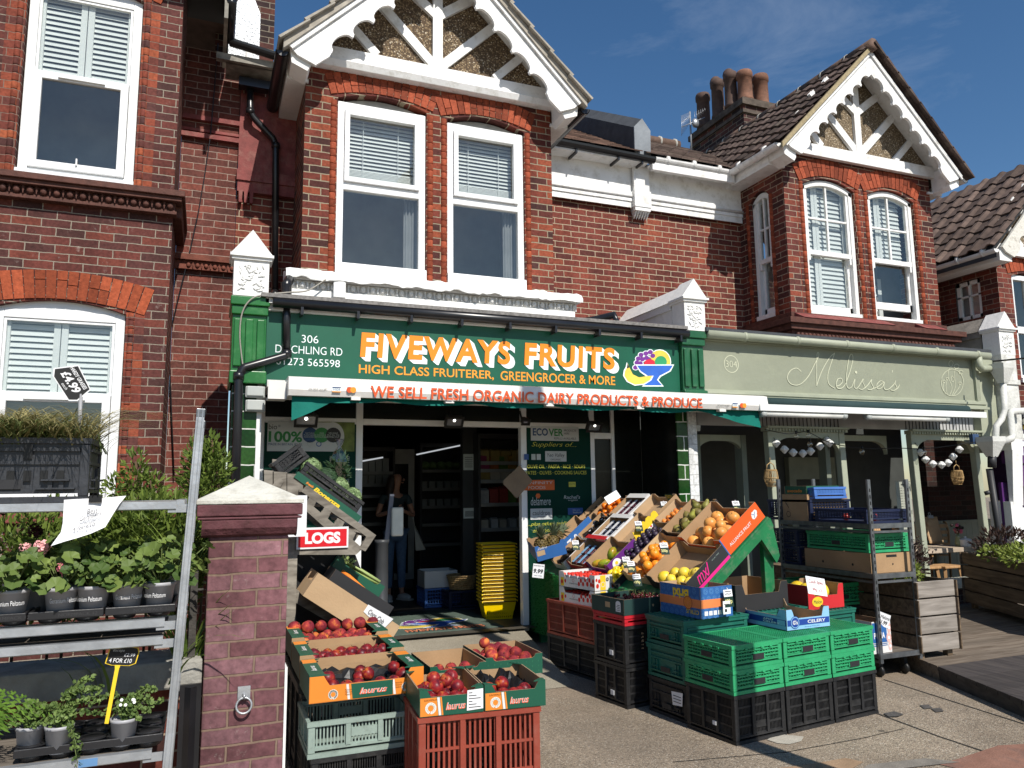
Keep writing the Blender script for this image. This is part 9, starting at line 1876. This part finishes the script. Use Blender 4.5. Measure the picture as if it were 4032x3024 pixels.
POTG=mat('grey_plant_pot',(.36,.36,.38),.45,.08,4,0,None,.4);PETAL=mat('pale_pink_petal',(.75,.38,.38),.6,.2,20);PETR=mat('crimson_petal',(.5,.01,.06),.6,.2,20);PETD=mat('dark_maroon_petal',(.05,.01,.015),.7);TRAYB=mat('black_plant_tray',(.02,.02,.022),.35,.15,6,.1,40,.45)
def scallop(mb,c,n,r,cup=.25):
 n=n.normalized();u=n.cross(V((random.uniform(-1,1),random.uniform(-1,1),random.uniform(-1,1)))).normalized();v=n.cross(u);K=14;vs=[c-n*r*cup]
 for k in range(K):
  a=2*math.pi*k/K;rr=r*(1.0 if k%2 else.86)
  if k==0:rr=r*.25
  vs.append(c+(u*math.cos(a)+v*math.sin(a))*rr+n*r*.08*math.sin(3*a))
 mb.add(vs,[(0,1+k,1+(k+1)%K)for k in range(K)])
def geranium(seed,nl=66,R=.11,H=.17):
 random.seed(seed);t=thing('geranium_plant','x','potted plant',(0,0,0),0,'potted geraniums on the middle shelf')
 mb=MB();mb.lathe([(.044,0),(.057,.092),(.0605,.093),(.0605,.106),(.057,.106),(.055,.095)],(0,0,0),22);p_=mb.build('pot',POTG,t,V((0,0,0)))
 mb=MB()
 for k in range(8):
  f0=-2.0+k*.0
 mb.T=None
 s_='Geranium Peltatum'
 vs,fs,asp=text_geo(s_,0,0);mb.add([(.0575*math.sin(-.95+1.9*x_),-.0575*math.cos(-.95+1.9*x_)-.0008,.05+.018*y_)for x_,y_ in vs],fs);mb.build('lettering',mat('pale_pot_print',(.7,.7,.7),.5)if 'pale_pot_print' not in bpy.data.materials else bpy.data.materials['pale_pot_print'],p_,V((0,0,0)))
 mb=MB();mb.disc((0,0,.092),(1,0,0),(0,1,0),.055);mb.build('soil',SOIL,t,V((0,0,0)))
 mb=MB();ms=MB()
 for i in range(nl):
  a=random.uniform(0,6.28);rr=R*math.sqrt(random.random())*1.1;z=.11+H*random.random()*(1.1-rr/R*.5);c=V((rr*math.cos(a),rr*math.sin(a),z));n=V((math.cos(a)*.7+random.uniform(-.4,.4),math.sin(a)*.7-.35+random.uniform(-.4,.4),.9));scallop(mb,c,n,random.choice((.014,.02,.024,.028,.036))*random.uniform(.85,1.1))
  if i%3==0:ms.tube([(0,0,.09),(c.x*.5,c.y*.5,z*.75),tuple(c)],.0022,4)
 mb.build('foliage',LF_GER,t,V((0,0,0)));ms.build('stem',mat('green_stem',(.12,.16,.05),.7)if 'green_stem' not in bpy.data.materials else bpy.data.materials['green_stem'],t,V((0,0,0)));return t
G=[geranium(61),geranium(62,60,.13,.2),geranium(63,72,.1,.15)]
zt_=zM+.03;spots=[(45,0),(237,0),(365,0),(500,0),(625,0),(140,1),(300,1),(440,1),(570,1),(70,2),(240,2),(400,2),(560,2),(690,2)]
glab=['geranium in a grey pot at the left end of the front row','geranium in a grey pot, pink flowered, front row of the second tray','geranium in a grey pot beside the pink flowered one, front row','geranium in a grey pot with a leaf hanging over the shelf edge','geranium in a grey pot nearest the leaning post, front row','leggy geranium in the second row behind the left tray gap','geranium in the second row behind the pink flowered one','geranium in the second row behind the middle pots','geranium in the second row nearest the leaning post','geranium in the shaded back row at the far left','geranium in the shaded back row behind the pink flower','geranium in the shaded back row in the middle','geranium in the back row under the single red flower','geranium in the back row closest to the wall end']
for i,(px_,r_)in enumerate(spots):
 Y=3.475+.145*r_;loc=(W(px_,2400,3.475).x*Y/3.475 if r_==0 else W(px_,2400,Y).x,Y,zt_);g=G[i]if i<3 else dup(G[i%3],glab[i],None);g['label']=glab[i];g.location=loc;g.rotation_euler=(0,0,[0,.4,-.3,.2,-.5][i]if i<5 else random.uniform(0,6))
def tray(name,label,x0_,x1_,y0_,y1_,z,nx,ny,txt=True,cat='plant tray',group=None):
 t=thing(name,label,cat,((x0_+x1_)/2,(y0_+y1_)/2,z),0,group);mb=MB()
 mb.box(x0_,x1_,y0_,y0_+.012,z+.02,z+.05);mb.box(x0_,x1_,y1_-.012,y1_,z+.02,z+.05);mb.box(x0_,x0_+.012,y0_+.012,y1_-.012,z+.02,z+.05);mb.box(x1_-.012,x1_,y0_+.012,y1_-.012,z+.02,z+.05);mb.box(x0_+.012,x1_-.012,y0_+.012,y1_-.012,z+.022,z+.028);mb.build('rim',TRAYB,t,bevel=.005)
 mb=MB()
 for i in range(nx):
  for j in range(ny):mb.lathe([(.036,-.0),(.05,.022)],(x0_+(x1_-x0_)*(i+.5)/nx,y0_+(y1_-y0_)*(j+.5)/ny,z),14)
 mb.build('cup',TRAYB,t)
 if txt:mb=MB();mb.text('NORMPACK 12',(x0_+(x1_-x0_)*.4,y0_-.001,z+.028),(.13,0,0),(0,0,.012));mb.build('lettering',mat('embossed_black',(.05,.05,.052),.4)if 'embossed_black' not in bpy.data.materials else bpy.data.materials['embossed_black'],t)
 return t
for i,(p0,p1)in enumerate(((-140,104),(112,408),(414,690))):tray('plant_tray',['black plant tray at the left end of the middle shelf','black plant tray in the middle of the middle shelf','black plant tray at the post end of the middle shelf'][i],W(p0,2420,3.42).x,W(p1,2420,3.42).x,3.41,3.86,zM+.003,2,3,True,'plant tray','trays of geraniums')
def blossom(px_,py_,Y,n,r_,m,label):
 random.seed(int(px_));c=W(px_,py_,Y);mb=MB()
 for k in range(n):
  d=V((random.gauss(0,1),random.gauss(0,1)-.6,random.gauss(0,1))).normalized();p=c+d*r_*random.uniform(.5,1);
  for j in range(4):
   s_=d.cross(V((random.uniform(-1,1),random.uniform(-1,1),random.uniform(-1,1)))).normalized();w_=d.cross(s_);L=r_*.55;mb.add([p,p+s_*L*.6+w_*L*.35+d*L*.2,p+s_*L,p+s_*L*.6-w_*L*.35+d*L*.2],[(0,1,2,3)])
 mb.tube([c+V((0,.01,0)),c+V((.01,.03,-.1))],.002,4);return tag(mb.build('geranium_bloom',m),label,'flower','geranium flower heads')
blossom(100,2157,3.5,14,.022,PETAL,'pale pink flower head at the far left above the leaves');blossom(168,2152,3.5,22,.03,PETAL,'pale pink flower head half under the paper sign');blossom(240,2238,3.42,12,.02,mat('mid_pink_petal',(.7,.2,.25),.6),'small mid pink flower head over the second tray');blossom(583,2180,3.75,12,.017,PETR,'single crimson flower bud at the back near the post');blossom(140,2090,3.8,26,.03,PETD,'dark maroon flower head beside the paper sign');blossom(10,2000,3.7,22,.03,PETD,'dark maroon flower head at the left edge under the crate');blossom(472,2216,3.6,8,.012,mat('faded_petal',(.4,.25,.18),.7),'small faded flower head in the middle of the geraniums')
by0,by1=3.42,3.75;bx0,bx1=W(52,2960,3.42).x,W(640,2920,3.42).x
t=tray('plant_tray','black plant tray with half empty cups on the bottom shelf',bx0,bx1,by0,by1,zB+.003,5,3,False)
mb=MB()
for i in range(5):
 for j in range(3):mb.ring(V((bx0+(bx1-bx0)*(i+.5)/5,by0+(by1-by0)*(j+.5)/3,zB+.055)),(1,0,0),(0,1,0),.048,.012);mb.lathe([(.042,0),(.05,.05)],(bx0+(bx1-bx0)*(i+.5)/5,by0+(by1-by0)*(j+.5)/3,zB+.004),14)
mb.build('cup',TRAYB,t)
def bacopa(px_,py_,Y,label,seed,blobs,flowers=False):
 random.seed(seed);c=W(px_,py_,Y);t=thing('bacopa_plant',label,'potted plant',(c.x,Y,zB+.02),0,'small trailing plants on the bottom shelf')
 mb=MB();mb.lathe([(.038,0),(.048,.085),(.051,.086),(.051,.098),(.048,.098),(.046,.088)],(0,0,0),20);mb.build('pot',POTG,t,V((0,0,0)));mb=MB();mb.disc((0,0,.086),(1,0,0),(0,1,0),.046);mb.build('soil',SOIL,t,V((0,0,0)))
 mb=MB();ms=MB()
 for e in blobs:
  e=V(e);pts_=crv([(0,0,.08),(e.x*.4,e.y*.4,max(.12,e.z*.7+.05)),e],5);ms.tube(pts_,.0015,4)
  for i,p in enumerate(pts_[2:]):
   for k in range(5):n=V((random.uniform(-1,1),random.uniform(-1,1)-.3,random.uniform(.0,1.2)));scallop(mb,p+V((random.uniform(-.014,.014),random.uniform(-.014,.014),random.uniform(-.01,.012))),n,random.uniform(.006,.0115))
 mb.build('foliage',LF_BAC,t,V((0,0,0)));ms.build('stem',bpy.data.materials['green_stem'],t,V((0,0,0)))
 if flowers:mb=MB();[mb.disc((random.uniform(-.03,.05),-.03+random.uniform(-.02,.02),.15+random.uniform(-.02,.03)),(1,0,0),(0,.3,1),.006,0,6)for k in range(6)];mb.build('flower',PAPER,t,V((0,0,0)))
 return t
bacopa(120,2880,3.5,'small trailing plant in a grey pot at the left of the bottom tray',71,[(-.03,-.02,.15),(.0,0,.17),(-.05,.0,.13),(.02,-.03,.14),(.05,.0,.13),(-.02,.03,.16),(.03,.03,.15),(-.06,-.03,.11)])
bacopa(232,2905,3.46,'long trailing plant spilling over the bottom shelf edge',72,[(.02,0,.2),(.06,-.02,.22),(.12,-.02,.17),(.16,0,.12),(-.05,0,.16),(.04,-.03,.14),(.09,.02,.25),(.07,-.06,.02),(.075,-.065,-.03),(.13,.03,.21),(.0,-.03,.13),(-.08,0,.1),(.19,.03,.18)])
bacopa(487,2880,3.46,'small white flowered trailing plant beside the yellow sign',73,[(.03,0,.15),(.07,0,.16),(.09,-.02,.12),(.02,-.03,.13),(.06,.03,.17),(-.03,0,.12),(.1,.02,.19),(.12,0,.14),(-.02,.03,.14),(.05,-.04,.1)],True)
q=W(481,2583,3.44);t=thing('plant_sign','black price sign with a yellow edge on a yellow stake in the bottom tray','price sign',(q.x,3.44,q.z),0,None,(0,RAD(7),0))
mb=MB();sh=[(-.052,-.028),(-.03,-.034),(.03,-.034),(.05,-.025),(.055,.015),(.05,.03),(.0,.036),(-.045,.033)];mb.py([(x*1.07,z*1.07)for x,z in sh],.001,.004,1);mb.py(sh,0,.002,0);mb.build('board',[INK,CARDY],t,V((0,0,0)))
mb=MB();mb.textm('Bacopa',(-.015,-.0015,.02),(1,0,0),(0,0,1),.013,1,0,.3);mb.textm('£2.99',(.026,-.0015,.005),(1,0,0),(0,0,1),.012,0,0,.2);mb.textm('4 FOR £10',(-.003,-.0015,-.017),(1,0,0),(0,0,1),.016,0,.01,.1,.08);mb.build('writing',[PAPER,GALV],t,V((0,0,0)))
mb=MB();mb.py([(-.02,-.034),(.0,-.034),(-.003,-.05),(-.004,-.25),(-.018,-.25),(-.017,-.05)],.0,.005);mb.build('stake',CARDY,t,V((0,0,0)))
random.seed(81);mb=MB();b=W(-30,2860,3.5)
for i in range(9):
 a_=-.3+i*.14;L=.26;P_=[b+V((math.sin(a_)*L*k/8*1.1,-.02*i+.1*random.random()*0,L*(k/8)*math.cos(a_)-.12*(k/8)**2))for k in range(9)]
 for k,p in enumerate(P_[1:]):
  for s_ in(-1,1):
   l=.05*(1-k/9);d=V((math.cos(a_)*s_,random.uniform(-.3,.3),-math.sin(a_)*s_+.25)).normalized();mb.add([p,p+d*l*.5+V((0,0,.006)),p+d*l,p+d*l*.5-V((0,0,.006))],[(0,1,2,3)])
tag(mb.build('fern',LF_FERN),'bright green fern at the bottom left edge','fern')
# ---------------------------------------------------------------- weathered wooden rack left of the doorway
GW=wood('grey_weathered_wood',(.12,.105,.085),(.3,.27,.225),.85,(3,9,9),2.2,.4,island=.18)
rk=thing('wooden_rack','weathered grey timber sloping rack between the gate pier and the doorway','rack',(.8,5.3,GZ));Yr=5.45
def pw(pts,y0,y1,nm='board',m=GW):mb=MB();mb.py([(W(x,y,Yr).x,W(x,y,Yr).z)for x,y in pts],y0,y1);return mb.build(nm,m,rk,bevel=.004)
for dy,sh in((0,0),(.55,0)):
 pw([(1190,1935),(1210,1915),(1478,2108),(1438,2168),(1420,2160),(1445,2112),(1400,2078)],Yr+dy,Yr+dy+.04);pw([(1205,2008),(1220,1985),(1420,2155),(1395,2178)],Yr+dy+.002,Yr+dy+.035)
 pw([(1130,2160),(1135,2090),(1172,2090),(1160,2480),(1128,2480)],Yr+dy+.005,Yr+dy+.06,'post');pw([(1160,2182),(1165,2155),(1430,2155),(1402,2182)],Yr+dy+.003,Yr+dy+.05)
 pw([(1128,2350),(1130,2300),(1330,2430),(1300,2450)],Yr+dy+.01,Yr+dy+.05)
for(x,y)in((1222,1955),(1278,2000),(1330,2042),(1375,2085)):pw([(x,y),(x+24,y+14),(x+2,y+60),(x-24,y+44)],Yr+.001,Yr+.03,'slat')
for(xa_,xb_,yt)in((1045,1078,1852),(1079,1132,1858),(1134,1195,1866)):pw([(xa_,yt),(xb_,yt+3),(xb_,2160),(xa_,2160)],Yr+.06,Yr+.085,'plank')
pw([(1098,1880),(1118,1895),(1090,1940),(1072,1920)],Yr+.05,Yr+.06);pw([(1090,1803),(1112,1806),(1110,1860),(1088,1860)],Yr+.3,Yr+.33,'post')
mb=MB()
o1,o2=W(1195,1920,Yr),W(1470,2110,Yr)
for k in range(7):p=o1+(o2-o1)*(k/6.5);mb.box(p.x-.025,p.x+.025,Yr+.04,Yr+.55,p.z-.03,p.z-.012)
mb.build('shelf_slats',GW,rk)
dk=MB();dk.py([(W(x,y,5.9).x,W(x,y,5.9).z)for x,y in((1165,2185),(1400,2185),(1500,2450),(1165,2480))],5.9,5.93);dk.build('black_liner',mat('black_sheet',(.012,.012,.013),.6),rk)
a,b=W(1166,2162,Yr),W(1370,2160,Yr);zt=W(1370,2073,Yr).z;t=thing('logs_sign','red sign with white border reading LOGS nailed to the wooden rack','sign',((a.x+b.x)/2,Yr-.01,(a.z+zt)/2))
mb=MB();mb.box(a.x,b.x,Yr-.012,Yr-.006,a.z-.002,zt);mb.build('border',PAPER,t);mb=MB();mb.box(a.x+.012,b.x-.012,Yr-.0135,Yr-.012,a.z+.01,zt-.014);mb.build('panel',mat('sign_red',(.62,.01,.02),.4),t)
mb=MB();w_=b.x-a.x;h_=zt-a.z;mb.text('LOGS',(a.x+w_*.16,Yr-.0145,a.z+h_*.22),(w_*.68,0,0),(0,0,h_*.55),0,.05);mb.build('lettering',PAPER,t)
card(1162,2032,5.3,.15,.27,[('WARM',.38,.05,.01),('WINTER',.25,.05,.01),('LOGS',.12,.05,.01)],'white paper notice sticking out beside the pier cap above the red sign',(0,0,0),'paper_notice')
d_=(W(1365,2005,Yr)-W(1165,1862,Yr));ang_=math.atan2(-d_.z,d_.x);o_=W(1160,1890,Yr-.0)
Lc=.55
c=carton('banana_carton','flat green carton lettered in yellow under the cabbage crate','carton',Lc,.36,.05,o_+V((.0,.05,.02)),(0,ang_,0),CARDG,KRAFT,1,1,1);mb=MB();mb.text('Bonanza',(.16,-.002,.004),(.22,0,0),(0,0,.03),0,.04,.2);mb.text('fresh',(.09,-.002,.012),(.06,0,0),(0,0,.018),1,.04,.2);mb.build('print',[CARDY,CARDO],c,V((0,0,0)))
c=crate('vegetable_crate','black mesh crate of cabbages on the sloping rack','crate',Lc-.05,.34,.09,Matrix.Translation(o_+V((0,.06,.02)))@(Matrix.Rotation(ang_,4,'Y')@V((.01,0,.052))),BLK,(0,ang_,0),style='fine',rows=2)
M=c.matrix_world.copy();LFC=leafmat('cabbage_leaf',(.1,.17,.06),(.32,.42,.2),.2);LFD=leafmat('kale_leaf',(.02,.05,.02),(.06,.11,.045),.2)
def cabbage(p,r_,m,label,seed):
 random.seed(seed);mb=MB();c=V(p)
 for k in range(46):
  d=V((random.gauss(0,1),random.gauss(0,1),random.gauss(0,1)+.2)).normalized();u=d.cross(V((random.uniform(-1,1),random.uniform(-1,1),random.uniform(-1,1)))).normalized();v=d.cross(u);L=r_*.75;vs=[]
  for i in range(4):
   for j in range(4):x_,y_=(i/3-.5)*2,(j/3-.5)*2;vs.append(c+d*r_*(.95-.3*(x_*x_+y_*y_)*.5+.07*random.uniform(-1,1))+u*L*x_*.8+v*L*y_*.8)
  mb.add(vs,[(i*4+j,i*4+j+1,i*4+j+5,i*4+j+4)for i in range(3)for j in range(3)])
 return tag(mb.build('cabbage',m),label,'cabbage','cabbages in the sloping crate')
for i,(u,y,r_,m,lb)in enumerate(((.06,.14,.075,LFC,'pale smooth cabbage at the top end of the sloping crate'),(.19,.12,.08,LFD,'dark crinkled cabbage in the sloping crate'),(.30,.13,.075,LFC,'pale crinkled cabbage in the middle of the sloping crate'),(.42,.12,.07,LFC,'pale crinkled cabbage at the low end of the sloping crate'))):cabbage(M@V((u,y,.08)),r_,m,lb,90+i)
crate('mesh_crate','black mesh crate tipped up behind the cabbages','crate',.24,.3,.12,W(1110,1880,5.6),BLK,(0,RAD(-38),0),style='fine',rows=3)
p=M@V((.3,.2,.1));t=thing('bagged_greens','clear plastic bag of dark greens standing in the sloping crate','bag',p)
FILM=glass('bag_film',(.86,.88,.88),.08,.9);mb=MB();random.seed(95);prof=[(.05,0),(.06,.08),(.062,.17),(.05,.23),(.02,.27),(.012,.29),(.04,.34)];mb.lathe([(r_*random.uniform(.9,1.08),z)for r_,z in prof],p,9,0,None,False)
mb.build('film',FILM,t);mb=MB();leafblob(mb,p+V((0,0,.1)),.04,.04,.1,120,.08,.035);mb.build('greens',LFD,t)
o_=W(1200,2268,5.3);e_=W(1512,2470,5.3);d_=e_-o_;ang2=math.atan2(-d_.z,d_.x)
zq=W(1170,2320,4.8);c=carton('corn_box','large brown carton tipped on the lower rack, marked Cob','carton',d_.length*1.04,.36,.17,W(1192,2345,5.27),(0,ang2,0),KRAFTP,KRAFT,1,1,.62);
mb=MB();w_=d_.length;mb.quad((w_*.62,-.004,.12),(w_*.9,-.004,.09),(w_*.93,-.012,.185),(w_*.62,-.006,.175),0);mb.text('Corn Cob',(w_*.66,-.013,.13),(w_*.2,0,-.01),(0,0,.03),1,0,.15);mb.build('paper_note',[PAPER,INK],c,V((0,0,0)))
LF_CEL=leafmat('celery_stalk',(.3,.4,.12),(.5,.6,.25),.2)
c=carton('vegetable_carton','green carton of celery and carrots on the lower rack behind the brown one','carton',.42,.3,.12,W(1330,2255,5.8)+V((-.06,0,.02)),(0,ang2,0),CARDG,KRAFT,.8,.8,1)
M=c.matrix_world.copy();random.seed(97)
for k in range(3):
 mb=MB();p=M@V((.08+.02*k,.06+.09*k,.1));q=M@V((.38,.05+.09*k,.12))
 for j in range(7):off=V((0,random.uniform(-.025,.025),random.uniform(-.02,.025)));mb.tube([p+off,(p+q)/2+off,q+off*.6],[.005,.009,.012],6)
 leafblob(mb,p,.05,.05,.04,60,.04,.025);tag(mb.build('celery',LF_CEL),'pale green celery head in the green carton on the rack','celery','celery heads')
CARR=mat('carrot_orange',(.75,.2,.02),.6,.15,20)
for k in range(4):mb=MB();p,q=W(1345+k*9,2250+k*6,5.6),W(1440+k*5,2320+k*7,5.55);mb.tube([p,(p+q)/2,q],[.016,.014,.004],8);tag(mb.build('carrot',CARR),'orange carrot lying between the cartons on the rack','carrot','carrots')
c=carton('vegetable_carton','dark carton under the carrots on the lower rack','carton',.5,.28,.1,W(1290,2290,5.5),(0,ang2,0),CARDBK,KRAFT,1,1,1)
pw([(1395,2190),(1470,2190),(1470,2420),(1395,2420)],6.4,6.43,'plank',OAK)
# ---------------------------------------------------------------- the woman in the doorway
def skin(name,joints,bones,m,parent,sub=2):
 """one continuous surface grown over a skeleton; the first joint is the root"""
 me=bpy.data.meshes.new(name);keys=list(joints);me.from_pydata([joints[k][0]for k in keys],[(keys.index(a),keys.index(b))for a,b in bones],[]);me.materials.append(m)
 o=bpy.data.objects.new(name,me);COL.objects.link(o);sk=o.modifiers.new('skin','SKIN');sk.use_smooth_shade=True;sk.branch_smoothing=.5
 for i,k in enumerate(keys):r_=joints[k][1];r_=r_ if isinstance(r_,tuple)else(r_,r_);me.skin_vertices[0].data[i].radius=r_;me.skin_vertices[0].data[i].use_root=(i==0)
 s=o.modifiers.new('subd','SUBSURF');s.levels=s.render_levels=sub;o.parent=parent;return o
SKINM=mat('skin',(.42,.22,.15),.5,.08,8,sss=.1);JEAN=mat('blue_denim',(.09,.15,.25),.85,.15,30,.3,150);TOP=mat('dark_teal_top',(.03,.05,.055),.8,.1,8,.2,40);HAIR=mat('dark_brown_hair',(.03,.018,.012),.5,.3,40,.5,80);SHOE=mat('white_trainer',(.55,.55,.52),.5)
Yp_=10.2;fp_=W(1553,2352,Yp_);w0=thing('person','woman in dark top and blue jeans standing in the shop doorway, hands clasped','person',(fp_.x,Yp_,-1.44))
J=dict(pelvis=((0,0,.93),(.14,.1)),waist=((0,0,1.07),(.115,.085)),chest=((0,0,1.25),(.14,.095)),neckb=((0,0,1.40),(.06,.05)),neck=((.01,-.01,1.47),.042),head=((.02,-.015,1.58),(.075,.088)),crown=((.015,-.01,1.66),(.06,.07)),sl=((-.16,0,1.36),.048),el=((-.24,.01,1.1),.036),wl=((-.07,-.2,1.17),.024),hl=((-.01,-.235,1.19),.028),sr=((.16,0,1.36),.048),er=((.25,0,1.09),.036),wr=((.1,-.2,1.15),.024),hr=((.03,-.24,1.17),.028),tl=((-.08,0,.86),.085),kl=((-.085,-.01,.48),.056),al=((-.08,.02,.09),.036),bl=((-.09,-.1,.035),.03),tr=((.08,0,.86),.085),kr=((.085,-.01,.48),.056),ar=((.1,.02,.09),.036),br=((.14,-.09,.035),.03))
Bn=[('pelvis','waist'),('waist','chest'),('chest','neckb'),('neckb','neck'),('neck','head'),('head','crown'),('chest','sl'),('sl','el'),('el','wl'),('wl','hl'),('chest','sr'),('sr','er'),('er','wr'),('wr','hr'),('pelvis','tl'),('tl','kl'),('kl','al'),('al','bl'),('pelvis','tr'),('tr','kr'),('kr','ar'),('ar','br')]
body=skin('body',J,Bn,SKINM,w0)
g_=lambda ks,f:{k:(J[k][0],tuple(q*f for q in(J[k][1]if isinstance(J[k][1],tuple)else(J[k][1],)*2)))for k in ks}
skin('top',g_(['pelvis','waist','chest','neckb'],1.08)|{'sl':(J['sl'][0],.056),'sr':(J['sr'][0],.056),'ul':((-.2,.005,1.24),.05),'ur':((.205,0,1.23),.05)},[('pelvis','waist'),('waist','chest'),('chest','neckb'),('chest','sl'),('sl','ul'),('chest','sr'),('sr','ur')],TOP,w0)
skin('jeans',{'pelvis':((0,0,.92),(.15,.11))}|g_(['tl','kl','tr','kr'],1.15)|{'al':((-.08,.02,.13),.055),'ar':((.1,.02,.13),.055)},[('pelvis','tl'),('tl','kl'),('kl','al'),('pelvis','tr'),('tr','kr'),('kr','ar')],JEAN,w0)
skin('hair',{'a':((-.012,.01,1.64),(.088,.088)),'b':((-.055,.0,1.54),(.07,.075)),'c':((-.085,-.01,1.4),(.06,.06)),'d':((-.1,-.03,1.27),(.045,.045))},[('a','b'),('b','c'),('c','d')],HAIR,w0)
mb=MB();mb.ell((.105,-.04,1.575),.018,.014,.022,8,6);mb.ell((.085,-.05,1.535),.02,.025,.01,8,4);mb.build('nose_and_mouth',SKINM,w0,V((0,0,0)));mb=MB();[mb.ell((.085,y,1.60),.008,.01,.006,8,5)for y in(-.075,-.005)];mb.build('eyes',HAIR,w0,V((0,0,0)));mb=MB();mb.ell((-.01,-.1,1.575),.02,.012,.032,8,6);mb.build('ear',SKINM,w0,V((0,0,0)))
for s,c in((-1,(-.01,-.235,1.19)),(1,(.03,-.24,1.17))):
 for k in range(4):b_=V(c)+V((-s*.01,-.012,.018-.013*k));skin('finger',{'a':(tuple(b_),.0085),'b':(tuple(b_+V((-s*.03,-.018,.004))),.008),'c':(tuple(b_+V((-s*.052,-.004,.0))),.0075),'d':(tuple(b_+V((-s*.06,.012,-.004))),.006)},[('a','b'),('b','c'),('c','d')],SKINM,body,1)
 b_=V(c)+V((0,.0,.03));skin('thumb',{'a':(tuple(b_),.01),'b':(tuple(b_+V((-s*.02,-.02,.02))),.009),'c':(tuple(b_+V((-s*.04,-.02,.022))),.007)},[('a','b'),('b','c')],SKINM,body,1)
for x_,y_,a_ in((-.09,-.04,-.15),(.12,-.03,.5)):
 mb=MB();M_=Matrix.Rotation(a_,4,'Z');mb.ell((x_,y_-.02,.04),.047,.13,.045,12,7,0,M_);mb.box(-.045,.045,-.14,.1,0,.02,0,Matrix.Translation((x_,y_,0))@M_);mb.build('shoe',SHOE,w0,V((0,0,0)))
t=thing('tote_bag','cream cloth tote bag hanging from the shoulder of the woman','bag',(fp_.x+.27,Yp_,-.75));mb=MB();mb.add([(-.02,-.06,.26),(.03,.06,.26),(.16,.06,-.02),(.13,-.08,-.05),(.0,-.07,-.06),(.02,.05,-.06)],[(0,3,4),(0,1,2,3),(1,5,2),(0,4,5,1),(3,2,5,4)]);mb.build('cloth',mat('cream_cloth',(.4,.39,.33),.85),t,V((0,0,0)));mb=MB();mb.tube([(0,0,.26),(-.07,0,.6),(-.1,0,.66)],.008,6);mb.build('strap',bpy.data.materials['cream_cloth'],t,V((0,0,0)))
